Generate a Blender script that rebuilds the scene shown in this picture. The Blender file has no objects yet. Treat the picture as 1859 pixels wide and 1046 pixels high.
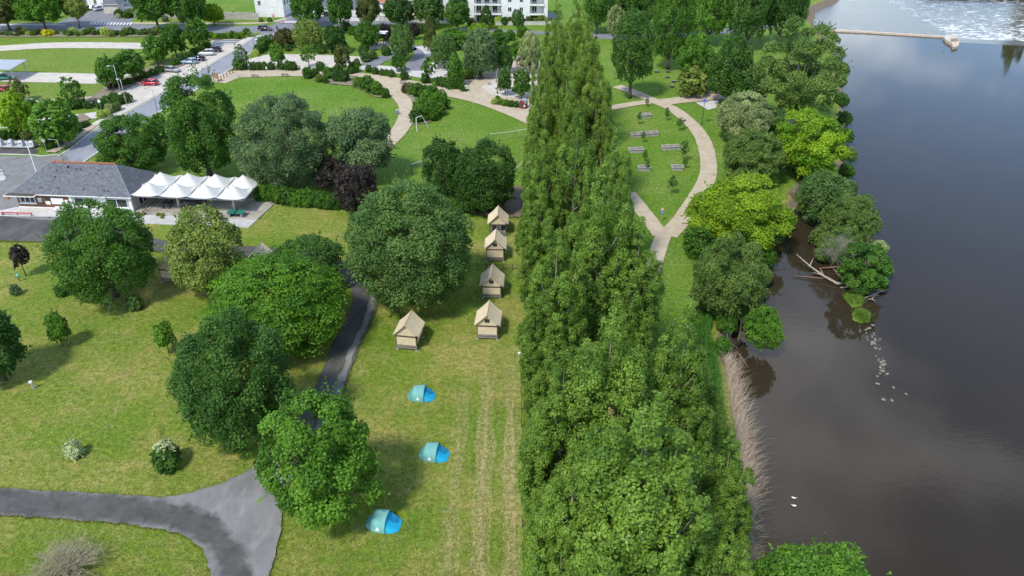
import bpy, bmesh, math, random
import numpy as np
from mathutils import Vector, Matrix
from mathutils.geometry import tessellate_polygon
R = math.radians
random.seed(7)
scn = bpy.context.scene
col = scn.collection

# ------------------------------------------------------------------ camera
PITCH, CAMH, FPX = R(31.2), 55.5, 1426.0
cam_d = bpy.data.cameras.new('camera')
cam_d.sensor_fit = 'HORIZONTAL'
cam_d.angle = 2 * math.atan(929.5 / FPX)
cam_d.clip_start, cam_d.clip_end = 0.5, 6000
cam = bpy.data.objects.new('camera', cam_d)
cam.location = (0, 0, CAMH)
cam.rotation_euler = (R(90) - PITCH, 0, 0)
col.objects.link(cam)
scn.camera = cam

# ------------------------------------------------------------------ sky, sun, exposure
SUN_EL = R(54)
SUN_DIR = Vector((-0.58, -0.81, 0)).normalized()          # where the sun stands (horizontal)
world = bpy.data.worlds.new('World')
scn.world = world
world.use_nodes = True
wt = world.node_tree
wt.nodes.clear()
wn = lambda t: wt.nodes.new(t)
w_out, w_bg, w_sky = wn('ShaderNodeOutputWorld'), wn('ShaderNodeBackground'), wn('ShaderNodeTexSky')
w_sky.sky_type = 'NISHITA'
w_sky.sun_disc = False
w_sky.sun_elevation = SUN_EL
w_sky.sun_rotation = math.atan2(SUN_DIR.x, SUN_DIR.y)
w_sky.air_density, w_sky.dust_density, w_sky.ozone_density = 1.0, 0.15, 3.0
w_tc, w_sep, w_add, w_dv = wn('ShaderNodeTexCoord'), wn('ShaderNodeSeparateXYZ'), wn('ShaderNodeMath'), wn('ShaderNodeVectorMath')
w_add.operation = 'ADD'; w_add.inputs[1].default_value = 0.18
w_dv.operation = 'DIVIDE'
w_cmb = wn('ShaderNodeCombineXYZ')
w_noise, w_ramp, w_mix = wn('ShaderNodeTexNoise'), wn('ShaderNodeValToRGB'), wn('ShaderNodeMix')
w_mix.data_type = 'RGBA'
w_noise.inputs['Scale'].default_value = 1.5
w_noise.inputs['Detail'].default_value = 6
w_noise.inputs['Roughness'].default_value = 0.55
w_ramp.color_ramp.elements[0].position, w_ramp.color_ramp.elements[1].position = 0.52, 0.70
w_ramp.color_ramp.elements[1].color = (0.85, 0.85, 0.85, 1)
w_mix.inputs[7].default_value = (11.2, 11.4, 11.6, 1)
L = wt.links.new
L(w_tc.outputs['Generated'], w_sep.inputs[0])
L(w_sep.outputs['Z'], w_add.inputs[0])
for i in range(3):
    L(w_add.outputs[0], w_cmb.inputs[i])
L(w_tc.outputs['Generated'], w_dv.inputs[0]); L(w_cmb.outputs[0], w_dv.inputs[1])
L(w_dv.outputs[0], w_noise.inputs['Vector'])
L(w_noise.outputs['Fac'], w_ramp.inputs[0])
L(w_ramp.outputs[0], w_mix.inputs[0])
L(w_sky.outputs[0], w_mix.inputs[6])
L(w_mix.outputs[2], w_bg.inputs['Color'])
w_bg.inputs['Strength'].default_value = 0.15
L(w_bg.outputs[0], w_out.inputs[0])

sun_d = bpy.data.lights.new('sun', 'SUN')
sun_d.energy, sun_d.angle, sun_d.color = 2.2, R(8.0), (1.0, 0.95, 0.86)
sun = bpy.data.objects.new('sun', sun_d)
col.objects.link(sun)
sv = Vector((SUN_DIR.x * math.cos(SUN_EL), SUN_DIR.y * math.cos(SUN_EL), math.sin(SUN_EL)))
sun.rotation_euler = (-sv).to_track_quat('-Z', 'Y').to_euler()
sun.location = (-40, -20, 90)

vs = scn.view_settings
vs.view_transform, vs.look, vs.gamma, vs.use_curve_mapping = 'Standard', 'None', 1.0, False
vs.exposure = 0.88

# ------------------------------------------------------------------ geometry of the view
CT, ST = math.cos(PITCH), math.sin(PITCH)
def P(u, v, z=0.0):
    """pixel of the photograph -> point of the place lying at height z"""
    x, y = (u - 929.5) / FPX, (v - 523.0) / FPX
    t = (CAMH - z) / (ST + y * CT)
    return Vector((t * x, t * (CT - y * ST), z))
def px_per_m(p):
    return FPX / (p[1] * CT + (CAMH - p[2]) * ST)
def fit(u0, v0, u1, v1, c0):
    """crown outline seen in the photograph -> place, radius, half height, centre height"""
    uc, vc = (u0 + u1) / 2, (v0 + v1) / 2
    dl = PITCH + math.atan((vc - 523) / FPX)
    z = 3.0
    for _ in range(14):
        p = P(uc, vc, z)
        s = px_per_m(p)
        r = (u1 - u0) / 2 / s
        hh = (v1 - v0) / 2 / s
        b = math.sqrt(max(hh * hh - (r * math.sin(dl)) ** 2, (0.5 * r) ** 2)) / math.cos(dl)
        z = 0.6 * z + 0.4 * (c0 + b)
    return p.x, p.y, r, b, c0 + b

# ------------------------------------------------------------------ materials
MATS = {}
def newmat(name):
    m = bpy.data.materials.new(name)
    m.use_nodes = True
    nt = m.node_tree
    nt.nodes.clear()
    out = nt.nodes.new('ShaderNodeOutputMaterial')
    b = nt.nodes.new('ShaderNodeBsdfPrincipled')
    nt.links.new(b.outputs[0], out.inputs[0])
    return m, nt, b, out
def node(nt, t, **kw):
    n = nt.nodes.new(t)
    for k, v in kw.items():
        setattr(n, k, v)
    return n
def noise(nt, vec, scale, detail=4, rough=0.55, dist=0.0):
    n = nt.nodes.new('ShaderNodeTexNoise')
    n.inputs['Scale'].default_value = scale
    n.inputs['Detail'].default_value = detail
    n.inputs['Roughness'].default_value = rough
    n.inputs['Distortion'].default_value = dist
    if vec is not None:
        nt.links.new(vec, n.inputs['Vector'])
    return n.outputs['Fac']
def ramp(nt, fac, *stops):
    n = nt.nodes.new('ShaderNodeValToRGB')
    cr = n.color_ramp
    while len(cr.elements) < len(stops):
        cr.elements.new(0.5)
    for e, (p, c) in zip(cr.elements, stops):
        e.position = p
        e.color = (c, c, c, 1) if not isinstance(c, tuple) else (*c, 1)
    nt.links.new(fac, n.inputs[0])
    return n.outputs[0]
def mixc(nt, fac, a, b, blend='MIX'):
    n = nt.nodes.new('ShaderNodeMix')
    n.data_type = 'RGBA'
    n.blend_type = blend
    for sock, val in ((n.inputs[0], fac), (n.inputs[6], a), (n.inputs[7], b)):
        if isinstance(val, (int, float)):
            sock.default_value = val
        elif isinstance(val, tuple):
            sock.default_value = (*val, 1)
        else:
            nt.links.new(val, sock)
    return n.outputs[2]
def math_(nt, op, a, b=None, clamp=False):
    n = nt.nodes.new('ShaderNodeMath')
    n.operation = op
    n.use_clamp = clamp
    for sock, val in ((n.inputs[0], a), (n.inputs[1], b)):
        if val is None:
            continue
        if isinstance(val, (int, float)):
            sock.default_value = val
        else:
            nt.links.new(val, sock)
    return n.outputs[0]
def coords(nt, scale=(1, 1, 1), kind='pos', rot=0.0):
    if kind == 'pos':
        v = nt.nodes.new('ShaderNodeNewGeometry').outputs['Position']
    else:
        v = nt.nodes.new('ShaderNodeTexCoord').outputs['Object']
    mp = nt.nodes.new('ShaderNodeMapping')
    mp.inputs['Scale'].default_value = scale
    mp.inputs['Rotation'].default_value = (0, 0, rot)
    nt.links.new(v, mp.inputs[0])
    return mp.outputs[0]
def bump(nt, b, h, strength, dist):
    n = nt.nodes.new('ShaderNodeBump')
    n.inputs['Strength'].default_value = strength
    n.inputs['Distance'].default_value = dist
    nt.links.new(h, n.inputs['Height'])
    nt.links.new(n.outputs[0], b.inputs['Normal'])
def pm(name, c1, c2=None, scale=3.0, rough=0.7, bmp=0.0, metal=0.0, detail=5, spec=0.4, stretch=(1, 1, 1), kind='obj', lo=0.35, hi=0.65):
    """two-tone noisy surface"""
    if name in MATS:
        return MATS[name]
    m, nt, b, _ = newmat(name)
    b.inputs['Roughness'].default_value = rough
    b.inputs['Metallic'].default_value = metal
    b.inputs['Specular IOR Level'].default_value = spec
    if c2 is None:
        c2 = tuple(x * 0.8 for x in c1)
    v = coords(nt, stretch, kind)
    n = noise(nt, v, scale, detail)
    f = ramp(nt, n, (lo, 0.0), (hi, 1.0))
    nt.links.new(mixc(nt, f, c1, c2), b.inputs['Base Color'])
    if bmp:
        bump(nt, b, noise(nt, v, scale * 4, 3), bmp, 0.02)
    MATS[name] = m
    return m
def leafmat(name, dark, light, trans=0.3, rough=0.5, tint=(1.36, 1.46, 0.95)):
    dark, light = (tuple(min(1, c * k) for c, k in zip(q, tint)) for q in (dark, light))
    m, nt, b, out = newmat(name)
    at = node(nt, 'ShaderNodeAttribute', attribute_name='var')
    oi = nt.nodes.new('ShaderNodeObjectInfo')
    f = math_(nt, 'ADD', at.outputs['Fac'], math_(nt, 'MULTIPLY', math_(nt, 'SUBTRACT', oi.outputs['Random'], 0.5), 0.22), True)
    c = mixc(nt, f, dark, light)
    nt.links.new(c, b.inputs['Base Color'])
    b.inputs['Roughness'].default_value = rough
    b.inputs['Specular IOR Level'].default_value = 0.2
    tr = nt.nodes.new('ShaderNodeBsdfTranslucent')
    nt.links.new(mixc(nt, 0.5, c, tuple(min(1, x * 1.5) for x in light)), tr.inputs[0])
    mx = nt.nodes.new('ShaderNodeMixShader')
    mx.inputs[0].default_value = trans
    nt.links.new(b.outputs[0], mx.inputs[1]); nt.links.new(tr.outputs[0], mx.inputs[2])
    nt.links.new(mx.outputs[0], out.inputs[0])
    MATS[name] = m
    return m

# leaves
LEAF = {
    'maple':   leafmat('leaf_maple', (0.035, 0.085, 0.012), (0.105, 0.205, 0.028)),
    'dark':    leafmat('leaf_dark', (0.024, 0.062, 0.014), (0.080, 0.150, 0.035)),
    'deep':    leafmat('leaf_deep', (0.016, 0.046, 0.010), (0.054, 0.112, 0.026)),
    'horn':    leafmat('leaf_hornbeam', (0.035, 0.090, 0.009), (0.115, 0.220, 0.022)),
    'ash':     leafmat('leaf_ash', (0.038, 0.080, 0.026), (0.112, 0.178, 0.062)),
    'olive':   leafmat('leaf_olive', (0.066, 0.100, 0.022), (0.225, 0.255, 0.080), 0.25),
    'mid':     leafmat('leaf_mid', (0.026, 0.070, 0.011), (0.075, 0.155, 0.024)),
    'grey':    leafmat('leaf_grey', (0.050, 0.088, 0.048), (0.140, 0.188, 0.108), 0.22),
    'silver':  leafmat('leaf_silver', (0.120, 0.150, 0.085), (0.310, 0.335, 0.200), 0.25),
    'willow':  leafmat('leaf_willow', (0.055, 0.095, 0.028), (0.145, 0.200, 0.062), 0.3),
    'lime':    leafmat('leaf_lime', (0.075, 0.150, 0.010), (0.220, 0.310, 0.022), 0.35),
    'gold':    leafmat('leaf_gold', (0.075, 0.140, 0.010), (0.225, 0.300, 0.026), 0.35),
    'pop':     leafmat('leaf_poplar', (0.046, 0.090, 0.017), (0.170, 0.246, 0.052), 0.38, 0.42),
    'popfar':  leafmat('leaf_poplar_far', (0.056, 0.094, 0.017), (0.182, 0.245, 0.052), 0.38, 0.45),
    'purple':  leafmat('leaf_purple', (0.012, 0.010, 0.012), (0.042, 0.030, 0.036), 0.12),
    'brown':   leafmat('leaf_brown', (0.042, 0.054, 0.016), (0.105, 0.112, 0.038), 0.2),
    'redbrown': leafmat('leaf_redbrown', (0.034, 0.032, 0.013), (0.095, 0.078, 0.030), 0.2),
    'yellow':  leafmat('leaf_yellow', (0.300, 0.260, 0.012), (0.620, 0.520, 0.030), 0.25),
    'white':   leafmat('leaf_whitish', (0.180, 0.210, 0.140), (0.480, 0.500, 0.380), 0.2),
    'pale':    leafmat('leaf_pale', (0.180, 0.230, 0.060), (0.420, 0.460, 0.150), 0.25),
}
BARK = pm('bark', (0.16, 0.13, 0.10), (0.07, 0.055, 0.042), 6, 0.9, 0.6, stretch=(1, 1, 0.25))
BARK_PALE = pm('bark_pale', (0.36, 0.33, 0.26), (0.17, 0.15, 0.11), 5, 0.85, 0.5, stretch=(1, 1, 0.2))
DEADWOOD = pm('dead_wood', (0.42, 0.36, 0.29), (0.22, 0.17, 0.13), 5, 0.85, 0.5)
DEADBROWN = pm('dead_wood_brown', (0.26, 0.16, 0.09), (0.14, 0.085, 0.05), 5, 0.85, 0.5)

# ------------------------------------------------------------------ mesh helpers
def tag(o, label=None, cat=None, group=None, kind=None):
    if label: o['label'] = label
    if cat: o['category'] = cat
    if group: o['group'] = group
    if kind: o['kind'] = kind
    return o
def link(o, parent=None):
    col.objects.link(o)
    if parent is not None:
        o.parent = parent
    return o
def empty(name, loc, rz=0.0, label=None, cat=None, group=None):
    o = bpy.data.objects.new(name, None)
    o.empty_display_size = 0.3
    o.location = loc
    o.rotation_euler = (0, 0, rz)
    link(o)
    return tag(o, label, cat, group)
def inst(name, mesh, parent=None, loc=(0, 0, 0), rz=0.0, scale=None, rot=None, mat=None):
    o = bpy.data.objects.new(name, mesh)
    o.location = loc
    o.rotation_euler = rot if rot else (0, 0, rz)
    if scale is not None:
        o.scale = (scale,) * 3 if isinstance(scale, (int, float)) else scale
    link(o, parent)
    if mat is not None:
        o.material_slots[0].link = 'OBJECT'
        o.material_slots[0].material = mat
    return o
class MB:
    def __init__(self):
        self.v, self.f = [], []
    def add(self, vs, fs):
        n = len(self.v)
        self.v += [tuple(p) for p in vs]
        self.f += [tuple(i + n for i in f) for f in fs]
        return self
    def box(self, x0, y0, z0, x1, y1, z1):
        return self.add([(x0, y0, z0), (x1, y0, z0), (x1, y1, z0), (x0, y1, z0), (x0, y0, z1), (x1, y0, z1), (x1, y1, z1), (x0, y1, z1)],
                        [(3, 2, 1, 0), (4, 5, 6, 7), (0, 1, 5, 4), (1, 2, 6, 5), (2, 3, 7, 6), (3, 0, 4, 7)])
    def tube(self, pts, rad, n=6, cap=True):
        pts = [Vector(p) for p in pts]
        rings = []
        for i, p in enumerate(pts):
            d = (pts[min(i + 1, len(pts) - 1)] - pts[max(i - 1, 0)])
            if d.length < 1e-6: d = Vector((0, 0, 1))
            d.normalize()
            a = d.orthogonal().normalized() if abs(d.z) > 0.95 else d.cross(Vector((0, 0, 1))).normalized()
            if abs(d.z) > 0.95:
                a = (Vector((1, 0, 0)) - d * d.x).normalized()
            b = d.cross(a)
            r = rad[i] if isinstance(rad, (list, tuple)) else rad
            rings.append([p + (a * math.cos(2 * math.pi * k / n) + b * math.sin(2 * math.pi * k / n)) * r for k in range(n)])
        vs = [q for rg in rings for q in rg]
        fs = []
        for i in range(len(pts) - 1):
            for k in range(n):
                k2 = (k + 1) % n
                fs.append((i * n + k, i * n + k2, (i + 1) * n + k2, (i + 1) * n + k))
        if cap:
            fs.append(tuple(range(n))[::-1])
            fs.append(tuple((len(pts) - 1) * n + k for k in range(n)))
        return self.add(vs, fs)
    def prism(self, poly, z0, z1):
        """poly: list of (x, y), convex"""
        n = len(poly)
        return self.add([(x, y, z0) for x, y in poly] + [(x, y, z1) for x, y in poly],
                        [tuple(range(n))[::-1], tuple(range(n, 2 * n))] + [(k, (k + 1) % n, n + (k + 1) % n, n + k) for k in range(n)])
    def quad(self, a, b, c, d):
        return self.add([a, b, c, d], [(0, 1, 2, 3)])
    def mesh(self, name, mat, smooth=False, bevel=0.0):
        me = bpy.data.meshes.new(name)
        me.from_pydata(self.v, [], self.f)
        if bevel:
            bm = bmesh.new(); bm.from_mesh(me)
            bmesh.ops.bevel(bm, geom=bm.edges[:], offset=bevel, segments=2, affect='EDGES')
            bm.to_mesh(me); bm.free()
        if smooth:
            me.polygons.foreach_set('use_smooth', [True] * len(me.polygons))
        me.materials.append(mat)
        me.update()
        return me
    def build(self, name, mat, parent=None, smooth=False, bevel=0.0, loc=(0, 0, 0), rz=0.0):
        return inst(name, self.mesh(name, mat, smooth, bevel), parent, loc, rz)
def ngon_z(pts2, z):
    tris = tessellate_polygon([[Vector((p[0], p[1], 0)) for p in pts2]])
    vs = [(p[0], p[1], z) for p in pts2]
    fs = []
    for t in tris:
        a, b, c = (Vector(vs[i]) for i in t)
        fs.append(tuple(t) if (b - a).cross(c - a).z > 0 else tuple(t)[::-1])
    return vs, fs
ZL = [0.0]
def nextz(step=0.004):
    ZL[0] += step
    return ZL[0]
HARD = []
def sheet(name, pts2, mat, z=None, kind='structure', parent=None):
    z = nextz() if z is None else z
    m = MB(); m.add(*ngon_z(pts2, z))
    if name in ('drive_junction', 'reception_court', 'yard'): HARD.append([tuple(p[:2]) for p in pts2])
    o = m.build(name, mat, parent)
    if kind and parent is None: o['kind'] = kind
    return o
def pix(pts, z=0.0):
    return [tuple(P(u, v, z)[:2]) for u, v in pts]
def spline(pts, per=8):
    pts = [Vector((*p[:2], 0)) for p in pts]
    out = []
    for i in range(len(pts) - 1):
        p0, p1, p2, p3 = pts[max(i - 1, 0)], pts[i], pts[i + 1], pts[min(i + 2, len(pts) - 1)]
        for k in range(per):
            t = k / per
            out.append(0.5 * ((2 * p1) + (p2 - p0) * t + (2 * p0 - 5 * p1 + 4 * p2 - p3) * t * t + (3 * p1 - p0 - 3 * p2 + p3) * t ** 3))
    out.append(pts[-1])
    return out
def ribbon_edges(pts, w, rag=0.0):
    sp = spline(pts)
    lf, rt = [], []
    for i, p in enumerate(sp):
        d = (sp[min(i + 1, len(sp) - 1)] - sp[max(i - 1, 0)]).normalized()
        n = Vector((-d.y, d.x, 0))
        ww = w if not callable(w) else w(i / (len(sp) - 1))
        lf.append(p + n * (ww / 2 + random.uniform(-rag, rag)))
        rt.append(p - n * (ww / 2 + random.uniform(-rag, rag)))
    return lf, rt
def ribbon(name, pts, w, mat, z=None, rag=0.06, kind='structure'):
    z = nextz() if z is None else z
    lf, rt = ribbon_edges(pts, w, rag)
    m = MB()
    n = len(lf)
    if name.startswith('camp_drive'): HARD.append([(p.x, p.y) for p in lf] + [(p.x, p.y) for p in rt[::-1]])
    m.add([(p.x, p.y, z) for p in lf] + [(p.x, p.y, z) for p in rt], [(i, n + i, n + i + 1, i + 1) for i in range(n - 1)])
    o = m.build(name, mat)
    if kind: o['kind'] = kind
    return o
def kerb(name, pts2, w, h, mat, parent=None):
    m = MB()
    for a, b in zip(pts2[:-1], pts2[1:]):
        a, b = Vector((*a[:2], 0)), Vector((*b[:2], 0))
        d = (b - a).normalized(); n = Vector((-d.y, d.x, 0)) * (w / 2)
        q = [a - n, b - n, b + n, a + n]
        m.add([(p.x, p.y, -0.05) for p in q] + [(p.x, p.y, h) for p in q],
              [(4, 5, 6, 7), (0, 1, 5, 4), (1, 2, 6, 5), (2, 3, 7, 6), (3, 0, 4, 7)])
    o = m.build(name, mat, parent)
    if parent is None: o['kind'] = 'structure'
    return o

# ------------------------------------------------------------------ surface materials
def grass_mat(name, base, alt, dry, dry_lo, dry_hi, flowers=0.0, stripes=False):
    m, nt, b, _ = newmat(name)
    v = coords(nt)
    big = noise(nt, v, 0.09, 4, 0.6)
    midn = noise(nt, v, 0.55, 5, 0.65)
    fine = noise(nt, v, 5.0, 6, 0.75)
    fin2 = noise(nt, v, 19.0, 4, 0.7)
    c = mixc(nt, ramp(nt, midn, (0.40, 0.0), (0.60, 1.0)), base, alt)
    d = math_(nt, 'ADD', math_(nt, 'MULTIPLY', big, 0.55), math_(nt, 'MULTIPLY', midn, 0.45))
    c = mixc(nt, ramp(nt, d, (dry_lo, 0.0), (dry_hi, 1.0)), c, dry)
    patch = ramp(nt, noise(nt, coords(nt, (1, 1, 1), 'pos', 1.1), 0.33, 6, 0.62, 0.6), (0.60, 0.0), (0.70, 1.0))
    c = mixc(nt, math_(nt, 'MULTIPLY', patch, 0.45), c, tuple(x * 0.62 for x in alt))
    bald = ramp(nt, noise(nt, coords(nt, (1, 1, 1), 'pos', 0.4), 0.21, 7, 0.66, 0.4), (0.635, 0.0), (0.70, 1.0))
    c = mixc(nt, math_(nt, 'MULTIPLY', bald, 0.6 if stripes else 0.3), c, (0.27, 0.23, 0.10))
    if stripes:
        sx = nt.nodes.new('ShaderNodeSeparateXYZ')
        nt.links.new(nt.nodes.new('ShaderNodeNewGeometry').outputs['Position'], sx.inputs[0])
        # swathes of cut hay lying along the hedge
        X = math_(nt, 'ADD', sx.outputs['X'], math_(nt, 'MULTIPLY', noise(nt, coords(nt, (1, 0.15, 1)), 0.8, 3), 1.6))
        w = math_(nt, 'SINE', math_(nt, 'MULTIPLY', X, 2.3))
        w2 = math_(nt, 'SINE', math_(nt, 'MULTIPLY', X, 8.7))
        ww = math_(nt, 'ADD', math_(nt, 'MULTIPLY', w, 0.24), math_(nt, 'MULTIPLY', w2, 0.13))
        ww = math_(nt, 'ADD', ww, math_(nt, 'MULTIPLY', math_(nt, 'SUBTRACT', noise(nt, coords(nt, (2.4, 1.3, 1)), 2.2, 7, 0.8), 0.5), 2.6))
        mask = math_(nt, 'MULTIPLY', ramp(nt, math_(nt, 'MULTIPLY', math_(nt, 'ADD', sx.outputs['X'], 12.0), 0.1), (0.40, 0.0), (0.85, 1.0)),
                     ramp(nt, math_(nt, 'MULTIPLY', sx.outputs['Y'], 0.01), (0.62, 1.0), (0.80, 0.0)))
        f = math_(nt, 'MULTIPLY', math_(nt, 'MULTIPLY', ramp(nt, math_(nt, 'ADD', ww, 0.5), (0.36, 0.0), (0.80, 1.0)), mask, True), 1.0)
        c = mixc(nt, f, c, (0.43, 0.355, 0.165))
        # faint mower lines across the left lawn
        Y = math_(nt, 'ADD', sx.outputs['Y'], math_(nt, 'MULTIPLY', sx.outputs['X'], 0.06))
        wl = math_(nt, 'SINE', math_(nt, 'MULTIPLY', Y, 2.6))
        wl = math_(nt, 'ADD', math_(nt, 'MULTIPLY', wl, 0.03), noise(nt, coords(nt, (0.25, 2.2, 1)), 1.2, 5, 0.7))
        ml = ramp(nt, math_(nt, 'MULTIPLY', sx.outputs['X'], -0.01), (0.12, 0.0), (0.20, 1.0))
        c = mixc(nt, math_(nt, 'MULTIPLY', ramp(nt, wl, (0.5, 0.0), (0.72, 0.55)), ml), c, (0.30, 0.27, 0.085))
    tuft = noise(nt, v, 1.9, 6, 0.72, 0.3)
    c = mixc(nt, ramp(nt, tuft, (0.40, 0.0), (0.60, 1.0)), mixc(nt, 1.0, c, (0.66, 0.74, 0.60), 'MULTIPLY'), mixc(nt, 1.0, c, (1.22, 1.16, 1.25), 'MULTIPLY'))
    c = mixc(nt, ramp(nt, fine, (0.36, 0.0), (0.66, 1.0)), mixc(nt, 1.0, c, (0.62, 0.64, 0.55), 'MULTIPLY'), mixc(nt, 1.0, c, (1.25, 1.22, 1.3), 'MULTIPLY'))
    c = mixc(nt, ramp(nt, fin2, (0.38, 0.0), (0.62, 1.0)), mixc(nt, 1.0, c, (0.74, 0.76, 0.7), 'MULTIPLY'), mixc(nt, 1.0, c, (1.1, 1.1, 1.1), 'MULTIPLY'))
    if flowers:
        spot = ramp(nt, noise(nt, coords(nt, (1, 0.8, 1), 'pos', 0.9), 1.7, 8, 0.85), (0.56, 0.0), (0.66, 1.0))
        area = ramp(nt, noise(nt, coords(nt, (1, 1, 1), 'pos', 0.7), 0.11, 5, 0.7), (0.45, 0.0), (0.58, 1.0))
        c = mixc(nt, math_(nt, 'MULTIPLY', math_(nt, 'MULTIPLY', spot, area), flowers), c, (0.62, 0.66, 0.52))
    nt.links.new(c, b.inputs['Base Color'])
    b.inputs['Roughness'].default_value = 0.9
    b.inputs['Specular IOR Level'].default_value = 0.15
    bump(nt, b, math_(nt, 'ADD', fine, math_(nt, 'MULTIPLY', fin2, 0.5)), 0.8, 0.12)
    MATS[name] = m
    return m, nt, b, c
G_CAMP, nt_, b_, c_ = grass_mat('grass_camp', (0.195, 0.268, 0.030), (0.125, 0.230, 0.019), (0.350, 0.318, 0.085), 0.44, 0.60, 0.4, True)
# bare soil on the bank below the turf
sz = nt_.nodes.new('ShaderNodeSeparateXYZ')
nt_.links.new(nt_.nodes.new('ShaderNodeNewGeometry').outputs['Position'], sz.inputs[0])
soil = mixc(nt_, noise(nt_, coords(nt_), 2.5, 6, 0.7), (0.26, 0.20, 0.145), (0.13, 0.095, 0.065))
lowz = ramp(nt_, math_(nt_, 'ADD', math_(nt_, 'ADD', sz.outputs['Z'], 0.9), math_(nt_, 'MULTIPLY', noise(nt_, coords(nt_), 0.8, 5), 0.3)), (0.70, 1.0), (0.98, 0.0))
nt_.links.new(mixc(nt_, lowz, c_, soil), b_.inputs['Base Color'])
G_PARK = grass_mat('grass_park', (0.150, 0.262, 0.022), (0.105, 0.222, 0.018), (0.215, 0.285, 0.050), 0.46, 0.64, 0.85)[0]
G_FAR = grass_mat('grass_far', (0.190, 0.275, 0.036), (0.150, 0.245, 0.030), (0.250, 0.280, 0.070), 0.46, 0.66, 0.3)[0]

def asphalt_mat(name, c1, c2, stain=0.5, wear=None):
    m, nt, b, _ = newmat(name)
    v = coords(nt)
    big = ramp(nt, noise(nt, v, 0.28, 5, 0.62, 0.5), (0.38, 0.0), (0.62, 1.0))
    c = mixc(nt, big, c1, c2)
    lines = ramp(nt, noise(nt, coords(nt, (1.0, 0.35, 1)), 0.9, 6, 0.7), (0.45, 0.0), (0.75, 1.0))
    c = mixc(nt, math_(nt, 'MULTIPLY', lines, stain), c, tuple(min(1, x * 1.7 + 0.02) for x in c2))
    if wear:
        at = node(nt, 'ShaderNodeAttribute', attribute_name='wear')
        d = mixc(nt, ramp(nt, noise(nt, v, 0.6, 6, 0.7, 0.6), (0.35, 0.0), (0.65, 1.0)), wear, tuple(x * 1.9 for x in wear))
        wf = math_(nt, 'ADD', at.outputs['Fac'], math_(nt, 'MULTIPLY', math_(nt, 'SUBTRACT', noise(nt, coords(nt, (1, 1, 1), 'pos', .5), 0.45, 6, 0.65, .5), 0.5), 1.5))
        c = mixc(nt, ramp(nt, wf, (0.30, 0.0), (0.70, 1.0)), c, d)
    f = noise(nt, v, 14.0, 5, 0.8)
    c = mixc(nt, ramp(nt, f, (0.3, 0.0), (0.7, 1.0)), mixc(nt, 1.0, c, (0.8, 0.8, 0.8), 'MULTIPLY'), c)
    spk = ramp(nt, noise(nt, coords(nt, (1, 1, 1), 'pos', 0.3), 6.5, 2, 0.5), (0.76, 0.0), (0.79, 1.0))
    c = mixc(nt, math_(nt, 'MULTIPLY', spk, 0.6), c, (0.4, 0.38, 0.33))
    nt.links.new(c, b.inputs['Base Color'])
    b.inputs['Roughness'].default_value = 0.88
    bump(nt, b, f, 0.3, 0.02)
    MATS[name] = m
    return m
A_DARK = asphalt_mat('asphalt_dark', (0.055, 0.051, 0.046), (0.098, 0.092, 0.083), 0.35)
A_PALE = asphalt_mat('asphalt_worn', (0.170, 0.164, 0.155), (0.215, 0.208, 0.196), 0.5)
A_WEAR = asphalt_mat('asphalt_junction', (0.170, 0.164, 0.155), (0.215, 0.208, 0.196), 0.5, (0.058, 0.054, 0.049))
A_ROAD = asphalt_mat('asphalt_road', (0.235, 0.24, 0.262), (0.285, 0.29, 0.31), 0.2)
A_STREET = asphalt_mat('asphalt_street', (0.17, 0.172, 0.185), (0.215, 0.216, 0.228), 0.25)
SAND = pm('sand_path', (0.485, 0.40, 0.285), (0.40, 0.325, 0.225), 0.7, 0.95, 0.2, kind='pos', detail=8)
SAND_PALE = pm('pale_gravel', (0.56, 0.51, 0.43), (0.46, 0.41, 0.345), 0.5, 0.95, 0.2, kind='pos', detail=8)
CONC = pm('concrete', (0.50, 0.48, 0.44), (0.38, 0.36, 0.32), 1.2, 0.85, 0.3, kind='pos', detail=8)
CONC_W = pm('pale_concrete', (0.56, 0.535, 0.49), (0.44, 0.415, 0.375), 1.0, 0.85, 0.2, kind='pos', detail=8)
SOIL = pm('bed_soil', (0.20, 0.145, 0.10), (0.11, 0.08, 0.055), 1.5, 0.95, 0.5, kind='pos', detail=8)
MULCH = pm('bed_mulch', (0.27, 0.225, 0.16), (0.17, 0.14, 0.095), 1.5, 0.95, 0.5, kind='pos', detail=8)
WHITE = pm('white_paint', (0.80, 0.79, 0.76), (0.70, 0.69, 0.66), 2, 0.6)
ROADPAINT = pm('road_paint', (0.78, 0.78, 0.76), (0.60, 0.60, 0.58), 3, 0.8, kind='pos')
GREYM = pm('grey_metal', (0.32, 0.33, 0.34), (0.24, 0.25, 0.26), 4, 0.45, metal=0.4)
GALV = pm('galvanised', (0.55, 0.56, 0.57), (0.42, 0.43, 0.44), 6, 0.4, metal=0.5)
DARKM = pm('dark_metal', (0.045, 0.045, 0.05), (0.03, 0.03, 0.033), 4, 0.5)
GREENM = pm('green_metal', (0.02, 0.07, 0.045), (0.015, 0.05, 0.03), 4, 0.5)
WOOD_OLD = pm('weathered_wood', (0.30, 0.26, 0.225), (0.17, 0.145, 0.125), 4, 0.85, 0.4, stretch=(0.3, 3, 3))
WOOD_BR = pm('brown_wood', (0.235, 0.115, 0.055), (0.135, 0.06, 0.03), 5, 0.6, 0.3, stretch=(3, 3, 0.3))
WOOD_DK = pm('dark_wood', (0.10, 0.075, 0.055), (0.055, 0.04, 0.03), 5, 0.8, 0.3)
WOOD_OR = pm('orange_wood', (0.36, 0.20, 0.09), (0.24, 0.13, 0.06), 5, 0.7, 0.3)
CANVAS = pm('canvas', (0.69, 0.565, 0.365), (0.61, 0.49, 0.31), 1.6, 0.9, 0.25)
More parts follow.
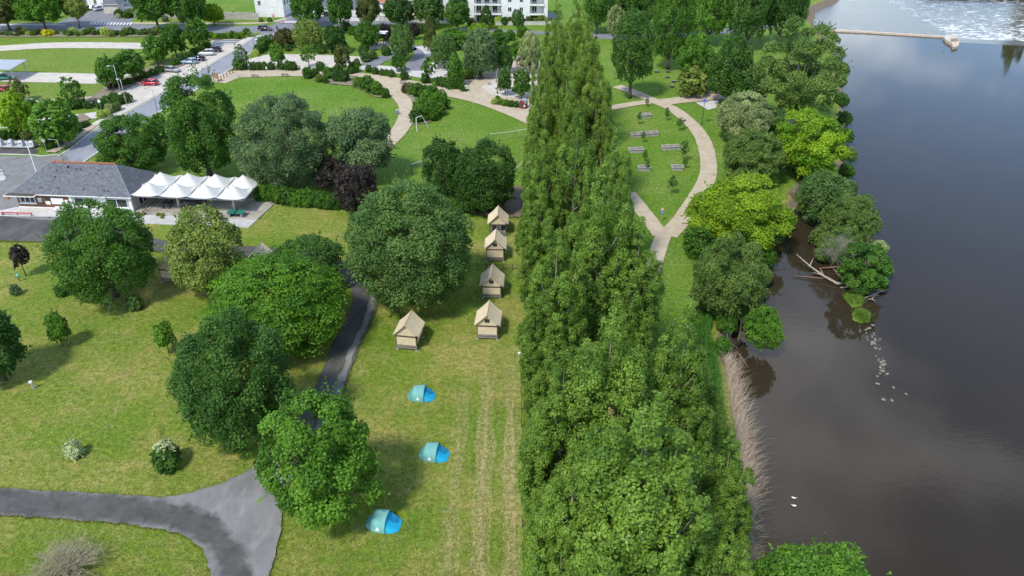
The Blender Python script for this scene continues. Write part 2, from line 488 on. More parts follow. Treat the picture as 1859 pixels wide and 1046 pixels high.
CANVAS2 = pm('canvas_wall', (0.69, 0.57, 0.385), (0.60, 0.485, 0.32), 1.6, 0.9, 0.25)
MEMBRANE = pm('white_membrane', (0.66, 0.66, 0.63), (0.56, 0.56, 0.52), 0.8, 0.6, 0.05)
SLATE = pm('slate', (0.145, 0.150, 0.165), (0.075, 0.08, 0.088), 2.2, 0.55, 0.5, stretch=(1, 1, 1), detail=8)
TILE = pm('terracotta', (0.42, 0.17, 0.09), (0.30, 0.115, 0.06), 4, 0.8, 0.3)
RENDER_W = pm('white_render', (0.77, 0.76, 0.73), (0.68, 0.66, 0.62), 0.7, 0.85, 0.1)
RENDER_B = pm('beige_render', (0.58, 0.52, 0.45), (0.48, 0.42, 0.36), 0.8, 0.85, 0.1)
STONE = pm('pale_stone', (0.30, 0.255, 0.195), (0.14, 0.118, 0.09), 3, 0.85, 0.5, detail=8)
RUBBLE = pm('rubble_wall', (0.46, 0.42, 0.37), (0.28, 0.26, 0.225), 2.5, 0.9, 0.7, detail=8)
RED = pm('red_paint', (0.50, 0.02, 0.03), (0.42, 0.015, 0.025), 3, 0.4)
BLUE_S = pm('blue_sign', (0.03, 0.10, 0.42), (0.03, 0.09, 0.36), 3, 0.4)
GREEN_S = pm('green_sign', (0.02, 0.30, 0.20), (0.02, 0.25, 0.16), 3, 0.4)
RUBBER = pm('rubber', (0.018, 0.018, 0.019), (0.012, 0.012, 0.012), 5, 0.8)
def glass_mat(name, c, rough=0.06):
    m, nt, b, _ = newmat(name)
    b.inputs['Roughness'].default_value = rough
    b.inputs['Specular IOR Level'].default_value = 0.8
    n = noise(nt, coords(nt, kind='obj'), 1.3, 3)
    nt.links.new(mixc(nt, n, c, tuple(x * 0.5 for x in c)), b.inputs['Base Color'])
    MATS[name] = m
    return m
GLASS = glass_mat('window_glass', (0.025, 0.028, 0.032))
CARGLASS = glass_mat('car_glass', (0.015, 0.018, 0.02))
def paint(name, c, metal=0.2):
    if name in MATS: return MATS[name]
    m, nt, b, _ = newmat(name)
    n = noise(nt, coords(nt, kind='obj'), 2.0, 3)
    nt.links.new(mixc(nt, n, c, tuple(x * 0.85 for x in c)), b.inputs['Base Color'])
    b.inputs['Roughness'].default_value = 0.28
    b.inputs['Metallic'].default_value = metal
    b.inputs['Coat Weight'].default_value = 0.5
    b.inputs['Coat Roughness'].default_value = 0.06
    MATS[name] = m
    return m

# ------------------------------------------------------------------ ground, bank and water
BANK_PX = [(1372, 1046), (1368, 960), (1372, 880), (1352, 760), (1340, 690), (1322, 625), (1335, 572), (1385, 520), (1392, 462), (1440, 400),
           (1450, 352), (1484, 326), (1538, 300), (1532, 200), (1518, 100), (1470, 36), (1478, 15), (1515, 0)]
bank = [tuple(P(u, v, -1.2)[:2]) for u, v in BANK_PX]
bank = [(19.0, -300.0), (20.0, 20.0)] + bank + [(121, 305), (124, 330), (150, 600), (150, 3500)]
BY, BX = [b[1] for b in bank], [b[0] for b in bank]
ys = sorted(set([-300, -100] + list(np.arange(20, 330, 1.5)) + [340, 380, 450, 600, 1000, 2000, 3500]))
rng0 = np.random.default_rng(3)
gv, gf = [], []
prof = [(-3000, 0), (-60, 0), (-6, 0), (-2.6, 0.0), (-1.5, -0.12), (-0.7, -0.7), (0.0, -1.2), (1.2, -1.9), (5, -2.6), (3000, -2.8)]
for y in ys:
    bx = float(np.interp(y, BY, BX)) + (rng0.normal(0, 0.22) if 20 < y < 330 else 0)
    for k, (dx, z) in enumerate(prof):
        x = dx if k in (0, len(prof) - 1) else bx + dx
        gv.append((x, y, z))
K = len(prof)
for i in range(len(ys) - 1):
    for k in range(K - 1):
        gf.append((i * K + k, i * K + k + 1, (i + 1) * K + k + 1, (i + 1) * K + k))
ground = MB().add(gv, gf).build('ground', G_CAMP, smooth=True)
ground['kind'] = 'structure'
def bankx(y): return float(np.interp(y, BY, BX))

def water_mat(name, deep, shallow, bump_s, foam=False):
    m, nt, b, _ = newmat(name)
    v = coords(nt)
    c = mixc(nt, noise(nt, v, 0.05, 4), deep, shallow)
    rough = 0.025
    b.inputs['IOR'].default_value = 1.33
    h = math_(nt, 'ADD', noise(nt, coords(nt, (1, 1.6, 1)), 0.9, 4, 0.6), math_(nt, 'MULTIPLY', noise(nt, v, 0.12, 3), 1.5))
    if foam:
        sp = nt.nodes.new('ShaderNodeSeparateXYZ')
        nt.links.new(nt.nodes.new('ShaderNodeNewGeometry').outputs['Position'], sp.inputs[0])
        Y, X = sp.outputs['Y'], sp.outputs['X']
        fz = noise(nt, coords(nt, (0.55, 1.0, 1)), 0.55, 8, 0.72, 1.2)
        near = ramp(nt, math_(nt, 'MULTIPLY', math_(nt, 'SUBTRACT', Y, 222.0), 0.02), (0.02, 0.34), (0.16, 0.17), (0.95, 0.06))
        right = ramp(nt, math_(nt, 'MULTIPLY', math_(nt, 'SUBTRACT', X, 100.0), 0.02), (0.36, 0.0), (0.66, 1.0))
        thr = math_(nt, 'ADD', math_(nt, 'ADD', fz, near), math_(nt, 'MULTIPLY', math_(nt, 'SUBTRACT', right, 1.0), 0.6))
        fm = ramp(nt, thr, (0.60, 0.0), (0.70, 1.0))
        c = mixc(nt, fm, c, (0.74, 0.74, 0.72))
        rr = mixc(nt, fm, (0.12, 0.12, 0.12), (0.8, 0.8, 0.8))
        nt.links.new(rr, b.inputs['Roughness'])
        h = math_(nt, 'ADD', h, math_(nt, 'MULTIPLY', noise(nt, coords(nt, (0.8, 1.2, 1)), 1.3, 6, 0.7), 2.0))
    else:
        b.inputs['Roughness'].default_value = rough
    nt.links.new(c, b.inputs['Base Color'])
    bump(nt, b, h, bump_s, 0.06)
    MATS[name] = m
    return m
W_MAIN = water_mat('river_water', (0.024, 0.019, 0.013), (0.042, 0.031, 0.017), 0.09)
W_RAPID = water_mat('rapid_water', (0.075, 0.070, 0.062), (0.12, 0.11, 0.10), 0.7, True)
WEIR_PX = [(1440, 50), (1520, 53), (1718, 64), (1738, 76), (1800, 79), (1900, 83), (2300, 99)]
wl = [P(u, v, -1.2) for u, v in WEIR_PX]
riv = [(10, -300), (3000, -300), (3000, wl[-1].y)] + [(p.x, p.y) for p in wl[::-1]] + [(10, wl[0].y)]
sheet('river', riv, W_MAIN, -1.2)
low = [(10, wl[0].y)] + [(p.x, p.y) for p in wl] + [(3000, wl[-1].y), (3000, 3500), (10, 3500)]
sheet('river_below_weir', low, W_RAPID, -1.75)
far = MB()
far.add(*ngon_z([(150, 296), (190, 292), (260, 288), (500, 270), (2500, 270), (2500, 3400), (170, 3400)], -0.9))
far.build('far_bank', G_FAR)['kind'] = 'structure'

# park lawns
rb = [(bankx(y) - 3.0, y) for y in np.arange(46, 288, 4.0)]
parkpts = pix([(-700, 335), (100, 335), (480, 352), (560, 360), (640, 384), (800, 394), (955, 398)]) + [(2.0, 108), (16.5, 108), (16.5, 46)] + rb + [(112, 292), (-420, 292)]
sheet('park_lawn', parkpts, G_PARK)
sheet('far_lawn', pix([(-420, 66), (300, 68), (420, 70), (300, 120), (200, 172), (100, 181), (-420, 176)]), G_FAR)
sheet('street_verge', pix([(-500, 42), (-500, 36), (130, 39), (240, 30), (470, 38), (470, 46), (300, 44), (150, 43)]), G_FAR)

# roads
road_l = [(105, 283), (125, 272), (161, 243), (234, 204), (298.5, 167), (358, 132), (428, 91), (463, 67)]
road_r = [(497.6, 72.6), (454.5, 96), (428, 119), (398, 138), (330, 178), (272, 214), (167, 283), (135, 306)]
road = sheet('road', pix(road_l + [(478, 58), (515, 62)] + road_r), A_ROAD)
street = ribbon('street', pix([(-600, 60), (-200, 52), (60, 47.5), (240, 50), (380, 53), (480, 52), (560, 44), (700, 38), (860, 32), (1010, 27)]), 9.0, A_STREET)
ribbon('side_street', pix([(497, 60), (515, 48), (545, 26), (580, 0), (620, -25)]), 8.0, A_STREET)
sheet('forecourt', pix([(100, 44), (112, 36), (160, 22), (170, 5), (215, -8), (260, 10), (235, 44)]), A_STREET)
sheet('pavement', pix([(-400, 44.5), (-400, 42.5), (120, 43.2), (118, 45)]), CONC)
ribbon('street_pavement', pix([(235, 41), (330, 42), (470, 41), (520, 33)]), 2.0, SAND)
ribbon('far_street', pix([(1010, 60), (1115, 66), (1180, 64), (1250, 60), (1330, 54), (1400, 44)]), 6.0, A_STREET)
ribbon('back_path', pix([(820, 52), (900, 55), (1000, 60)]), 3.5, A_STREET)
sheet('yard', pix([(-700, 270), (80, 284), (118, 281), (135, 300), (150, 345), (250, 400), (130, 441), (0, 437), (-700, 425)]), A_PALE)
sheet('reception_court', pix([(-700, 390), (0, 391), (60, 398), (240, 404), (260, 440), (130, 441), (0, 438), (-700, 426)]), A_DARK)
sheet('bin_apron', pix([(-300, 260), (60, 263), (70, 275), (62, 279.5), (-300, 269)]), A_DARK)
sheet('parking', pix([(120, 270), (161, 240), (232, 202), (298, 165), (358, 130), (428, 89), (462, 66), (385, 73), (380, 84), (345, 113), (300, 131), (250, 148), (190, 172), (150, 178),
                      (162, 188), (215, 185), (188, 212), (160, 228)]), SAND_PALE)
sheet('parking_bays', pix([(392, 70), (440, 71), (425, 80), (382, 79)]), A_STREET)
ribbon('gravel_strip', pix([(-700, 97), (-300, 93), (-60, 90), (20, 86), (80, 82.5), (150, 81.5), (270, 83), (300, 84)]), 6.5, SAND_PALE)
ribbon('gravel_way', pix([(-500, 132), (0, 139), (120, 141), (200, 143), (290, 140)]), 8.0, SAND_PALE)
ribbon('gravel_lane', pix([(-300, 230), (0, 226), (60, 222), (140, 213), (185, 207)]), 4.5, CONC_W)
ribbon('sandy_walk', pix([(50, 186), (110, 182), (160, 178), (205, 174)]), 2.4, SAND)
# parks
ribbon('park_promenade', pix([(388, 148), (415, 138), (450, 133), (560, 131), (640, 138), (700, 146), (760, 157), (820, 167), (880, 181), (940, 203), (1010, 235)]), lambda t: 7.0 - 1.2 * t, SAND)
ribbon('curving_path', pix([(640, 330), (690, 272), (722, 240), (738, 212), (738, 190), (724, 172), (700, 152)]), lambda t: 3.6 + 1.6 * max(0, t - 0.6), SAND)
sheet('bowling_ground', pix([(425, 124), (440, 112), (470, 101), (500, 97.5), (600, 100), (665, 103), (706, 107), (645, 117), (600, 123), (545, 126)]), SAND_PALE)
sheet('shelter_sand', pix([(667, 89), (682, 76), (712, 75), (712, 89)]), SAND_PALE)
ribbon('white_skate_path', pix([(655, 121), (690, 124), (735, 129), (775, 136), (812, 133), (830, 130)]), 5.0, CONC_W)
ribbon('pump_track', pix([(670, 120), (686, 109), (712, 101), (735, 92), (752, 86), (766, 91), (767, 100), (756, 113), (747, 128)]), 4.6, A_STREET)
ribbon('pump_track_bank', pix([(762, 84), (777, 92), (781, 97)]), 3.0, CONC_W)
ribbon('pump_track_loop', pix([(790, 112), (806, 116), (795, 124), (770, 124)]), 5.0, CONC_W)
sheet('playground_path', pix([(800, 160), (830, 155), (850, 142), (880, 128), (925, 112), (980, 105), (985, 185), (960, 205), (880, 183)]), SAND)
sheet('playground_pit', pix([(875, 158), (886, 148), (905, 140), (940, 130), (975, 134), (975, 170), (950, 178), (915, 177), (888, 170)]), SAND_PALE)
ribbon('meadow_path', pix([(1120, 156), (1150, 167), (1190, 184), (1225, 200), (1258, 228), (1278, 258), (1286, 295), (1284, 322), (1270, 350), (1240, 396), (1212, 428)]), 3.0, SAND)
ribbon('meadow_side_path', pix([(1090, 200), (1140, 190), (1190, 183)]), 2.6, SAND)
ribbon('riverside_path', pix([(1200, 186), (1240, 181), (1310, 174)]), 4.2, SAND)
sheet('riverside_slab', pix([(1262, 186), (1305, 182), (1300, 196), (1285, 200)]), CONC_W)
ribbon('poplar_path', pix([(1140, 350), (1168, 385), (1186, 408), (1200, 428)]), 2.6, SAND)
ribbon('hedge_path', pix([(1208, 420), (1196, 450), (1180, 500), (1150, 560)]), 2.4, SAND)
# camp drive
ribbon('camp_drive', pix([(230, 432), (290, 447), (380, 455), (460, 458), (560, 470), (625, 492), (655, 515), (664, 545), (652, 583), (628, 630), (604, 694), (578, 745), (545, 800), (508, 855), (470, 890)]), 3.3, A_DARK, rag=0.12)
ribbon('camp_drive_edge', pix([(668, 520), (676, 548), (663, 588), (643, 632), (621, 690), (596, 745), (565, 800), (532, 850)]), 0.75, A_PALE, rag=0.16)
JUNC = pix([(-500, 872), (0, 889), (100, 894), (200, 900), (290, 905), (340, 899), (385, 886), (430, 868), (466, 848), (500, 826), (545, 838), (522, 890), (512, 940), (505, 990), (486, 1060),
             (384, 1060), (378, 1020), (368, 1000), (340, 978), (300, 964), (240, 955), (140, 946), (0, 938), (-500, 925)])
LANE = pix([(-500, 870), (0, 888), (100, 893), (200, 899), (290, 908), (350, 922), (395, 945), (432, 985), (452, 1020), (462, 1070), (396, 1070), (388, 1020), (376, 996), (345, 975), (300, 961), (240, 954), (140, 946), (0, 938), (-500, 928)])
def inside(poly, x, y):
    ins = np.zeros(x.shape, bool)
    for (x0, y0), (x1, y1) in zip(poly, poly[1:] + poly[:1]):
        ins ^= ((y0 > y) != (y1 > y)) & (x < (x1 - x0) * (y - y0) / ((y1 - y0) or 1e-9) + x0)
    return ins
def edge_dist(poly, x, y):
    d = np.full(x.shape, 1e9)
    for (x0, y0), (x1, y1) in zip(poly, poly[1:] + poly[:1]):
        ex, ey = x1 - x0, y1 - y0
        t = np.clip(((x - x0) * ex + (y - y0) * ey) / (ex * ex + ey * ey + 1e-9), 0, 1)
        d = np.minimum(d, np.hypot(x - x0 - t * ex, y - y0 - t * ey))
    return d
def ragged(poly, step, amp, seed):
    """outline cut into short pieces, each a little in or out, as turf creeps over tarmac"""
    rr = random.Random(seed)
    out = []
    for (x0, y0), (x1, y1) in zip(poly, poly[1:] + poly[:1]):
        n = max(1, int(math.hypot(x1 - x0, y1 - y0) / step))
        for k in range(n):
            t = k / n
            out.append((x0 + (x1 - x0) * t + rr.gauss(0, amp), y0 + (y1 - y0) * t + rr.gauss(0, amp)))
    return out
def worn_sheet(name, poly, lane, mat, cell=0.45):
    """tarmac as a fine sheet that carries how worn each spot is"""
    bm = bmesh.new()
    z = nextz()
    vs_ = [bm.verts.new((x, y, z)) for x, y in poly]
    es = [bm.edges.new((a, b)) for a, b in zip(vs_, vs_[1:] + vs_[:1])]
    bmesh.ops.triangle_fill(bm, edges=es, use_beauty=True)
    xs = [p[0] for p in poly]; ys_ = [p[1] for p in poly]
    x = max(min(xs), -45)
    while x < max(xs):
        bmesh.ops.bisect_plane(bm, geom=bm.verts[:] + bm.edges[:] + bm.faces[:], plane_co=(x, 0, 0), plane_no=(1, 0, 0)); x += cell * 2
    y = min(ys_) + .2
    while y < max(ys_):
        bmesh.ops.bisect_plane(bm, geom=bm.verts[:] + bm.edges[:] + bm.faces[:], plane_co=(0, y, 0), plane_no=(0, 1, 0)); y += cell * 2
    me = bpy.data.meshes.new(name); bm.to_mesh(me); bm.free()
    co = np.array([v.co[:2] for v in me.vertices])
    d = edge_dist(lane, co[:, 0], co[:, 1])
    d = np.where(inside(lane, co[:, 0], co[:, 1]), d, -d)
    at = me.attributes.new('wear', 'FLOAT', 'POINT')
    at.data.foreach_set('value', np.clip(0.5 + d * 0.55, 0, 1).astype(np.float32))
    me.materials.append(mat)
    o = inst(name, me); o['kind'] = 'structure'
    HARD.append([tuple(p[:2]) for p in poly])
    return o
worn_sheet('drive_junction', ragged(JUNC, 0.5, 0.07, 3), LANE, A_WEAR)
# beds
sheet('planting_bed', pix([(-300, 68), (300, 66.5), (380, 60), (300, 56), (-300, 57)]), MULCH)
sheet('planting_bed_far', pix([(376, 72), (440, 71.5), (440, 65), (376, 66)]), MULCH)
sheet('hedge_bed', pix([(425, 127), (545, 127), (545, 119), (430, 120)]), MULCH)
sheet('central_bed', pix([(727, 164), (750, 158), (790, 165), (812, 185), (814, 200), (800, 212), (775, 224), (748, 226), (753, 200), (745, 178)]), MULCH)
sheet('corner_bed', pix([(552, 136), (590, 134), (640, 137), (690, 150), (706, 168), (706, 178), (680, 176), (640, 156), (590, 151)]), MULCH)
sheet('bare_earth', pix([(840, 385), (905, 345), (940, 338), (975, 335), (1000, 380), (975, 396), (890, 394)]), SOIL)
sheet('parking_bed', pix([(85, 262), (130, 240), (165, 215), (150, 205), (100, 232), (60, 250)]), MULCH)
sheet('parking_bed_far', pix([(150, 190), (205, 172), (250, 152), (300, 132), (345, 114), (352, 96), (300, 112), (240, 135), (200, 150)]), MULCH)
ribbon('tan_kerb_walk', pix([(92, 277), (120, 262), (160, 234), (172, 226)]), 2.0, SAND)

# kerbs and crossing
KERB = CONC_W
kerb('kerb', [P(u, v)[:2] for u, v in road_l], 0.35, 0.13, KERB)
kerb('kerb', [P(u, v)[:2] for u, v in road_r], 0.35, 0.13, KERB)
kerb('kerb', [P(u, v)[:2] for u, v in [(-300, 271), (62, 281), (75, 283), (105, 280)]], 0.3, 0.12, KERB)
zm = nextz() + 0.004
def crossing(u0, v0, u1, v1, du, dv, n, half):
    for k in range(n):
        t = k / (n - 1)
        u, v = u0 + (u1 - u0) * t, v0 + (v1 - v0) * t
        q = pix([(u - half, v), (u + half, v), (u + half + du, v + dv), (u - half + du, v + dv)])
        sheet('crossing_stripe', q, ROADPAINT, zm, parent=street)
crossing(168, 41.3, 240, 41.5, -4, 4.0, 13, 1.6)
crossing(465, 68.0, 497, 66.0, 6, -3.2, 7, 1.5)
crossing(463, 73.0, 492, 71.0, 8, -4.0, 6, 1.7)
crossing(511, 42.0, 534, 42.0, 5, -3.5, 6, 1.5)
for (u0, v0, u1, v1) in ((393, 79.5, 428, 79.8), (400, 76.0, 432, 76.2), (405, 73.0, 436, 73.2)):
    sheet('bay_line', pix([(u0, v0), (u1, v1), (u1, v1 - 0.8), (u0, v0 - 0.8)]), ROADPAINT, zm, parent=street)

# ------------------------------------------------------------------ foliage
def mesh_np(name, V, F, mat, var=None):
    me = bpy.data.meshes.new(name)
    n, k = F.shape
    me.vertices.add(len(V)); me.vertices.foreach_set('co', V.astype(np.float32).ravel())
    me.loops.add(n * k); me.loops.foreach_set('vertex_index', F.astype(np.int32).ravel())
    me.polygons.add(n)
    me.polygons.foreach_set('loop_start', np.arange(0, n * k, k, dtype=np.int32))
    me.polygons.foreach_set('loop_total', np.full(n, k, dtype=np.int32))
    if var is not None:
        a = me.attributes.new('var', 'FLOAT', 'FACE')
        a.data.foreach_set('value', var.astype(np.float32))
    me.materials.append(mat)
    me.update(calc_edges=True)
    return me
def unit(a):
    return a / (np.linalg.norm(a, axis=1, keepdims=True) + 1e-9)
def leaves(rng, pos, nrm, L, W, droop=0.2):
    """one rhombic leaf (a folded quad) per position"""
    n = len(pos)
    t = rng.normal(size=(n, 3)); t[:, 2] -= droop * 3
    t = t - nrm * np.sum(t * nrm, axis=1, keepdims=True)
    t = unit(t)
    b = np.cross(nrm, t)
    l = L * rng.uniform(0.7, 1.3, (n, 1)); w = W * rng.uniform(0.7, 1.3, (n, 1))
    fold = nrm * (l * rng.uniform(-0.18, 0.06, (n, 1)))
    V = np.empty((n, 4, 3))
    V[:, 0] = pos - t * l * 0.5
    V[:, 1] = pos + b * w * 0.5 + fold
    V[:, 2] = pos + t * l * 0.5
    V[:, 3] = pos - b * w * 0.5 + fold
    return V.reshape(-1, 3), np.arange(4 * n).reshape(n, 4)
def fib(n, rng):
    i = np.arange(n) + 0.5
    z = 1 - 2 * i / n
    ph = i * 2.399963 + rng.uniform(0, 6.28)
    rr = np.sqrt(np.maximum(0, 1 - z * z))
    d = np.stack([rr * np.cos(ph), rr * np.sin(ph), z], 1)
    return unit(d + rng.normal(0, 0.12, d.shape))
STY = {  # clumps, clump radius, flatten, leaf length/width, lobes, leaf spread, droop
    'round':  dict(nc=120, rc=0.215, flat=0.85, W=0.72, lobe=0.16, rnd=0.55, droop=0.15, zmin=-0.75, inner=0.25),
    'fine':   dict(nc=260, rc=0.16, flat=0.85, W=0.55, lobe=0.10, rnd=0.65, droop=0.15, zmin=-0.80, inner=0.2),
    'open':   dict(nc=64, rc=0.25, flat=0.75, W=0.85, lobe=0.34, rnd=0.5, droop=0.2, zmin=-0.75, inner=0.25),
    'gappy':  dict(nc=70, rc=0.20, flat=0.75, W=0.8, lobe=0.30, rnd=0.55, droop=0.2, zmin=-0.7, inner=0.3),
    'layer':  dict(nc=300, rc=0.20, flat=0.30, W=0.60, lobe=0.14, rnd=0.35, droop=0.25, zmin=-0.80, inner=0.2),
    'feather': dict(nc=150, rc=0.17, flat=1.0, W=0.32, lobe=0.34, rnd=0.7, droop=0.5, zmin=-0.85, inner=0.25),
    'young':  dict(nc=46, rc=0.30, flat=0.75, W=0.75, lobe=0.25, rnd=0.6, droop=0.15, zmin=-0.80, inner=0.4),
    'sparse': dict(nc=46, rc=0.22, flat=0.7, W=0.75, lobe=0.35, rnd=0.6, droop=0.15, zmin=-0.70, inner=0.5),
    'cone':   dict(nc=120, rc=0.20, flat=0.6, W=0.45, lobe=0.08, rnd=0.6, droop=0.3, zmin=-0.95, inner=0.3),
}
def crown_arrays(seed, style, r, b, nleaf, leaf, lean=(0, 0), taper=0.0):
    rng = np.random.default_rng(seed)
    S = STY[style]
    d = fib(S['nc'], rng)
    d = d[d[:, 2] > S['zmin']]
    lob = np.zeros(len(d))
    for _ in range(9):
        k = unit(rng.normal(size=(1, 3)))[0]
        lob += rng.uniform(-1, 1) * np.exp(-(1 - d @ k) * 4.0)
    R_ = 1 + S['lobe'] * np.clip(lob, -1.4, 1.1)
    rho = (1 - S['rc'] * 0.85) * R_ * rng.uniform(0.86, 1.04, len(d))
    if style == 'cone':
        t = (d[:, 2] + 1) / 2
        rho_h = (1 - t) ** 0.8 * 0.95 + 0.05
        C = np.stack([d[:, 0] * rho_h / (np.linalg.norm(d[:, :2], axis=1) + .05), d[:, 1] * rho_h / (np.linalg.norm(d[:, :2], axis=1) + .05), d[:, 2]], 1) * 0.9
    else:
        # rounder below, domed above
        C = d * rho[:, None]
        low = C[:, 2] < 0
        C[low, 2] *= 0.92
        C[:, :2] *= (1 - taper * C[:, 2:3])
    rc = S['rc'] * rng.uniform(0.65, 1.3, len(C))
    ni = int(len(C) * S['inner'])
    if ni:
        Ci = unit(rng.normal(size=(ni, 3))) * rng.uniform(0.3, 0.62, (ni, 1))
        C = np.vstack([C, Ci]); rc = np.concatenate([rc, np.full(ni, S['rc'] * 1.2)])
    w = rc ** 2; w /= w.sum()
    idx = rng.choice(len(C), nleaf, p=w)
    out = unit(C + 1e-3)[idx]
    g = unit(rng.normal(size=(nleaf, 3)))
    dv = unit(g + out * 0.75 + np.array([0, 0, 0.3]))
    rad = rc[idx][:, None] * (0.55 + 0.5 * rng.random((nleaf, 1)) ** 0.6)
    off = dv * rad
    off[:, 2] *= S['flat']
    if style == 'layer':
        # sprays reach outward and hang at the tips
        oh = out.copy(); oh[:, 2] *= 0.2
        ext = rng.random((nleaf, 1)) * rc[idx][:, None] * 0.8
        off += oh * ext; off[:, 2] -= ext[:, 0] * 0.35
    scale = np.array([r, r, b])
    raw = C[idx] + off
    # loose sprigs reach past the outline
    ns = int(nleaf * (0.16 if style in ('feather', 'sparse', 'young', 'gappy') else 0.09)); nsp = max(8, ns // 16)
    ci = rng.integers(0, len(C) - ni, nsp)
    sd = unit(unit(C[ci]) + rng.normal(0, 0.45, (nsp, 3)) + np.array([0, 0, 0.15]))
    sl = S['rc'] * rng.uniform(0.9, 1.9, nsp)
    pick = rng.integers(0, nsp, ns)
    tt = rng.random((ns, 1)) ** 0.8
    raw[:ns] = C[ci][pick] + sd[pick] * (sl[pick][:, None] * tt) + rng.normal(0, 0.035, (ns, 3)) * (1.1 - tt)
    idx[:ns] = ci[pick]; dv[:ns] = unit(sd[pick] + rng.normal(0, 0.4, (ns, 3)))
    # fill the outline
    k_ = 0.945 / np.percentile(np.linalg.norm(raw[:, :2], axis=1), 97.5)
    z0_, z1_ = np.percentile(raw[:, 2], 1.0), np.percentile(raw[:, 2], 99.0)
    kz = 1.78 / (z1_ - z0_); zo = z1_ - 0.97 / kz
    raw[:, :2] *= k_; raw[:, 2] = (raw[:, 2] - zo) * kz
    C = C.copy(); C[:, :2] *= k_; C[:, 2] = (C[:, 2] - zo) * kz
    pos = raw * scale
    pos[:, 0] += lean[0] * (pos[:, 2] + b) / (2 * b); pos[:, 1] += lean[1] * (pos[:, 2] + b) / (2 * b)
    nr = unit(unit(dv / scale * r) * 0.75 + np.array([0, 0, 0.4]) + rng.normal(0, S['rnd'], (nleaf, 3)))
    V, F = leaves(rng, pos, nr, leaf, leaf * S['W'], S['droop'])
    cl = rng.normal(0, 0.24, len(C))
    var = np.clip(0.45 + cl[idx] + rng.normal(0, 0.2, nleaf), 0, 1)
    return V, F, var, C * scale
def trunk_mesh(seed, h0, top, r0, targets, mat, name='trunk', n=7, thin=0.5):
    """trunk from z=-0.15 to height top, limbs from around h0 to targets (points in tree space)"""
    rng = random.Random(seed)
    m = MB()
    a1, a2 = rng.uniform(-0.04, 0.04) * top, rng.uniform(-0.04, 0.04) * top
    line = [(0, 0, -0.15), (a1 * .2, a2 * .2, 0.12 * top), (a1, a2, 0.45 * top), (a1 * .6, a2 * 1.3, 0.75 * top), (a1 * .3, a2 * .8, top)]
    m.tube(line, [r0 * 1.35, r0, r0 * 0.75, r0 * 0.45, r0 * 0.15], n)
    for t in targets:
        t = Vector(t)
        zs = min(max(h0, 0.25 * t.z + 0.25 * h0), 0.8 * top)
        k = zs / top
        s = Vector((a1 * k, a2 * k, zs))
        mid = s.lerp(t, 0.5) + Vector((rng.uniform(-.1, .1), rng.uniform(-.1, .1), -0.08)) * (t - s).length
        rr = r0 * thin * rng.uniform(0.5, 0.9)
        m.tube([s, mid, t], [rr, rr * 0.6, rr * 0.18], 5, cap=False)
    return m.mesh(name, mat, smooth=True)
NT = [0]
def tree(box, c0, leafkey, style, label, name='broadleaf_tree', leaf=0.26, dens=2.4, group=None, bark=None, cat='tree', base=None, trunk_r=None, lean=(0, 0), taper=0.0):
    """a tree of its own, its crown shaped from its outline"""
    NT[0] += 1
    X, Y, r, b, zc = fit(*box, c0)
    area = 4 * math.pi * ((r * r + 2 * r * b) / 3)
    leaf *= 1.06
    nleaf = int(min(62000, max(2500, 0.88 * dens * area / (leaf * leaf * STY[style]['W'] * 0.5))))
    V, F, var, C = crown_arrays(100 + NT[0], style, r, b, nleaf, leaf, lean, taper)
    root = empty(name, (X, Y, 0), 0, label, cat, group)
    off = Vector((0, 0, zc))
    if base is not None:
        root.location = (base[0], base[1], 0); off = Vector((X - base[0], Y - base[1], zc))
    inst('crown', mesh_np('crown', V, F, LEAF[leafkey], var), root, off)
    rnd = random.Random(NT[0])
    tg = [off + Vector(C[i]) * 0.92 for i in rnd.sample(range(len(C)), min(len(C), 22))]
    tg = [t for t in tg if t.z > c0 + 0.2]
    inst('trunk', trunk_mesh(NT[0], max(c0 + 0.3, 0.8), zc + 0.35 * b, trunk_r or max(0.1, 0.045 * r + 0.02 * b), tg, bark or BARK), root)
    return root
# shared crowns for the smaller and farther trees
PROTO = {}
def proto(style, k, nleaf=None, leaf=None):
    key = (style, k)
    if key not in PROTO:
        nl = nleaf or {'round': 7000, 'fine': 8000, 'feather': 8000, 'young': 2600, 'sparse': 1100, 'cone': 5000, 'open': 5000, 'layer': 7000, 'gappy': 3500}[style]
        lf = leaf or {'round': 0.115, 'fine': 0.10, 'feather': 0.15, 'young': 0.17, 'sparse': 0.17, 'cone': 0.13, 'open': 0.13, 'layer': 0.11, 'gappy': 0.15}[style]
        V, F, var, C = crown_arrays(900 + hash(style) % 7 * 0 + k * 13 + len(style), style, 1, 1, nl, lf)
        PROTO[key] = (mesh_np('crown_' + style, V, F, LEAF['mid'], var), [tuple(c) for c in C])
    return PROTO[key]
TRUNKS = {}
def mtree(box, c0, leafkey, style, label, name='broadleaf_tree', group=None, k=None, bark=None, cat='tree', trunk_r=None):
    NT[0] += 1
    k = NT[0] % 3 if k is None else k
    X, Y, r, b, zc = fit(*box, c0)
    me, C = proto(style, k)
    root = empty(name, (X, Y, 0), 0, label, cat, group)
    rz = (NT[0] * 2.4) % 6.28
    inst('crown', me, root, (0, 0, zc), rz, (r, r, b), mat=LEAF[leafkey])
    ca, sa = math.cos(rz), math.sin(rz)
    tg = [((c[0] * ca - c[1] * sa) * r * 0.85, (c[0] * sa + c[1] * ca) * r * 0.85, zc + c[2] * b * 0.85) for c in C[::max(1, len(C) // 9)]]
    tg = [t for t in tg if t[2] > c0]
    inst('trunk', trunk_mesh(NT[0], max(c0, 0.4), zc + 0.3 * b, trunk_r or max(0.05, 0.05 * r + 0.012 * b), tg, bark or BARK, n=6, thin=0.4), root)
    return root
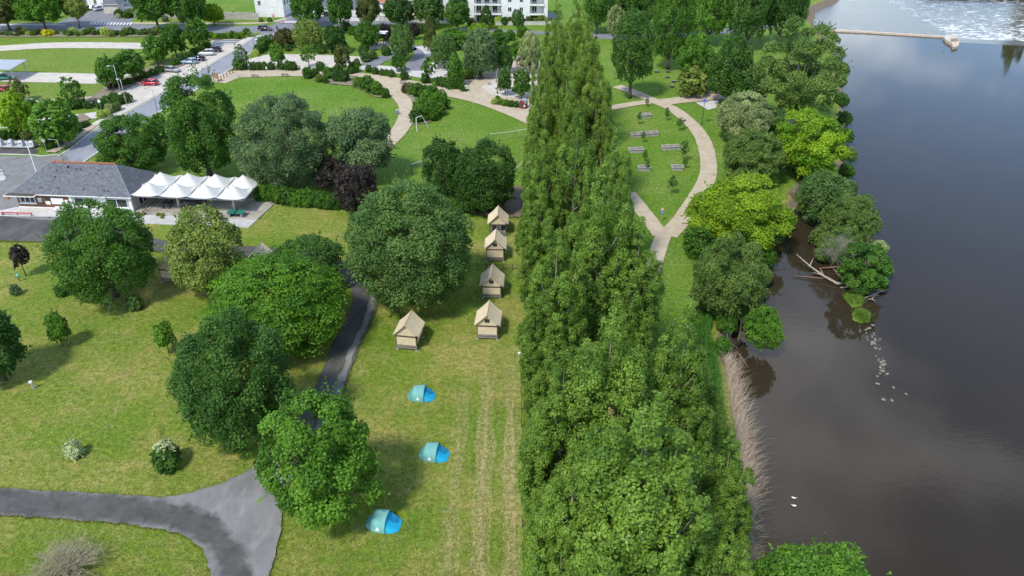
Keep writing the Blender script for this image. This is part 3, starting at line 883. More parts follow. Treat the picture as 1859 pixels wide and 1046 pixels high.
def shrub(u, v, r, hb, leafkey, label, group=None, style='round', name='shrub', k=None):
    """low shrub standing at a pixel; hb = half height"""
    NT[0] += 1
    p = P(u, v)
    if style == 'round' and NT[0] % 3 != 0: style = 'young'
    me, _ = proto(style, NT[0] % 3 if k is None else k)
    o = inst(name, me, None, (p.x, p.y, hb * 0.80), (NT[0] * 1.7) % 6.28, (r, r, hb), mat=LEAF[leafkey])
    return tag(o, label, 'shrub', group)

# ---- big trees of the campsite
tree((468, 704, 698, 950), 0.9, 'maple', 'open', 'bright green spreading maple beside the drive junction, nearest of the lawn trees', 'maple_tree', 0.26, 2.3, trunk_r=0.34, taper=0.10)
tree((308, 565, 530, 815), 0.4, 'dark', 'round', 'dense dark green rounded tree left of the camp drive, above the striped shrub', 'maple_tree', 0.25, 2.6)
tree((368, 455, 632, 640), 0.6, 'horn', 'layer', 'wide bright green hornbeam with layered sprays left of the camp drive', 'hornbeam_tree', 0.31, 2.6)
tree((485, 425, 628, 520), 1.0, 'dark', 'round', 'dark green tree peeking out behind the bright layered hornbeam', 'broadleaf_tree', 0.28, 2.0)
tree((620, 328, 862, 555), 1.2, 'ash', 'fine', 'huge domed grey green ash beside the row of canvas cabins', 'ash_tree', 0.32, 2.5, trunk_r=0.45, taper=0.12)
tree((296, 375, 444, 540), 0.4, 'olive', 'round', 'pale olive tree with large waxy leaves in front of the terrace', 'magnolia_tree', 0.30, 2.2)
tree((88, 365, 280, 545), 0.8, 'mid', 'round', 'dark green spreading tree in front of the reception building', 'maple_tree', 0.27, 2.3)
tree((-80, 558, 42, 695), 0.5, 'deep', 'round', 'dark green tree cut by the left edge of the picture', 'broadleaf_tree', 0.27, 2.4)
tree((168, 207, 306, 308), 0.5, 'mid', 'round', 'dark rounded maple right behind the slate roof ridge', 'maple_tree', 0.30, 2.3)
tree((293, 135, 430, 312), 1.5, 'mid', 'open', 'tall green tree between the road and the round park lawn', 'lime_tree', 0.30, 2.4)
tree((420, 172, 600, 338), 0.6, 'grey', 'fine', 'broad grey green poplar standing behind the white canopy', 'white_poplar_tree', 0.30, 2.3, bark=BARK_PALE)
tree((582, 194, 730, 320), 1.0, 'grey', 'open', 'loose grey green poplar at the end of the curving path', 'white_poplar_tree', 0.30, 2.2, bark=BARK_PALE)
tree((608, 298, 690, 388), 0.3, 'purple', 'round', 'blackish purple plum tree left of the huge ash', 'plum_tree', 0.26, 2.3)
tree((568, 282, 645, 345), 0.5, 'purple', 'round', 'blackish purple plum tree half hidden under the loose poplar', 'plum_tree', 0.28, 2.0)
tree((765, 252, 852, 355), 0.5, 'deep', 'round', 'smaller dark maple of the pair above the cabins', 'maple_tree', 0.28, 2.4)
tree((822, 256, 940, 385), 0.5, 'deep', 'round', 'larger dark maple of the pair above the cabins', 'maple_tree', 0.28, 2.4)

# ---- riverside trees
tree((1110, 22, 1190, 152), 3.2, 'dark', 'round', 'dark oval tree standing at the fork of the sandy paths', 'lime_tree', 0.36, 2.2)
willow = tree((1362, 36, 1542, 208), 3.0, 'willow', 'gappy', 'great old willow leaning over the river with pale trunks showing', 'willow_tree', 0.34, 2.1, bark=BARK_PALE, trunk_r=0.6)
tree((1290, 168, 1412, 262), 0.4, 'silver', 'feather', 'silvery pale willow right of the meadow path', 'willow_tree', 0.40, 2.6)
tree((1290, 236, 1425, 335), 0.3, 'willow', 'feather', 'soft green willow below the silvery one at the path bend', 'willow_tree', 0.40, 2.6)
tree((1393, 205, 1547, 325), 0.5, 'lime', 'open', 'bright yellow green tree overhanging the river', 'maple_tree', 0.32, 2.6)
tree((1240, 312, 1436, 446), 0.8, 'gold', 'open', 'big yellow green tree where the path meets the brown inlet', 'maple_tree', 0.29, 2.5)
tree((1256, 428, 1392, 586), 0.2, 'willow', 'feather', 'dull grey green willow on the bank below the yellow green tree', 'willow_tree', 0.36, 2.8)
tree((1446, 312, 1548, 402), -0.4, 'ash', 'round', 'dark green tree at the root of the river spit', 'alder_tree', 0.30, 2.2)
tree((1486, 352, 1596, 440), -0.6, 'willow', 'feather', 'soft grey green willow on the river side of the spit', 'willow_tree', 0.36, 2.5)
tree((1524, 436, 1626, 530), -0.5, 'mid', 'open', 'dark green bushy tree at the tip of the spit', 'alder_tree', 0.26, 2.4)
tree((1350, 556, 1430, 634), 0.1, 'maple', 'feather', 'small round willow leaning out over the water from the bank', 'willow_tree', 0.27, 2.6, base=tuple(P(1338, 632, -0.9)[:2]), trunk_r=0.13)
tree((1335, 985, 1625, 1270), -0.5, 'maple', 'round', 'green bushy tree cut by the bottom edge beside the river', 'alder_tree', 0.25, 2.2)
tree((1236, 408, 1302, 466), 0.2, 'mid', 'round', 'low green bush tree at the foot of the yellow green tree', 'hazel_tree', 0.27, 2.0)
for bx, key, sty, lab in [
    ((1098, 10, 1134, 66), 'silver', 'feather', 'small silvery tree between the poplar row and the dark oval tree'),
    ((1060, -40, 1112, 50), 'mid', 'round', 'green tree right behind the far end of the poplar row'),
    ((1140, -60, 1200, 45), 'dark', 'round', 'dark tree at the top edge between two green ones'),
    ((1222, -50, 1268, 60), 'maple', 'open', 'light green tree just left of the gap with the red car'),
    ((1180, -40, 1262, 112), 'mid', 'fine', 'tall dark green tree with bare stem beside the red car'),
    ((1092, -50, 1172, 40), 'mid', 'round', 'dark green tree behind the poplar row, left of the tall stem tree'),
    ((1228, 60, 1302, 150), 'maple', 'open', 'light green loose tree above the small brown willow'),
    ((1286, 62, 1372, 178), 'dark', 'round', 'dark green tree left of the great old willow'),
    ((1250, -50, 1330, 70), 'maple', 'open', 'light green tree near the top edge, right of the red car'),
    ((1320, -60, 1410, 75), 'dark', 'round', 'dark green tree at the top edge behind the riverside grove'),
    ((1385, -70, 1475, 70), 'deep', 'round', 'darkest tree at the top edge next to the river bend'),
    ((1330, 130, 1400, 190), 'dark', 'round', 'small dark tree between the silvery willow and the grove'),
    ((1300, 110, 1370, 175), 'ash', 'round', 'grey green tree tucked in the riverside grove')]:
    tree(bx, 1.5, key, sty, lab, leaf=0.42, dens=2.0)
mtree((1228, 120, 1288, 172), 0.5, 'olive', 'gappy', 'small brownish weeping willow at the path crossing', 'willow_tree')

# ---- poplar row
def poplar_arrays(seed, h, r, nleaf, leaf):
    """upright spires of foliage round a trunk, each spire clad in small puffs of leaves"""
    rng = np.random.default_rng(seed)
    C, rc, out, lob, limbs = [], [], [], [], []
    nl = 38
    for i in range(nl):
        q = i / (nl - 1)
        z0 = h * (0.02 + 0.70 * q)
        zz = z0 / h
        env = r * (0.80 + 0.20 * min(1, zz / 0.25)) if zz < 0.32 else r * (1 - 0.74 * ((zz - 0.32) / 0.68) ** 1.35)
        ln = h * rng.uniform(0.15, 0.27) * (1.1 - 0.35 * q)
        R_ = r * rng.uniform(0.22, 0.34) * (1 - 0.25 * q)
        a = i * 2.39996 + rng.uniform(-.4, .4)
        reach = max(0.0, env - R_) * rng.uniform(0.70, 1.12)
        if i == nl - 1: reach, ln = 0.0, h - z0
        base = np.array([reach * .55 * math.cos(a), reach * .55 * math.sin(a), z0])
        top = np.array([reach * 1.0 * math.cos(a + .15), reach * 1.0 * math.sin(a + .15), z0 + ln])
        ctrl = np.array([reach * 1.05 * math.cos(a), reach * 1.05 * math.sin(a), z0 + ln * .4])
        ax = lambda t: (1 - t) ** 2 * base + 2 * t * (1 - t) * ctrl + t * t * top
        limbs.append((z0, [tuple(ax(t)) for t in (0.0, .2, .4, .6, .8)]))
        m = int(12 + 22 * ln * R_ / (0.22 * h * 0.3 * r))
        shade = rng.normal(0, .10)
        for _ in range(m):
            t = rng.random() ** 0.8
            rho = R_ * 1.75 * (t + .05) ** .45 * (1.02 - t) ** .62
            ph = rng.uniform(0, 6.283)
            # puffs lie mainly on the outer faces of the spire
            d = np.array([math.cos(ph), math.sin(ph), 0.0])
            if rng.random() < .45 and d @ np.array([math.cos(a), math.sin(a), 0]) < -.2: d = -d
            p = ax(t) + d * rho
            C.append(p); rc.append(rng.uniform(.30, .66) * (1.0 - .30 * t)); out.append(d * .9 + np.array([0, 0, .45 + .5 * t])); lob.append(shade)
    C, rc, out, lob = np.array(C), np.array(rc), unit(np.array(out)), np.array(lob)
    w = rc ** 2; w /= w.sum()
    idx = rng.choice(len(C), nleaf, p=w)
    g = unit(rng.normal(size=(nleaf, 3)))
    dv = unit(g + out[idx] * 0.8)
    off = dv * rc[idx][:, None] * (0.40 + 0.95 * rng.random((nleaf, 1)) ** .8)
    off[:, 2] *= 1.25
    pos = C[idx] + off
    pos[:, 2] = np.maximum(pos[:, 2], 0.25)
    nr = unit(dv * 0.9 + out[idx] * .35 + rng.normal(0, 0.40, (nleaf, 3)))
    V, F = leaves(rng, pos, nr, leaf, leaf * 0.82, 0.1)
    cl = rng.normal(0, 0.16, len(C)) + lob
    var = np.clip(0.48 + cl[idx] + rng.normal(0, 0.20, nleaf), 0, 1)
    return V, F, var, limbs
POPS = []
for k in range(4):
    V, F, var, limbs = poplar_arrays(40 + k, 25.0, 4.1, 80000, 0.205)
    cm = mesh_np('crown', V, F, LEAF['pop'], var)
    m = MB()
    m.tube([(0, 0, -0.15), (0.1, 0, 3), (-0.1, 0.1, 12), (0, 0, 21)], [0.42, 0.32, 0.2, 0.03], 8)
    for (z0, line) in limbs:
        m.tube([(0, 0, max(0.4, z0 - .9))] + line, [0.10, .085, .07, .05, .03, .012], 5, cap=False)
    POPS.append((cm, m.mesh('trunk', BARK_PALE, True)))
ORD = ['nearest', 'second nearest', 'third nearest', 'fourth nearest', 'fifth nearest', 'sixth nearest', 'seventh nearest', 'eighth nearest', 'ninth nearest', 'tenth nearest',
       'eleventh nearest', 'twelfth nearest', 'thirteenth nearest', 'farthest']
rp = random.Random(12)
# crown tops as seen, with height and crown radius: (u, v, height, radius)
POPLARS = [(975, 985, 13, 2.9), (1325, 965, 13.5, 3.0), (968, 850, 15, 2.9), (1185, 716, 25, 5.4), (1345, 790, 15.5, 3.0), (1045, 815, 19, 3.5),
           (1330, 662, 14.5, 2.8), (965, 715, 15, 2.9), (1022, 640, 20.5, 3.5), (1252, 556, 23, 3.5), (1116, 538, 25.5, 4.4),
           (966, 520, 16.5, 3.0), (1175, 485, 15, 2.8), (1012, 420, 22, 3.6), (1190, 392, 21.5, 3.6), (1098, 296, 26.5, 4.3),
           (965, 330, 18, 3.0), (1148, 318, 18, 2.9), (985, 240, 23, 3.3), (1050, 200, 26, 3.6), (1120, 240, 21, 3.2), (1140, 190, 19, 2.8),
           (985, 150, 23, 3.2), (1030, 112, 26, 3.4), (1098, 105, 24.5, 3.5), (990, 88, 22, 3.0), (1062, 62, 27, 3.6), (1015, 45, 25, 3.3), (1088, 30, 25.5, 3.4), (1045, -8, 28, 3.6), (1012, 0, 25, 3.2), (1076, -5, 26, 3.3)]
plist = []
for (u, v, h, r_) in POPLARS:
    p = P(u, v, h)
    plist.append([max(r_ + 0.5, min(p.x, (19.6 if p.y < 60 else 16.4) - r_)), p.y, h, r_])
plist.sort(key=lambda q: q[1])
for i, (x, y, h, r_) in enumerate(plist):
    size = 'broad low' if h < 18.5 else ('broad tall' if r_ > 4 else ('tall' if h > 23.5 else 'slim'))
    root = empty('poplar_tree', (x, y, 0), 0, '%s poplar in the dense row, %s from the near end' % (size, ['first', 'second', 'third', 'fourth', 'fifth', 'sixth', 'seventh', 'eighth', 'ninth', 'tenth', 'eleventh', 'twelfth', 'thirteenth', 'fourteenth', 'fifteenth', 'sixteenth', 'seventeenth', 'eighteenth', 'nineteenth', 'twentieth',
                  'twenty-first', 'twenty-second', 'twenty-third', 'twenty-fourth', 'twenty-fifth', 'twenty-sixth', 'twenty-seventh', 'twenty-eighth', 'twenty-ninth', 'thirtieth', 'thirty-first', 'thirty-second', 'thirty-third', 'thirty-fourth', 'thirty-fifth', 'thirty-sixth'][i]), 'tree', 'poplars in the dense row')
    cm, tm = POPS[(i * 3 + i // 4) % 4]
    rz = rp.uniform(0, 6.28)
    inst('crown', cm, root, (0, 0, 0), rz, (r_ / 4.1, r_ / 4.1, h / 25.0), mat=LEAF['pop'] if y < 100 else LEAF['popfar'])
    inst('trunk', tm, root, (0, 0, 0), rz, (r_ / 4.1, r_ / 4.1, h / 25.0))
# far bank poplars whose reflections lie on the water below the weir
for x, y, h, lab in ((188, 299, 28, 'tall poplar on the far bank, left of the two mirrored in the water'), (205, 300, 33, 'tall poplar on the far bank, right of the two mirrored in the water')):
    root = empty('poplar_tree', (x, y, -0.9), 0, lab, 'tree', 'poplars on the far bank')
    inst('crown', POPS[1][0], root, (0, 0, 0), x, (h / 25 * 1.1, h / 25 * 1.1, h / 25), mat=LEAF['popfar'])
    inst('trunk', POPS[1][1], root, (0, 0, 0), x, h / 25)

# ---- street and park trees
FAR = [
 # box, c0, leaf, style, label
 ((25, -34, 112, 40), 2.2, 'maple', 'round', 'bright green wide tree over the street at the top left'),
 ((-40, -26, 46, 41), 2.0, 'brown', 'round', 'olive brown tree in the top left corner'),
 ((112, -14, 156, 34), 2.5, 'olive', 'round', 'small rounded street tree left of the zebra crossing'),
 ((234, -40, 318, 38), 2.5, 'mid', 'round', 'large dark tree with forked trunk on the street verge'),
 ((312, -44, 372, 42), 2.0, 'mid', 'round', 'dark green tree on the verge right of the forked trunk tree'),
 ((364, 6, 408, 40), 0.8, 'lime', 'round', 'yellow green small tree by the garden wall'),
 ((526, -24, 588, 40), 1.0, 'mid', 'round', 'dark tree right of the white corner house'),
 ((590, -24, 642, 42), 2.5, 'mid', 'round', 'round topped street tree in front of the low white houses'),
 ((645, -14, 692, 42), 1.5, 'brown', 'round', 'brownish street tree left of the white lamp post'),
 ((695, -8, 752, 44), 1.0, 'deep', 'round', 'dark street tree right of the white lamp post'),
 ((748, -14, 808, 42), 1.2, 'dark', 'round', 'dark street tree left of the pale flowering one'),
 ((806, -8, 854, 47), 1.5, 'mid', 'round', 'street tree with pale blossom at the corner of the white flats'),
 ((868, 10, 898, 50), 0.3, 'deep', 'cone', 'dark conical tree in front of the white balconies'),
 ((928, 18, 953, 50), 1.2, 'dark', 'round', 'small dark tree in front of the white flats'),
 ((494, 52, 536, 84), 0.2, 'redbrown', 'round', 'dark brown green bushy tree at the road corner'),
 ((530, 36, 588, 88), 0.4, 'olive', 'fine', 'olive feathery round tree behind the gravel ground'),
 ((586, 46, 630, 90), 0.8, 'deep', 'round', 'small dark tree in the lawn behind the gravel ground'),
 ((642, 40, 690, 84), 0.6, 'mid', 'round', 'green tree left of the climbing shelter'),
 ((684, 44, 712, 72), 0.4, 'purple', 'round', 'purple leaved tree behind the climbing shelter'),
 ((742, 42, 762, 68), 0.4, 'purple', 'round', 'small purple leaved tree behind the round willow'),
 ((706, 46, 753, 102), 1.0, 'ash', 'fine', 'round green willow beside the pump track'),
 ((766, 26, 794, 90), 0.2, 'brown', 'cone', 'narrow olive conifer above the pump track'),
 ((781, 62, 830, 120), 0.4, 'ash', 'fine', 'round green tree right of the pump track'),
 ((838, 54, 908, 140), 0.3, 'grey', 'feather', 'big soft grey green willow in the park'),
 ((796, 50, 850, 86), 0.2, 'maple', 'round', 'light green bushy tree behind the soft grey willow'),
 ((845, 42, 890, 72), 0.2, 'lime', 'round', 'bright lime bushy tree in front of the flats'),
 ((884, 58, 926, 86), 0.2, 'mid', 'round', 'green bushy tree by the back path'),
 ((898, 80, 932, 130), 0.3, 'dark', 'round', 'dark green tree right of the soft grey willow'),
 ((940, 60, 985, 130), 0.3, 'silver', 'feather', 'silvery willow beside the far poplars'),
 ((690, 160, 690, 160), 0, '', '', ''),
]
for bx, c0, key, sty, lab in FAR:
    if not lab: continue
    mtree(bx, c0, key, sty, lab)
YOUNG = [
 ((422, 80, 454, 118), 1.0, 'grey', 'sparse', 'grey leaved young tree beside the road, over the dark hedge'),
 ((486, 78, 517, 114), 1.0, 'maple', 'young', 'light green young tree in the clipped hedge row'),
 ((543, 82, 574, 112), 1.4, 'maple', 'sparse', 'thin young tree on the gravel ground'),
 ((603, 82, 636, 124), 1.2, 'brown', 'young', 'brownish young tree at the corner bed'),
 ((709, 97, 733, 124), 0.8, 'mid', 'young', 'young tree in the grass of the pump track'),
 ((722, 110, 738, 130), 0.4, 'dark', 'sparse', 'thin dark sapling beside the pump track ramp'),
 ((762, 102, 792, 138), 1.4, 'dark', 'sparse', 'thin dark young tree rising from the central bed'),
 ((810, 100, 844, 152), 0.5, 'maple', 'young', 'light green young tree with tall oval crown at the play area entrance'),
 ((840, 100, 876, 140), 0.3, 'mid', 'young', 'green young tree below the soft grey willow'),
 ((926, 74, 951, 106), 0.4, 'maple', 'young', 'small green tree behind the play tower'),
 ((902, 124, 932, 166), 0.9, 'dark', 'young', 'left one of two young trees on the playground'),
 ((928, 126, 966, 172), 0.9, 'mid', 'young', 'right one of two young trees on the playground'),
 ((208, 90, 264, 140), 1.0, 'mid', 'young', 'young tree beside the car park, second from the red car'),
 ((172, 102, 224, 155), 1.0, 'mid', 'young', 'young tree beside the car park behind the red car'),
 ((256, 64, 304, 110), 0.8, 'maple', 'young', 'young tree behind the grey hatchback'),
 ((288, 44, 340, 97), 0.8, 'mid', 'young', 'young tree behind the pale blue car'),
 ((334, 34, 380, 82), 0.8, 'mid', 'young', 'young tree behind the white car'),
 ((108, 138, 152, 184), 0.8, 'mid', 'sparse', 'thin young tree in the near edge of the far lawn'),
 ((10, 142, 52, 178), 0.8, 'brown', 'sparse', 'brownish thin young tree beside the red estate car'),
 ((-8, 168, 56, 240), 0.8, 'lime', 'young', 'yellow green young tree behind the waste containers'),
 ((58, 178, 142, 258), 0.8, 'maple', 'young', 'wide green young tree behind the pole and waste containers'),
 ((16, 444, 52, 484), 1.6, 'purple', 'young', 'small purple leaved tree with a green sign on its stem'),
 ((80, 568, 124, 624), 0.7, 'maple', 'young', 'small green tree alone in the middle of the left lawn'),
 ((278, 585, 317, 632), 1.0, 'maple', 'young', 'small green tree beside the dense dark tree'),
]
for bx, c0, key, sty, lab in YOUNG:
    mtree(bx, c0, key, sty, lab, 'young_tree')
# saplings on the meadow with planters
for i, (u, v, h, key, lab) in enumerate([(1174, 193, 2.0, 'mid', 'spindly sapling by the side path of the meadow'), (1160, 225, 2.6, 'ash', 'sapling left of the topmost planter'), (1210, 218, 2.4, 'mid', 'sapling left of the dark lamp by the meadow path'),
                                         (1233, 237, 2.8, 'ash', 'bushy sapling at the inner edge of the meadow path'), (1167, 258, 2.2, 'mid', 'sapling in front of the longest planter'), (1240, 292, 3.8, 'ash', 'largest sapling, right of the middle planter'),
                                         (1170, 293, 2.2, 'mid', 'narrow sapling between the two left planters'), (1219, 352, 3.4, 'ash', 'round headed sapling lowest on the meadow'), (1175, 310, 2.0, 'mid', 'sapling behind the lower left planter'), (1243, 305, 2.0, 'mid', 'sapling behind the lower right planter')]):
    p = P(u, v)
    root = empty('sapling', (p.x, p.y, 0), 0, lab, 'tree', 'saplings on the meadow')
    me, _ = proto('sparse', i % 3)
    inst('crown', me, root, (0, 0, h * 0.68), i, (h * 0.26, h * 0.26, h * 0.36), mat=LEAF[key])
    MB().tube([(0, 0, -0.1), (0.02, 0, h * 0.4), (0, 0.02, h * 0.9)], [0.045, 0.035, 0.012], 5).build('trunk', BARK, root)

# ---- shrubs
shrub(247, 562, 1.25, 1.1, 'ash', 'blue green bush on the left lawn under the olive tree')
shrub(30, 536, 0.75, 0.95, 'grey', 'small grey green bush below the purple leaved tree', style='young')
shrub(137, 828, 1.0, 1.05, 'white', 'silvery white variegated bush on the left lawn', style='young')
o = shrub(305, 850, 1.55, 1.45, 'dark', 'rounded bush with a whitish top beside the dense dark tree')
shrub(112, 538, 0.9, 1.0, 'dark', 'dark bush at the left foot of the spreading tree by reception')
shrub(272, 483, 1.0, 0.9, 'deep', 'dark low bush left of the half hidden cabin')
p = P(305, 850)
inst('variegated_top', proto('young', 1)[0], o, (0.12, 0.25, 0.62), 0.5, (0.72, 0.72, 0.6), mat=LEAF['white'])
rs = random.Random(5)
keys = ['mid', 'olive', 'redbrown', 'maple', 'brown', 'dark', 'willow', 'pale', 'mid', 'ash']
for i in range(40):
    u = -10 + i * 8.0 + rs.uniform(-2, 2)
    if 108 < u < 114: continue
    k = 'yellow' if i in (12, 13) else keys[(i * 7 + rs.randrange(3)) % 10]
    r = rs.uniform(0.7, 1.5)
    shrub(u, 64.5 + rs.uniform(-3.5, 0.6), r, r * rs.uniform(0.6, 0.95), k, 'bright yellow flowering shrub in the bed along the far lawn' if k == 'yellow' else 'mixed low shrub in the long bed between the street and the far lawn',
          'yellow shrubs in the long bed' if k == 'yellow' else 'shrubs in the long bed')
for i in range(9):
    shrub(378 + i * 7.5, 70.5 + rs.uniform(-2, 0.5), rs.uniform(0.8, 1.2), rs.uniform(0.8, 1.2), ['mid', 'maple', 'lime'][i % 3], 'green shrub in the short hedge behind the parking bays', 'short hedge behind the parking bays')
for (u, v, r) in [(432, 125, 1.5), (441, 126, 1.4), (460, 126.5, 1.1), (471, 126.5, 1.1), (480, 126, 1.1), (493, 126, 1.05), (511, 126, 1.1), (525, 126.5, 1.3), (533, 127, 1.2)]:
    shrub(u, v, r, r * 1.05, 'dark', 'dark rounded bush in the hedge row between gravel ground and promenade', 'hedge row along the gravel ground')
for (u, v, r, k) in [(560, 141, 1.5, 'mid'), (573, 139, 1.2, 'mid'), (583, 128, 1.3, 'dark'), (597, 142, 1.6, 'maple'), (613, 147, 1.4, 'deep'), (625, 147, 1.5, 'deep'), (612, 135, 1.3, 'mid'), (637, 133, 1.1, 'dark'), (645, 131, 1.2, 'mid'),
                      (640, 124, 1.0, 'dark'), (648, 118, 1.0, 'dark'), (580, 148, 1.0, 'olive'), (592, 150, 0.9, 'mid')]:
    shrub(u, v, r, r, k, 'shrub in the planted corner between gravel ground and promenade', 'shrubs of the corner bed')
for (u, v, r, k) in [(650, 157, 1.4, 'willow'), (662, 161, 1.6, 'maple'), (674, 167, 1.8, 'mid'), (686, 171, 1.7, 'maple'), (700, 176, 1.2, 'mid'), (668, 153, 1.3, 'olive')]:
    shrub(u, v, r, r, k, 'leafy shrub in the bed at the corner of the round lawn', 'shrubs beside the round lawn')
for (u, v, r, k) in [(738, 168, 1.3, 'redbrown'), (748, 170, 1.5, 'willow'), (760, 175, 1.8, 'mid'), (772, 176, 1.6, 'dark'), (785, 175, 1.6, 'maple'), (800, 186, 1.7, 'maple'), (775, 190, 2.0, 'maple'), (790, 197, 2.0, 'horn'), (805, 198, 1.6, 'mid'),
                      (766, 204, 2.0, 'maple'), (784, 210, 2.0, 'maple'), (798, 209, 1.6, 'horn'), (770, 217, 1.8, 'mid'), (786, 217, 1.5, 'mid'), (757, 221, 1.7, 'dark')]:
    shrub(u, v, r, r * 0.95, k, 'bright leafy shrub in the large bed beside the curving path', 'shrubs of the large bed')
for (u, v, r, k) in [(670, 130, 1.0, 'dark'), (682, 134, 1.0, 'dark'), (694, 136, 0.9, 'dark'), (702, 137, 0.9, 'mid'), (711, 139, 1.0, 'dark'), (734, 144, 1.2, 'deep'), (772, 150, 1.3, 'deep'), (798, 155, 1.2, 'dark'), (806, 157, 1.2, 'dark'),
                      (818, 160, 1.5, 'dark'), (832, 160, 1.6, 'mid'), (842, 165, 1.1, 'mid'), (848, 143, 1.2, 'brown'), (660, 100, 1.5, 'dark'), (664, 112, 1.5, 'ash'), (677, 107, 1.4, 'ash'), (702, 100, 1.5, 'mid'), (523, 92, 1.1, 'dark'), (583, 96, 1.5, 'dark'),
                      (628, 96, 1.4, 'olive'), (606, 94, 1.0, 'mid')]:
    shrub(u, v, r, r, k, 'small rounded bush along the park paths near the pump track', 'bushes along the park paths')
for (u, v, r, k) in [(478, 90, 2.2, 'mid'), (490, 84, 2.0, 'ash'), (470, 96, 1.5, 'dark'), (464, 102, 1.2, 'pale')]:
    shrub(u, v, r, r * 0.9, k, 'bush on the corner between the road and the gravel ground', 'bushes at the road corner')
for (u, v, r, k) in [(898, 188, 0.9, 'pale'), (908, 189, 1.0, 'olive'), (918, 191, 1.0, 'maple'), (928, 193, 1.0, 'mid'), (938, 194, 1.0, 'mid'), (904, 182, .8, 'mid')]:
    shrub(u, v, r, r * 0.8, k, 'low plant in the small bed beside the red play hut', 'plants beside the red play hut')
for (u, v, r, k) in [(186, 196, 1.3, 'dark'), (196, 189, 1.3, 'mid'), (208, 183, 1.3, 'mid'), (216, 189, 1.4, 'dark'), (230, 186, 1.5, 'dark'), (200, 204, 1.3, 'silver'), (212, 200, 1.2, 'willow'), (184, 214, 1.1, 'pale'), (194, 210, 1.0, 'pale'), (176, 192, 0.9, 'redbrown'),
                      (40, 193, 1.3, 'dark'), (52, 195, 1.3, 'deep'), (62, 196, 1.2, 'dark'), (118, 195, 1.3, 'dark'), (130, 197, 1.4, 'deep'), (140, 196, 1.4, 'dark'), (150, 194, 1.3, 'dark'), (160, 196, 1.0, 'dark'), (158, 229, 0.8, 'dark')]:
    shrub(u, v, r, r * 0.85, k, 'bush in the planted verge between the far lawn and the road', 'bushes of the road verge')
for (u, v, r, k) in [(92, 268, 1.6, 'mid'), (104, 250, 1.2, 'silver'), (118, 252, 1.0, 'grey'), (128, 248, 1.3, 'deep'), (140, 240, 1.2, 'mid'), (30, 250, 1.6, 'deep'), (10, 252, 1.4, 'deep'), (52, 252, 1.4, 'brown'), (150, 232, 1.0, 'dark'), (78, 262, 1.1, 'pale')]:
    shrub(u, v, r, r * 0.75, k, 'bush in the bed behind the waste containers', 'bushes behind the waste containers')
for (u, v, r, k) in [(214, 157, 1.1, 'deep'), (224, 154, 1.1, 'dark'), (236, 152, 1.2, 'mid'), (250, 148, 1.2, 'redbrown'), (264, 141, 1.3, 'dark'), (278, 136, 1.3, 'mid'), (290, 131, 1.4, 'deep'), (306, 126, 1.3, 'dark'), (318, 118, 1.4, 'mid'), (330, 112, 1.4, 'deep'),
                      (344, 106, 1.4, 'dark'), (354, 98, 1.4, 'mid'), (366, 92, 1.3, 'dark'), (376, 86, 1.3, 'mid'), (204, 160, 1.1, 'redbrown')]:
    shrub(u, v, r, r * 0.7, k, 'low bush under the young trees along the car park', 'bushes along the car park')
for i in range(16):
    u, v = 478 + i * 9.2, 362 + i * 1.1 + rs.uniform(-3, 2)
    r = rs.uniform(1.3, 1.8)
    shrub(u, v, r, r * 0.9, ['mid', 'maple', 'dark'][i % 3], 'green hedge bush behind the terrace along the camp lawn', 'hedge behind the terrace')
for i in range(9):
    u = 800 + i * 12.5
    shrub(u, 385 - abs(i - 3) * 1.2 + rs.uniform(-4, 2), rs.uniform(1.0, 1.5), rs.uniform(0.8, 1.3), ['dark', 'deep', 'mid'][i % 3], 'dark undergrowth bush below the pair of dark maples', 'undergrowth below the dark maples')
for (u, v, r, k, l) in [(205, 262, 1.6, 'lime', 'bright green bush left of the dark maple by the road'), (285, 212, 1.6, 'maple', 'bright green bush at the road edge under the tall tree')]:
    shrub(u + 5, v + 18, r, r, k, l)
for (u, v, r, k, l) in [(1300, 500, 2.0, 'mid', 'dark bush under the dull willow'), (1312, 470, 1.9, 'maple', 'green bush between the dull willow and the yellow green tree'), 
                        (1420, 300, 2.4, 'deep', 'dark bush under the bright overhanging tree'), (1460, 318, 2.2, 'deep', 'dark bush at the head of the brown inlet'), (1400, 250, 2.6, 'dark', 'dark bush below the great old willow'), (1390, 225, 2.2, 'dark', 'dark bush at the foot of the pale leaning trunks'),
                        (1480, 290, 2.2, 'dark', 'dark bush on the bank behind the bright overhanging tree'), (1512, 250, 2.0, 'dark', 'dark bush at the water edge above the bright tree'), (1300, 160, 1.6, 'gold', 'yellowish bush right of the brown weeping willow'),
                        (1310, 640, 1.3, 'mid', 'green bush on the bank below the dull willow'), (1318, 600, 1.5, 'mid', 'low green bush at the waterline below the dull willow')]:
    shrub(u, v, r, r * 0.85, k, l)
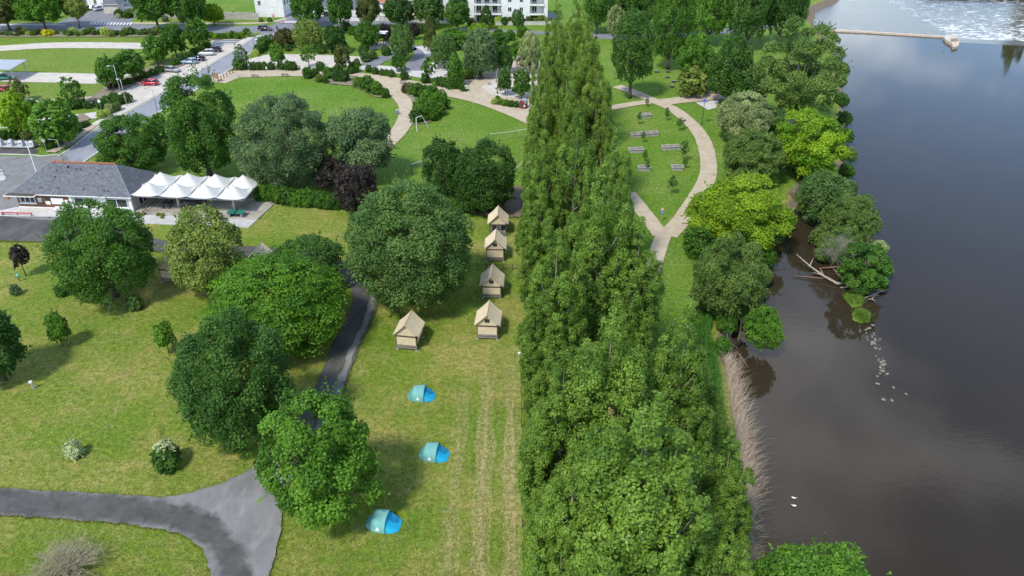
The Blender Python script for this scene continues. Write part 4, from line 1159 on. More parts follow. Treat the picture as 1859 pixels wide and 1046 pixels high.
for (u, v, r, k) in [(1462, 352, 1.7, 'willow'), (1478, 392, 1.6, 'grey'), (1490, 432, 1.6, 'willow'), (1500, 462, 1.5, 'willow'), (1570, 372, 1.8, 'grey'), (1586, 410, 1.7, 'willow'), (1600, 455, 1.6, 'silver'), (1608, 492, 1.4, 'willow'), (1582, 520, 1.2, 'mid'), (1545, 345, 1.7, 'ash'),
                     (1540, 312, 1.6, 'mid'), (1542, 285, 1.8, 'willow'), (1538, 250, 1.8, 'mid'), (1536, 218, 1.8, 'dark'), (1530, 185, 1.9, 'mid'), (1526, 150, 1.9, 'willow'), (1518, 118, 2.0, 'mid'), (1506, 85, 2.0, 'dark'), (1430, 405, 1.6, 'grey'), (1412, 432, 1.7, 'willow'), (1396, 470, 1.6, 'mid'), (1390, 505, 1.6, 'willow'), (1372, 540, 1.5, 'grey'), (1345, 565, 1.5, 'willow')]:
    o = shrub(u - 4, v, r, r * 0.8, k, '%s bush overhanging the river edge, %s down from the weir' % ('soft', 'one'), 'bushes overhanging the river edge', 'feather')
    o.location.z -= 0.7
for i in range(24):   # riverside herbs along the poplar edge
    y = 46 + i * 2.3
    if y > 100: break
    p = Vector((bankx(y) - 3.6 - rs.uniform(0, 1.4), y, 0))
    me, _ = proto('round', i % 3)
    o = inst('shrub', me, None, (p.x, p.y, 0.5), i, (rs.uniform(.8, 1.2), rs.uniform(.8, 1.2), 0.75), mat=LEAF[['mid', 'maple', 'dark'][i % 3]])
    tag(o, 'low green herb bush on the bank between poplars and river', 'shrub', 'herb bushes on the bank')
for (u, v, r, k) in [(880, 45, 1.6, 'olive'), (905, 43, 1.5, 'pale'), (916, 44, 1.5, 'dark'), (926, 42, 1.4, 'brown'), (960, 42, 1.6, 'brown'), (972, 41, 1.6, 'olive'), (855, 46, 1.6, 'brown'), (985, 42, 2.0, 'olive'), (760, 60, 1.8, 'dark'), (560, 55, 1.6, 'mid'), (640, 62, 1.6, 'mid'), (630, 54, 1.5, 'dark'), (700, 60, 1.6, 'dark'),
                      (925, 72, 1.8, 'mid'), (948, 66, 1.8, 'maple'), (905, 70, 1.8, 'mid'), (830, 80, 1.8, 'mid'), (868, 95, 1.6, 'dark')]:
    shrub(u, v, r, r * 0.85, k, 'bush along the edge of the white flats and the back path', 'bushes by the white flats')
for (u, v, r, k) in [(218, 30, 1.6, 'dark'), (232, 32, 1.5, 'mid'), (240, 29, 1.6, 'willow'), (258, 33, 1.5, 'mid'), (270, 34, 1.4, 'mid'), (216, 32, .9, 'white'), (350, 36, 1.2, 'willow'), (335, 37, 1.1, 'grey'), (425, 33, 1.3, 'mid'), (400, 34, 1.3, 'dark'), (300, 38, 1.2, 'grey'), (462, 33, 1.2, 'maple'), (474, 39, .9, 'olive'), (490, 39, .9, 'maple'), (448, 62, 1.2, 'maple'),
                      (455, 66, 1.0, 'olive'), (60, 36, 2.0, 'dark'), (85, 34, 2.2, 'mid'), (100, 32, 2.0, 'willow'), (30, 34, 2.0, 'dark')]:
    shrub(u, v, r, r * 0.85, k, 'garden bush along the far side of the street', 'garden bushes across the street')

# ------------------------------------------------------------------ reception building
BO = P(36, 376)
BRZ = R(-4.9)
bld = empty('reception_building', (BO.x, BO.y, 0), BRZ, 'long low reception building with slate hip roof and brown timber front', 'building')
BL, BD, BH = 19.5, 9.2, 2.75
MB().box(0, 0.0, 0, 9.2, BD, BH).box(9.2, 0.02, 0, BL, BD, BH).build('wall', RENDER_W, bld)
MB().box(BL, 0.25, 0.0, BL + 0.06, BD - 0.2, BH - 0.05).build('side_wall', RENDER_B, bld)
MB().box(0.02, -0.14, 0, 9.2, -0.001, 0.32).build('plinth', RENDER_W, bld)
plank = MB().box(0, -0.10, 0.33, 0.145, -0.002, BH - 0.05).mesh('plank', WOOD_BR)
for i in range(58):
    inst('plank', plank, bld, (0.12 + i * 0.155, 0.004 * (i % 3), 0))
MB().box(9.15, -0.22, 0, 9.6, 0.0, BH - 0.02).build('pilaster', WHITE, bld)
MB().box(19.15, -0.12, 0, 19.6, 0.24, BH - 0.02).build('pilaster', WHITE, bld)
def window(par, x0, x1, z0, z1, y, nv, tr=None, fm=WHITE, depth=0.16, t=0.09):
    """window in a wall facing -y: frame with mullions and one pane per light"""
    m = MB()
    m.box(x0, y - depth, z0, x1, y - 0.004, z0 + t).box(x0, y - depth, z1 - t, x1, y - 0.004, z1)
    m.box(x0, y - depth + .003, z0 + t, x0 + t, y - 0.004, z1 - t).box(x1 - t, y - depth + .003, z0 + t, x1, y - 0.004, z1 - t)
    w = (x1 - x0) / nv
    for k in range(1, nv):
        m.box(x0 + k * w - t / 2, y - depth + .006, z0 + t, x0 + k * w + t / 2, y - 0.004, z1 - t)
    if tr:
        m.box(x0 + t, y - depth + .009, tr - t / 2, x1 - t, y - 0.004, tr + t / 2)
    f = m.build('window', fm, par)
    for k in range(nv):
        a, b = x0 + k * w + t * 0.6, x0 + (k + 1) * w - t * 0.6
        for z_0, z_1 in ([(z0 + t, z1 - t)] if not tr else [(z0 + t, tr - t * .6), (tr + t * .6, z1 - t)]):
            MB().box(a, y - 0.05, z_0, b, y - 0.02, z_1).build('pane', GLASS, f)
    return f
w = window(bld, 0.7, 3.3, 1.05, 2.45, -0.1, 3)
MB().box(0.55, -0.42, 0.92, 3.45, -0.1, 1.03).build('sill', WHITE, w)
w = window(bld, 9.85, 13.3, 0.75, 2.66, 0.015, 2, 2.2)
MB().box(9.7, -0.3, 0.62, 12.2, 0.01, 0.74).build('sill', WHITE, w)
w = window(bld, 15.3, 18.9, 0.75, 2.66, 0.015, 2, 2.2)
MB().box(15.1, -0.3, 0.62, 19.05, 0.01, 0.74).build('sill', WHITE, w)
d = MB().box(12.3, -0.1, 0.15, 13.25, 0.01, 2.15).build('door', WHITE, bld)
MB().box(12.42, -0.115, 0.4, 12.75, -0.1, 2.05).build('pane', GLASS, d); MB().box(12.82, -0.115, 0.4, 13.15, -0.1, 2.05).build('pane', GLASS, d)
for y0 in (2.0, 3.3, 5.2):
    d = MB().box(BL + 0.06, y0, 0.15, BL + 0.13, y0 + 1.1, 2.25).build('door', WHITE, bld)
    MB().box(BL + 0.13, y0 + .12, 0.3, BL + 0.14, y0 + .98, 2.12).build('pane', GLASS, d)
# notices on the timber front
for (x0, x1, z0, z1, mt, nm) in ((3.75, 4.35, 1.25, 1.95, WHITE, 'notice'), (4.95, 5.75, 1.55, 2.0, DARKM, 'notice_case'), (4.95, 5.75, 0.85, 1.4, WHITE, 'notice'), (6.0, 8.1, 0.95, 2.05, WHITE, 'notice_board'), (8.3, 8.85, 1.35, 1.75, WHITE, 'notice'), (8.3, 8.85, 0.85, 1.22, WHITE, 'notice')):
    MB().box(x0, -0.17, z0, x1, -0.09, z1).build(nm, mt, bld)
MB().box(3.85, -0.18, 1.35, 4.25, -0.171, 1.7).build('notice_print', pm('notice_blue', (0.35, 0.5, 0.6), (0.3, 0.42, 0.5), 4), bld)
# roof
E, RZ_, RX0, RX1, RY = 0.45, 6.3, 4.5, 15.6, BD / 2
ez = BH - 0.06
fl, fr, br, bl_ = (-E, -E, ez), (BL + E, -E, ez), (BL + E, BD + E, ez), (-E, BD + E, ez)
r0, r1 = (RX0, RY, RZ_), (RX1, RY, RZ_)
roof = MB().add([fl, fr, br, bl_, r0, r1], [(0, 1, 5, 4), (1, 2, 5), (2, 3, 4, 5), (3, 0, 4), (3, 2, 1, 0)]).build('roof', SLATE, bld)
# courses of slates standing a few millimetres proud
def courses(a, b, c, d, n, name):
    """rows of slates on the face a-b (eave) / d-c (ridge)"""
    a, b, c, d = map(Vector, (a, b, c, d))
    nrm = (b - a).cross(d - a).normalized()
    rr = random.Random(9)
    for i in range(n):
        t0, t1 = i / n, (i + 1) / n
        p0, p1 = a.lerp(d, t0), b.lerp(c, t0); q0, q1 = a.lerp(d, t1), b.lerp(c, t1)
        m = MB()
        k = max(2, int((p1 - p0).length / 0.9))
        for j in range(k):
            s0, s1 = j / k, (j + 1) / k - 0.006
            up = nrm * (0.03 + rr.uniform(-.006, .012)); lo = nrm * 0.006
            m.quad(p0.lerp(p1, s0) + up, p0.lerp(p1, s1) + up, q0.lerp(q1, s1) + lo, q0.lerp(q1, s0) + lo)
        m.build(name, SLATE, roof)
courses(fl, fr, r1, r0, 16, 'slate_course')
courses(fr, br, r1, r1, 14, 'slate_course')
rt = MB().tube([(0, 0, 0), (0.46, 0, 0.0)], [0.17, 0.20], 8).mesh('ridge_tile', TILE, True)
n_ = 25
for i in range(n_):
    inst('ridge_tile', rt, roof, (RX0 + (RX1 - RX0) * i / n_, RY, RZ_ + 0.03 + 0.02 * (i % 2)))
MB().tube([(7.6, 3.75, 5.3), (7.6, 3.75, 6.05)], 0.16, 8).box(7.35, 3.5, 6.0, 7.85, 4.0, 6.1).build('vent', GREYM, roof)
for i, (x, t) in enumerate(((5.9, 0.75), (6.0, .55), (9.1, .8), (9.9, .8), (13.0, .78), (4.2, .2), (7.3, .2), (11.5, .2), (14.9, .18), (15.7, .17))):
    y = -E + (RY + E) * t; z = ez + (RZ_ - ez) * t
    MB().box(x, y - .12, z + .02, x + .22 + .1 * (i % 3), y + .1, z + .12).build('roof_lichen', WOOD_DK, roof)
MB().tube([Vector(fr) + Vector((0, 0, .04)), Vector(r1) + Vector((0, 0, .04))], 0.07, 6).build('hip_ridge', GREYM, roof)
MB().tube([Vector(fl) + Vector((0, 0, .04)), Vector(r0) + Vector((0, 0, .04))], 0.07, 6).build('hip_ridge', GREYM, roof)
MB().box(4.3, -E - .12, ez - .10, BL + E, -E, ez + .03).build('gutter', WHITE, bld)
aw = MB().box(-1.0, -1.5, BH - .12, 4.2, -E - .01, BH).build('awning', WHITE, bld)
MB().box(-0.8, -1.4, BH + .004, 4.0, -E - .06, BH + .07).build('awning_top', WOOD_DK, aw)
# raised pavement in front, red rail, bench
pv = MB().add(*ngon_z([(-4.8, -3.9), (-0.6, -3.6), (9.5, -3.0), (14.5, -3.2), (19.4, -3.4), (19.4, 0), (0, 0), (-2.0, 0.4)], 0.0)); 
bm_ = MB().prism([(-4.8, -3.6), (9.5, -2.8), (19.4, -3.0), (19.4, -0.15), (-0.5, -0.15)], -0.05, 0.14).build('pavement_slab', CONC_W, None)
bm_.location = bld.location; bm_.rotation_euler = bld.rotation_euler; bm_['kind'] = 'structure'
def local(x, y, z=0.0):
    c, s = math.cos(BRZ), math.sin(BRZ)
    return Vector((BO.x + x * c - y * s, BO.y + x * s + y * c, z))
rail = empty('red_barrier', local(-0.7, -3.1, 0.14), BRZ, 'low red barrier rail on the pavement edge before reception', 'barrier')
MB().tube([(0, 0, 0.42), (4.9, 0.1, 0.42)], 0.10, 6).build('rail', RED, rail)
for x in (0.05, 2.4, 4.8):
    MB().box(x - .05, -.05, 0, x + .05, .05, .4).build('post', RED, rail)
MB().box(-0.45, -.2, 0, -0.1, .2, .5).build('concrete_block', CONC_W, rail)
bench = empty('white_bench', local(7.0, -1.5, 0.14), BRZ, 'white bench against the timber front of reception', 'bench')
for k in range(3):
    MB().box(0, -.05 + k * .15, .44, 2.3, .08 + k * .15, .48).build('seat_slat', WHITE, bench)
for k in range(2):
    MB().box(0, .42, .6 + k * .16, 2.3, .46, .72 + k * .16).build('back_slat', WHITE, bench)
for x in (.25, 2.0):
    MB().box(x, -.02, 0, x + .06, .04, .44).build('leg', WHITE, bench); MB().box(x, .38, 0, x + .06, .42, .88).build('leg', WHITE, bench)
ab = empty('sandwich_board', P(13, 361), R(15), 'small orange sandwich board standing left of reception', 'sign')
MB().add([(-.3, -.25, 0), (.3, -.25, 0), (.25, -.02, 1.0), (-.25, -.02, 1.0), (-.3, -.21, 0), (.3, -.21, 0), (.25, .02, 1.0), (-.25, .02, 1.0)], [(0, 1, 2, 3), (7, 6, 5, 4), (0, 4, 5, 1), (3, 2, 6, 7), (0, 3, 7, 4), (1, 5, 6, 2)]).build('front_board', WOOD_OR, ab)
MB().add([(-.3, .25, 0), (.3, .25, 0), (.25, .03, 1.0), (-.25, .03, 1.0), (-.3, .21, 0), (.3, .21, 0), (.25, -.01, 1.0), (-.25, -.01, 1.0)], [(3, 2, 1, 0), (4, 5, 6, 7), (1, 5, 4, 0), (7, 6, 2, 3), (4, 7, 3, 0), (2, 6, 5, 1)]).build('back_board', WOOD_OR, ab)

# terrace
ter = MB().prism([(BL + .07, -1.2), (40.6, -1.2), (41.6, 7.2), (BL + .07, 8.6)], -0.05, 0.16).build('terrace', pm('terrace_stone', (0.43, 0.385, 0.315), (0.25, 0.22, 0.18), 0.35, 0.9, 0.3, kind='pos', detail=9), None)
ter.location, ter.rotation_euler = bld.location, bld.rotation_euler
ter['kind'] = 'structure'
MB().prism([(BL + .0, -4.0), (40.2, -4.0), (40.6, -1.21), (BL + .07, -1.21)], -0.05, 0.10).build('terrace_step', CONC, ter)
MB().box(BL + .2, -2.0, .1, BL + 8.5, -1.6, .36).build('retaining_wall', CONC_W, ter)
MB().box(BL + 1.55, -1.19, .161, BL + 1.75, 8.0, .17).build('drain_line', WOOD_DK, ter); MB().box(BL + 2.2, -1.19, .161, BL + 2.35, 8.0, .17).build('drain_line', WOOD_DK, ter)
can = empty('terrace_canopy', local(BL, 0, 0.16), BRZ, 'white tensile canopy of eight peaked sails over the terrace', 'canopy')
CX, CY = 4.72, 4.25
def cell_mesh():
    n = 14
    V, F = [], []
    for j in range(n + 1):
        for i in range(n + 1):
            x, y = -1 + 2 * i / n, -1 + 2 * j / n
            ax, ay = abs(x), abs(y)
            rho = min(1.0, (ax ** 5 + ay ** 5) ** 0.2)
            h = 1.6 * (1 - rho) ** 1.28 + 0.02
            # edges pull in between the corners, corners stand a little up
            xs = x * (1 - 0.045 * (1 - ay * ay) * ax ** 4); ys_ = y * (1 - 0.045 * (1 - ax * ax) * ay ** 4)
            h += 0.28 * (ax * ay) ** 3 - 0.10 * (1 - abs(ax - ay)) * rho ** 8 * 0
            V.append((xs * CX / 2 * 0.985, ys_ * CY / 2 * 0.985, h)); 
    for j in range(n):
        for i in range(n):
            a = j * (n + 1) + i
            F.append((a, a + 1, a + n + 2, a + n + 1))
    return MB().add(V, F).mesh('sail', MEMBRANE, True)
cm_ = cell_mesh()
for j in range(2):
    for i in range(4):
        inst('sail', cm_, can, (CX * (i + .5), CY * (j + .5), 2.62))
        MB().tube([(CX * (i + .5), CY * (j + .5), 4.15), (CX * (i + .5), CY * (j + .5), 4.3)], 0.06, 8).build('finial', GALV, can)
for i in range(5):
    MB().box(CX * i - .07, 0.02, 2.56, CX * i + .07, CY * 2 - .02, 2.68).build('gutter', GREYM, can)
for j in range(3):
    MB().box(0.08, CY * j - .05, 2.53, CX * 4 - .08, CY * j + .05, 2.6).build('edge_beam', GREYM, can)
for (x, y) in ((CX * 1.42, CY * .5), (CX * 3.4, CY * .5), (CX * 1.42, CY * 1.5), (CX * 3.4, CY * 1.5)):
    MB().tube([(x, y, -.02), (x, y, 2.6), (round(x / CX - .5) * CX + CX * .5, y, 4.15)], [.16, .15, .05], 10).build('mast', WHITE, can, True)
# terrace tables with chairs
def chair(par_loc, rz, label):
    c = empty('garden_chair', par_loc, rz, label, 'chair', 'dark garden chairs on the terrace')
    MB().box(-.24, -.24, .40, .24, .24, .45).build('seat', DARKM, c); MB().box(-.24, .2, .45, .24, .26, .9).build('backrest', DARKM, c)
    for sx in (-.2, .2):
        for sy in (-.2, .2):
            MB().box(sx - .02, sy - .02, 0, sx + .02, sy + .02, .4).build('leg', DARKM, c)
for ti, (u, v, nm) in enumerate(((304, 374, 'left'), (337, 376, 'middle'), (364, 368, 'back right'), (343, 362, 'rear'))):
    p = P(u, v, 0.16)
    t = empty('terrace_table', (p.x, p.y, .16), R(20 * ti), '%s dark garden table under the white canopy' % nm, 'table')
    MB().box(-.75, -.45, .70, .75, .45, .75).build('tabletop', DARKM if ti % 2 == 0 else GREYM, t)
    for sx in (-.65, .65):
        for sy in (-.35, .35):
            MB().box(sx - .03, sy - .03, 0, sx + .03, sy + .03, .7).build('leg', DARKM, t)
    for k, (dx, dy, a) in enumerate(((-.45, -.85, R(180)), (.45, -.85, R(175)), (-.45, .85, 0), (.45, .85, R(8)))):
        a0 = R(20 * ti)
        chair((p.x + dx * math.cos(a0) - dy * math.sin(a0), p.y + dx * math.sin(a0) + dy * math.cos(a0), .16), a0 + a, 'dark garden chair at the %s corner of the %s terrace table' % (('near left', 'near right', 'far left', 'far right')[k], nm))
p = P(430, 391, .16)
pt = empty('table_tennis_table', (p.x, p.y, .16), BRZ, 'green table tennis table at the front edge of the terrace', 'table')
MB().box(-1.37, -.76, .72, 1.37, .76, .77).build('tabletop', pm('tt_green', (0.02, 0.17, 0.12), (0.015, 0.14, 0.10), 2, 0.5), pt)
MB().box(-.01, -.85, .78, .01, .85, .93).build('net', DARKM, pt)
for sx in (-1, 1):
    MB().box(sx - .15, -.6, 0, sx + .15, .6, .72).build('leg', GREYM, pt)
for i, (u, v) in enumerate(((252, 394), (262, 393), (289, 394), (296, 395))):
    shrub(u, v, .5, .45, 'olive', 'small plant on the ledge before the terrace', 'plants on the terrace ledge', 'young')

# ------------------------------------------------------------------ canvas cabins
def canvas_cabin(u, v, rz, label, opened=False, window_=True, plain=False):
    p = P(u, v)
    c = empty('canvas_cabin', (p.x, p.y, 0), rz, label, 'tent cabin', 'canvas cabins on stilts')
    W, D = 1.2, 2.9
    for x in (-W, W):
        for y in (0.06, D - .06):
            MB().box(x - .07, y - .07, 0.06, x + .07, y + .07, 2.1).build('post', WOOD_DK, c)
            MB().box(x - .17, y - .17, -.04, x + .17, y + .17, .07).build('concrete_foot', CONC, c)
    MB().box(-W + .08, .13, .62, W - .08, D - .13, .70).build('deck', WOOD_OLD, c)
    MB().box(-W - .08, -.07, 1.86, W + .08, .0, 2.02).build('front_beam', WOOD_DK, c)
    MB().box(-W - .08, D, 1.86, W + .08, D + .07, 2.02).build('back_beam', WOOD_DK, c)
    MB().box(-W + .075, .14, 1.80, W - .075, D - .14, 1.855).build('sleeping_floor', WOOD_DK, c)
    for x in (-W - .075, W + .005):
        MB().box(x, .01, 1.5, x + .07, D - .01, 1.7).build('side_beam', WOOD_DK, c)
    for z in (.26, .55):
        MB().box(-W - .1, -.14, z, W + .1, -.075, z + .19).build('board', WOOD_OLD, c)
    if not opened:
        MB().box(-W + .03, -.072, .76, W - .03, -.02, 1.855).build('canvas_panel', CANVAS2, c)
        for x in (-W - .03, W - .02):
            MB().box(x, .14, .76, x + .05, D - .14, 1.5).build('canvas_side', CANVAS2, c)
    else:
        for k in range(6):
            MB().box(-.1 + k * .0, -.1 - .11 * k, 1.7 - .28 * k, .42, -.02 - .11 * k, 1.76 - .28 * k).build('ladder_rung', WOOD_OLD, c)
        for x in (-.14, .42):
            MB().tube([(x, 0, 1.85), (x, -.72, .05)], .04, 5).build('ladder_rail', WOOD_OLD, c)
        MB().box(-.9, 1.0, .70, .3, 1.6, 1.2).build('crate_bench', WOOD_OLD, c)
    # gables
    for y, nm in ((0.02, 'front_gable'), (D - .02, 'back_gable')):
        MB().add([(-W - .02, y, 2.02), (W + .02, y, 2.02), (W + .02, y, 2.35), (0, y, 3.62), (-W - .02, y, 2.35)], [(0, 1, 2, 3, 4)] if y < 1 else [(4, 3, 2, 1, 0)]).build(nm, CANVAS2, c)
    if window_ and not opened:
        wq = MB().box(-.30, -.03, 2.48, .30, .015, 2.96).build('window', DARKM, c)
        MB().box(-.015, -.05, 2.5, .015, -.03, 2.95).build('window_bar', DARKM, wq)
    elif plain:
        MB().box(-.4, -.03, 2.62, .4, .015, 2.68).build('rolled_flap', CANVAS, c)
    # roof: two slopes with a slight sag and a small hem
    n = 8
    V, F = [], []
    y0, y1 = -.32, D + .25
    for j in range(7):
        yy = y0 + (y1 - y0) * j / 6
        for i in range(-n, n + 1):
            a = abs(i) / n
            z = 3.74 - 1.58 * a - 0.07 * math.sin(a * math.pi) - 0.02 * math.sin(j / 6 * math.pi)
            V.append((i / n * 1.58, yy + (0.12 * a if j == 0 else (-0.12 * a if j == 6 else 0)), z))
    k = 2 * n + 1
    for j in range(6):
        for i in range(2 * n):
            F.append((j * k + i, j * k + i + 1, (j + 1) * k + i + 1, (j + 1) * k + i))
    rf = MB().add(V, F).build('canvas_roof', CANVAS, c)
    md = rf.modifiers.new('thick', 'SOLIDIFY'); md.thickness = 0.03
    MB().tube([(0, y0 - .03, 3.75), (0, y1 + .03, 3.75)], .035, 6).build('ridge_pole', CANVAS, c)
    for sx in (-1, 1):
        MB().tube([(sx * 1.64, y0 + .1, 2.05), (sx * 1.64, y1 - .1, 2.05)], .025, 5).build('eave_pole', WOOD_OLD, c)
    return c
canvas_cabin(885, 617, R(-4), 'front canvas cabin of the right row, with small dark window', )
canvas_cabin(892.5, 543, R(-3), 'second canvas cabin of the right row, below the rail fence')
canvas_cabin(899, 474, R(-2), 'third canvas cabin of the right row, above the rail fence')
canvas_cabin(904, 428, R(-1), 'farthest canvas cabin of the right row, open beneath with a ladder', opened=True)
canvas_cabin(739, 636, R(-9), 'canvas cabin standing alone left of the row, without window', window_=False, plain=True)
canvas_cabin(310, 512, R(-8), 'canvas cabin half hidden behind the pale olive tree', window_=False)
canvas_cabin(468, 500, R(-6), 'canvas cabin hidden behind the hornbeam, only its ridge showing', window_=False)

# rail fence between the cabins
fa, fb = P(836, 487), P(946, 490)
fen = empty('rail_fence', fa, 0, 'dark two-rail fence crossing the lawn between the cabins', 'fence')
dv_ = fb - fa
for i in range(8):
    q = dv_ * (i / 7)
    MB().box(q.x - .05, q.y - .05, -.05, q.x + .05, q.y + .05, 1.0).build('post', WOOD_DK, fen)
for z in (.5, .85):
    MB().tube([(0, -.06, z), (dv_.x, dv_.y - .06, z)], .04, 5).build('rail', WOOD_DK, fen)
fa, fb = P(945, 640), P(949, 1000)
fen = empty('wire_fence', fa, 0, 'thin dark post fence along the foot of the poplar row', 'fence')
dv_ = fb - fa
for i in range(12):
    q = dv_ * (i / 11)
    MB().box(q.x - .04, q.y - .04, -.05, q.x + .04, q.y + .04, 1.1).build('post', WOOD_DK, fen)
for z in (.4, .75, 1.02):
    MB().tube([(.04, 0, z), (dv_.x + .04, dv_.y, z)], .012, 4).build('wire', DARKM, fen)

# ------------------------------------------------------------------ pop-up tents
T_GREEN = pm('tent_teal', (0.17, 0.41, 0.37), (0.145, 0.36, 0.32), 2, 0.85)
T_GREEN2 = pm('tent_teal_dark', (0.11, 0.31, 0.29), (0.09, 0.26, 0.24), 2, 0.8)
T_BLUE = pm('tent_blue', (0.012, 0.40, 0.66), (0.01, 0.35, 0.60), 2, 0.75)
T_BLUED = pm('tent_blue_mesh', (0.008, 0.25, 0.48), (0.007, 0.21, 0.42), 2, 0.8)
T_WHITE = pm('tent_print', (0.8, 0.82, 0.82), (0.74, 0.76, 0.76), 3, 0.6)
def loft(secs, n=16):
    """secs: (x, half width, height, y shift); half-ellipse arches"""
    V, F = [], []
    for (x, w, h, ys_) in secs:
        for k in range(n + 1):
            a = math.pi * k / n
            ca, sa = math.cos(a), math.sin(a)
            V.append((x, -w * math.copysign(abs(ca) ** .8, ca) + ys_, h * sa ** 0.62 if 0 < k < n else 0))
    m = n + 1
    for i in range(len(secs) - 1):
        for k in range(n):
            F.append((i * m + k, (i + 1) * m + k, (i + 1) * m + k + 1, i * m + k + 1))
    return V, F
def popup_tent(u, v, rz, s, label):
    p = P(u, v)
    t = empty('popup_tent', (p.x, p.y, 0), rz, label, 'tent', 'blue and teal pop-up tents')
    t.scale = (s, s, s)
    MB().add(*loft([(-1.48, .42, .06, 0), (-1.40, .60, .22, 0), (-1.12, .78, .56, 0), (-.80, .90, .84, 0)])).build('tail', T_GREEN2, t, True)
    MB().add(*loft([(-.86, .97, .98, 0), (-.5, 1.02, 1.08, 0), (-.05, 1.04, 1.14, 0), (.40, 1.02, 1.16, 0)])).build('body', T_GREEN, t, True)
    MB().add(*loft([(.36, .95, 1.02, 0), (.50, .97, .80, 0), (.85, .94, .46, 0), (1.22, .80, .20, 0), (1.46, .52, .03, 0)])).build('porch', T_BLUE, t, True)
    # darker mesh opening lying on the porch slope
    V = []
    for (x, y, h) in ((.50, -.10, .86), (.52, .72, .66), (1.05, .66, .30), (1.25, .18, .20), (.86, -.12, .50)):
        V.append((x, y, h + .055))
    MB().add(V, [(0, 1, 2, 3, 4)]).build('door_mesh', T_BLUED, t)
    for x, w, h in ((-.86, .98, .99), (.40, 1.03, 1.17)):
        MB().tube([(x, -w * math.copysign(abs(math.cos(math.pi * k / 16)) ** .8, math.cos(math.pi * k / 16)), max(.02, h * math.sin(math.pi * k / 16) ** .62)) for k in range(17)], .025, 5).build('seam', T_GREEN2, t)
    def on(x, a):
        w, h = 1.04, 1.12
        return (x, -w * math.cos(a) ** .8 - .03, h * math.sin(a) ** .62 + .01)
    a0, a1 = .10, .42
    MB().add([on(-.42, a0), on(-.02, a0), on(-.10, (a0 + a1) / 2), on(-.2, a1), on(-.30, (a0 + a1) * .45)], [(0, 1, 2, 3, 4)]).build('logo', T_WHITE, t)
    for (x, y) in ((-1.5, 0), (1.5, 0), (-.8, -1.1), (.4, -1.1), (-.8, 1.1), (.4, 1.1)):
        MB().tube([(x, y, 0), (x * .93, y * .93, .05)], .015, 4).build('peg', DARKM, t)
popup_tent(765, 720, R(-4), 1.03, 'farthest of the three blue and teal pop-up tents')
popup_tent(788, 827, R(-8), 1.04, 'middle one of the three blue and teal pop-up tents')
popup_tent(697, 952, R(-10), 1.08, 'nearest of the three blue and teal pop-up tents, beside the maple')

# ------------------------------------------------------------------ campsite bits
def hookup(u, v, h, label, twin=False):
    p = P(u, v)
    o = empty('hookup_post', (p.x, p.y, 0), R(20), label, 'post', 'power hookup posts')
    MB().box(-.07, -.06, -.03, .07, .06, h).build('post', GALV, o)
    MB().box(-.16, -.12, h, .16, .12, h + .22).build('socket_box', WHITE, o)
    if twin: MB().box(.12, -.06, -.03, .22, .06, h * .95).build('tap_pipe', GALV, o)
hookup(201, 560, .75, 'short white hookup post left of the blue green bush')
hookup(60, 707, .85, 'grey twin hookup post at the left lawn edge', True)
hookup(943, 655, .9, 'grey hookup post at the foot of the poplars')
o = empty('assembly_sign', P(36, 510), 0, 'green sign on a stake below the purple leaved tree', 'sign')
MB().box(-.04, -.04, -.03, .04, .04, 1.0).build('stake', WOOD_DK, o)
MB().box(-.28, -.07, .8, .28, -.045, 1.36).build('plate', GREEN_S, o)
MB().box(-.16, -.085, 1.04, .16, -.072, 1.12).box(-.04, -.084, .9, .04, -.0725, 1.26).build('pictogram', WHITE, o)
# bare twiggy bush at the bottom left
def twig_bush(u, v, r, h, n, mat, label, seed, name='bare_bush', flat=False):
    p = P(u, v)
    rr = random.Random(seed)
    m = MB()
    for i in range(n):
        a, t = rr.uniform(0, 6.28), rr.random() ** .6
        e = Vector((math.cos(a) * r * t, math.sin(a) * r * t, h * (1.05 - .75 * t * t) * rr.uniform(.55, 1)))
        s = Vector((math.cos(a) * .25 * t, math.sin(a) * .25 * t, 0))
        mid = s.lerp(e, .5) + Vector((rr.uniform(-.2, .2), rr.uniform(-.2, .2), .15 * h))
        m.tube([s, mid, e], [.022, .014, .004], 3, cap=False)
        for k in range(5):
            b = mid.lerp(e, rr.random())
            m.tube([b, b + Vector((rr.uniform(-.5, .5), rr.uniform(-.5, .5), rr.uniform(0, .6))) * r * .35], [.010, .003], 3, cap=False)
    o = m.build(name, mat, None, loc=(p.x, p.y, 0))
    return tag(o, label, 'shrub')
twig_bush(125, 1040, 3.7, 2.7, 330, pm('bare_twigs', (0.42, 0.36, 0.24), (0.28, 0.24, 0.15), 5, 0.9), 'large bare twiggy bush in the bottom left corner', 4)
twig_bush(1520, 472, 3.4, 4.2, 330, pm('grey_twigs', (0.40, 0.38, 0.31), (0.26, 0.25, 0.2), 5, 0.9), 'pale half dead twiggy bush in the middle of the spit', 6)
twig_bush(1450, 352, 2.0, 2.0, 90, pm('grey_twigs2', (0.36, 0.30, 0.25), (0.24, 0.2, 0.16), 5, 0.9), 'pale bare twigs at the head of the inlet', 8)
tree((1482, 405, 1568, 480), -0.6, 'willow', 'feather', 'sparse grey green willow growing through the dead twigs on the spit', 'willow_tree', 0.34, 0.45)

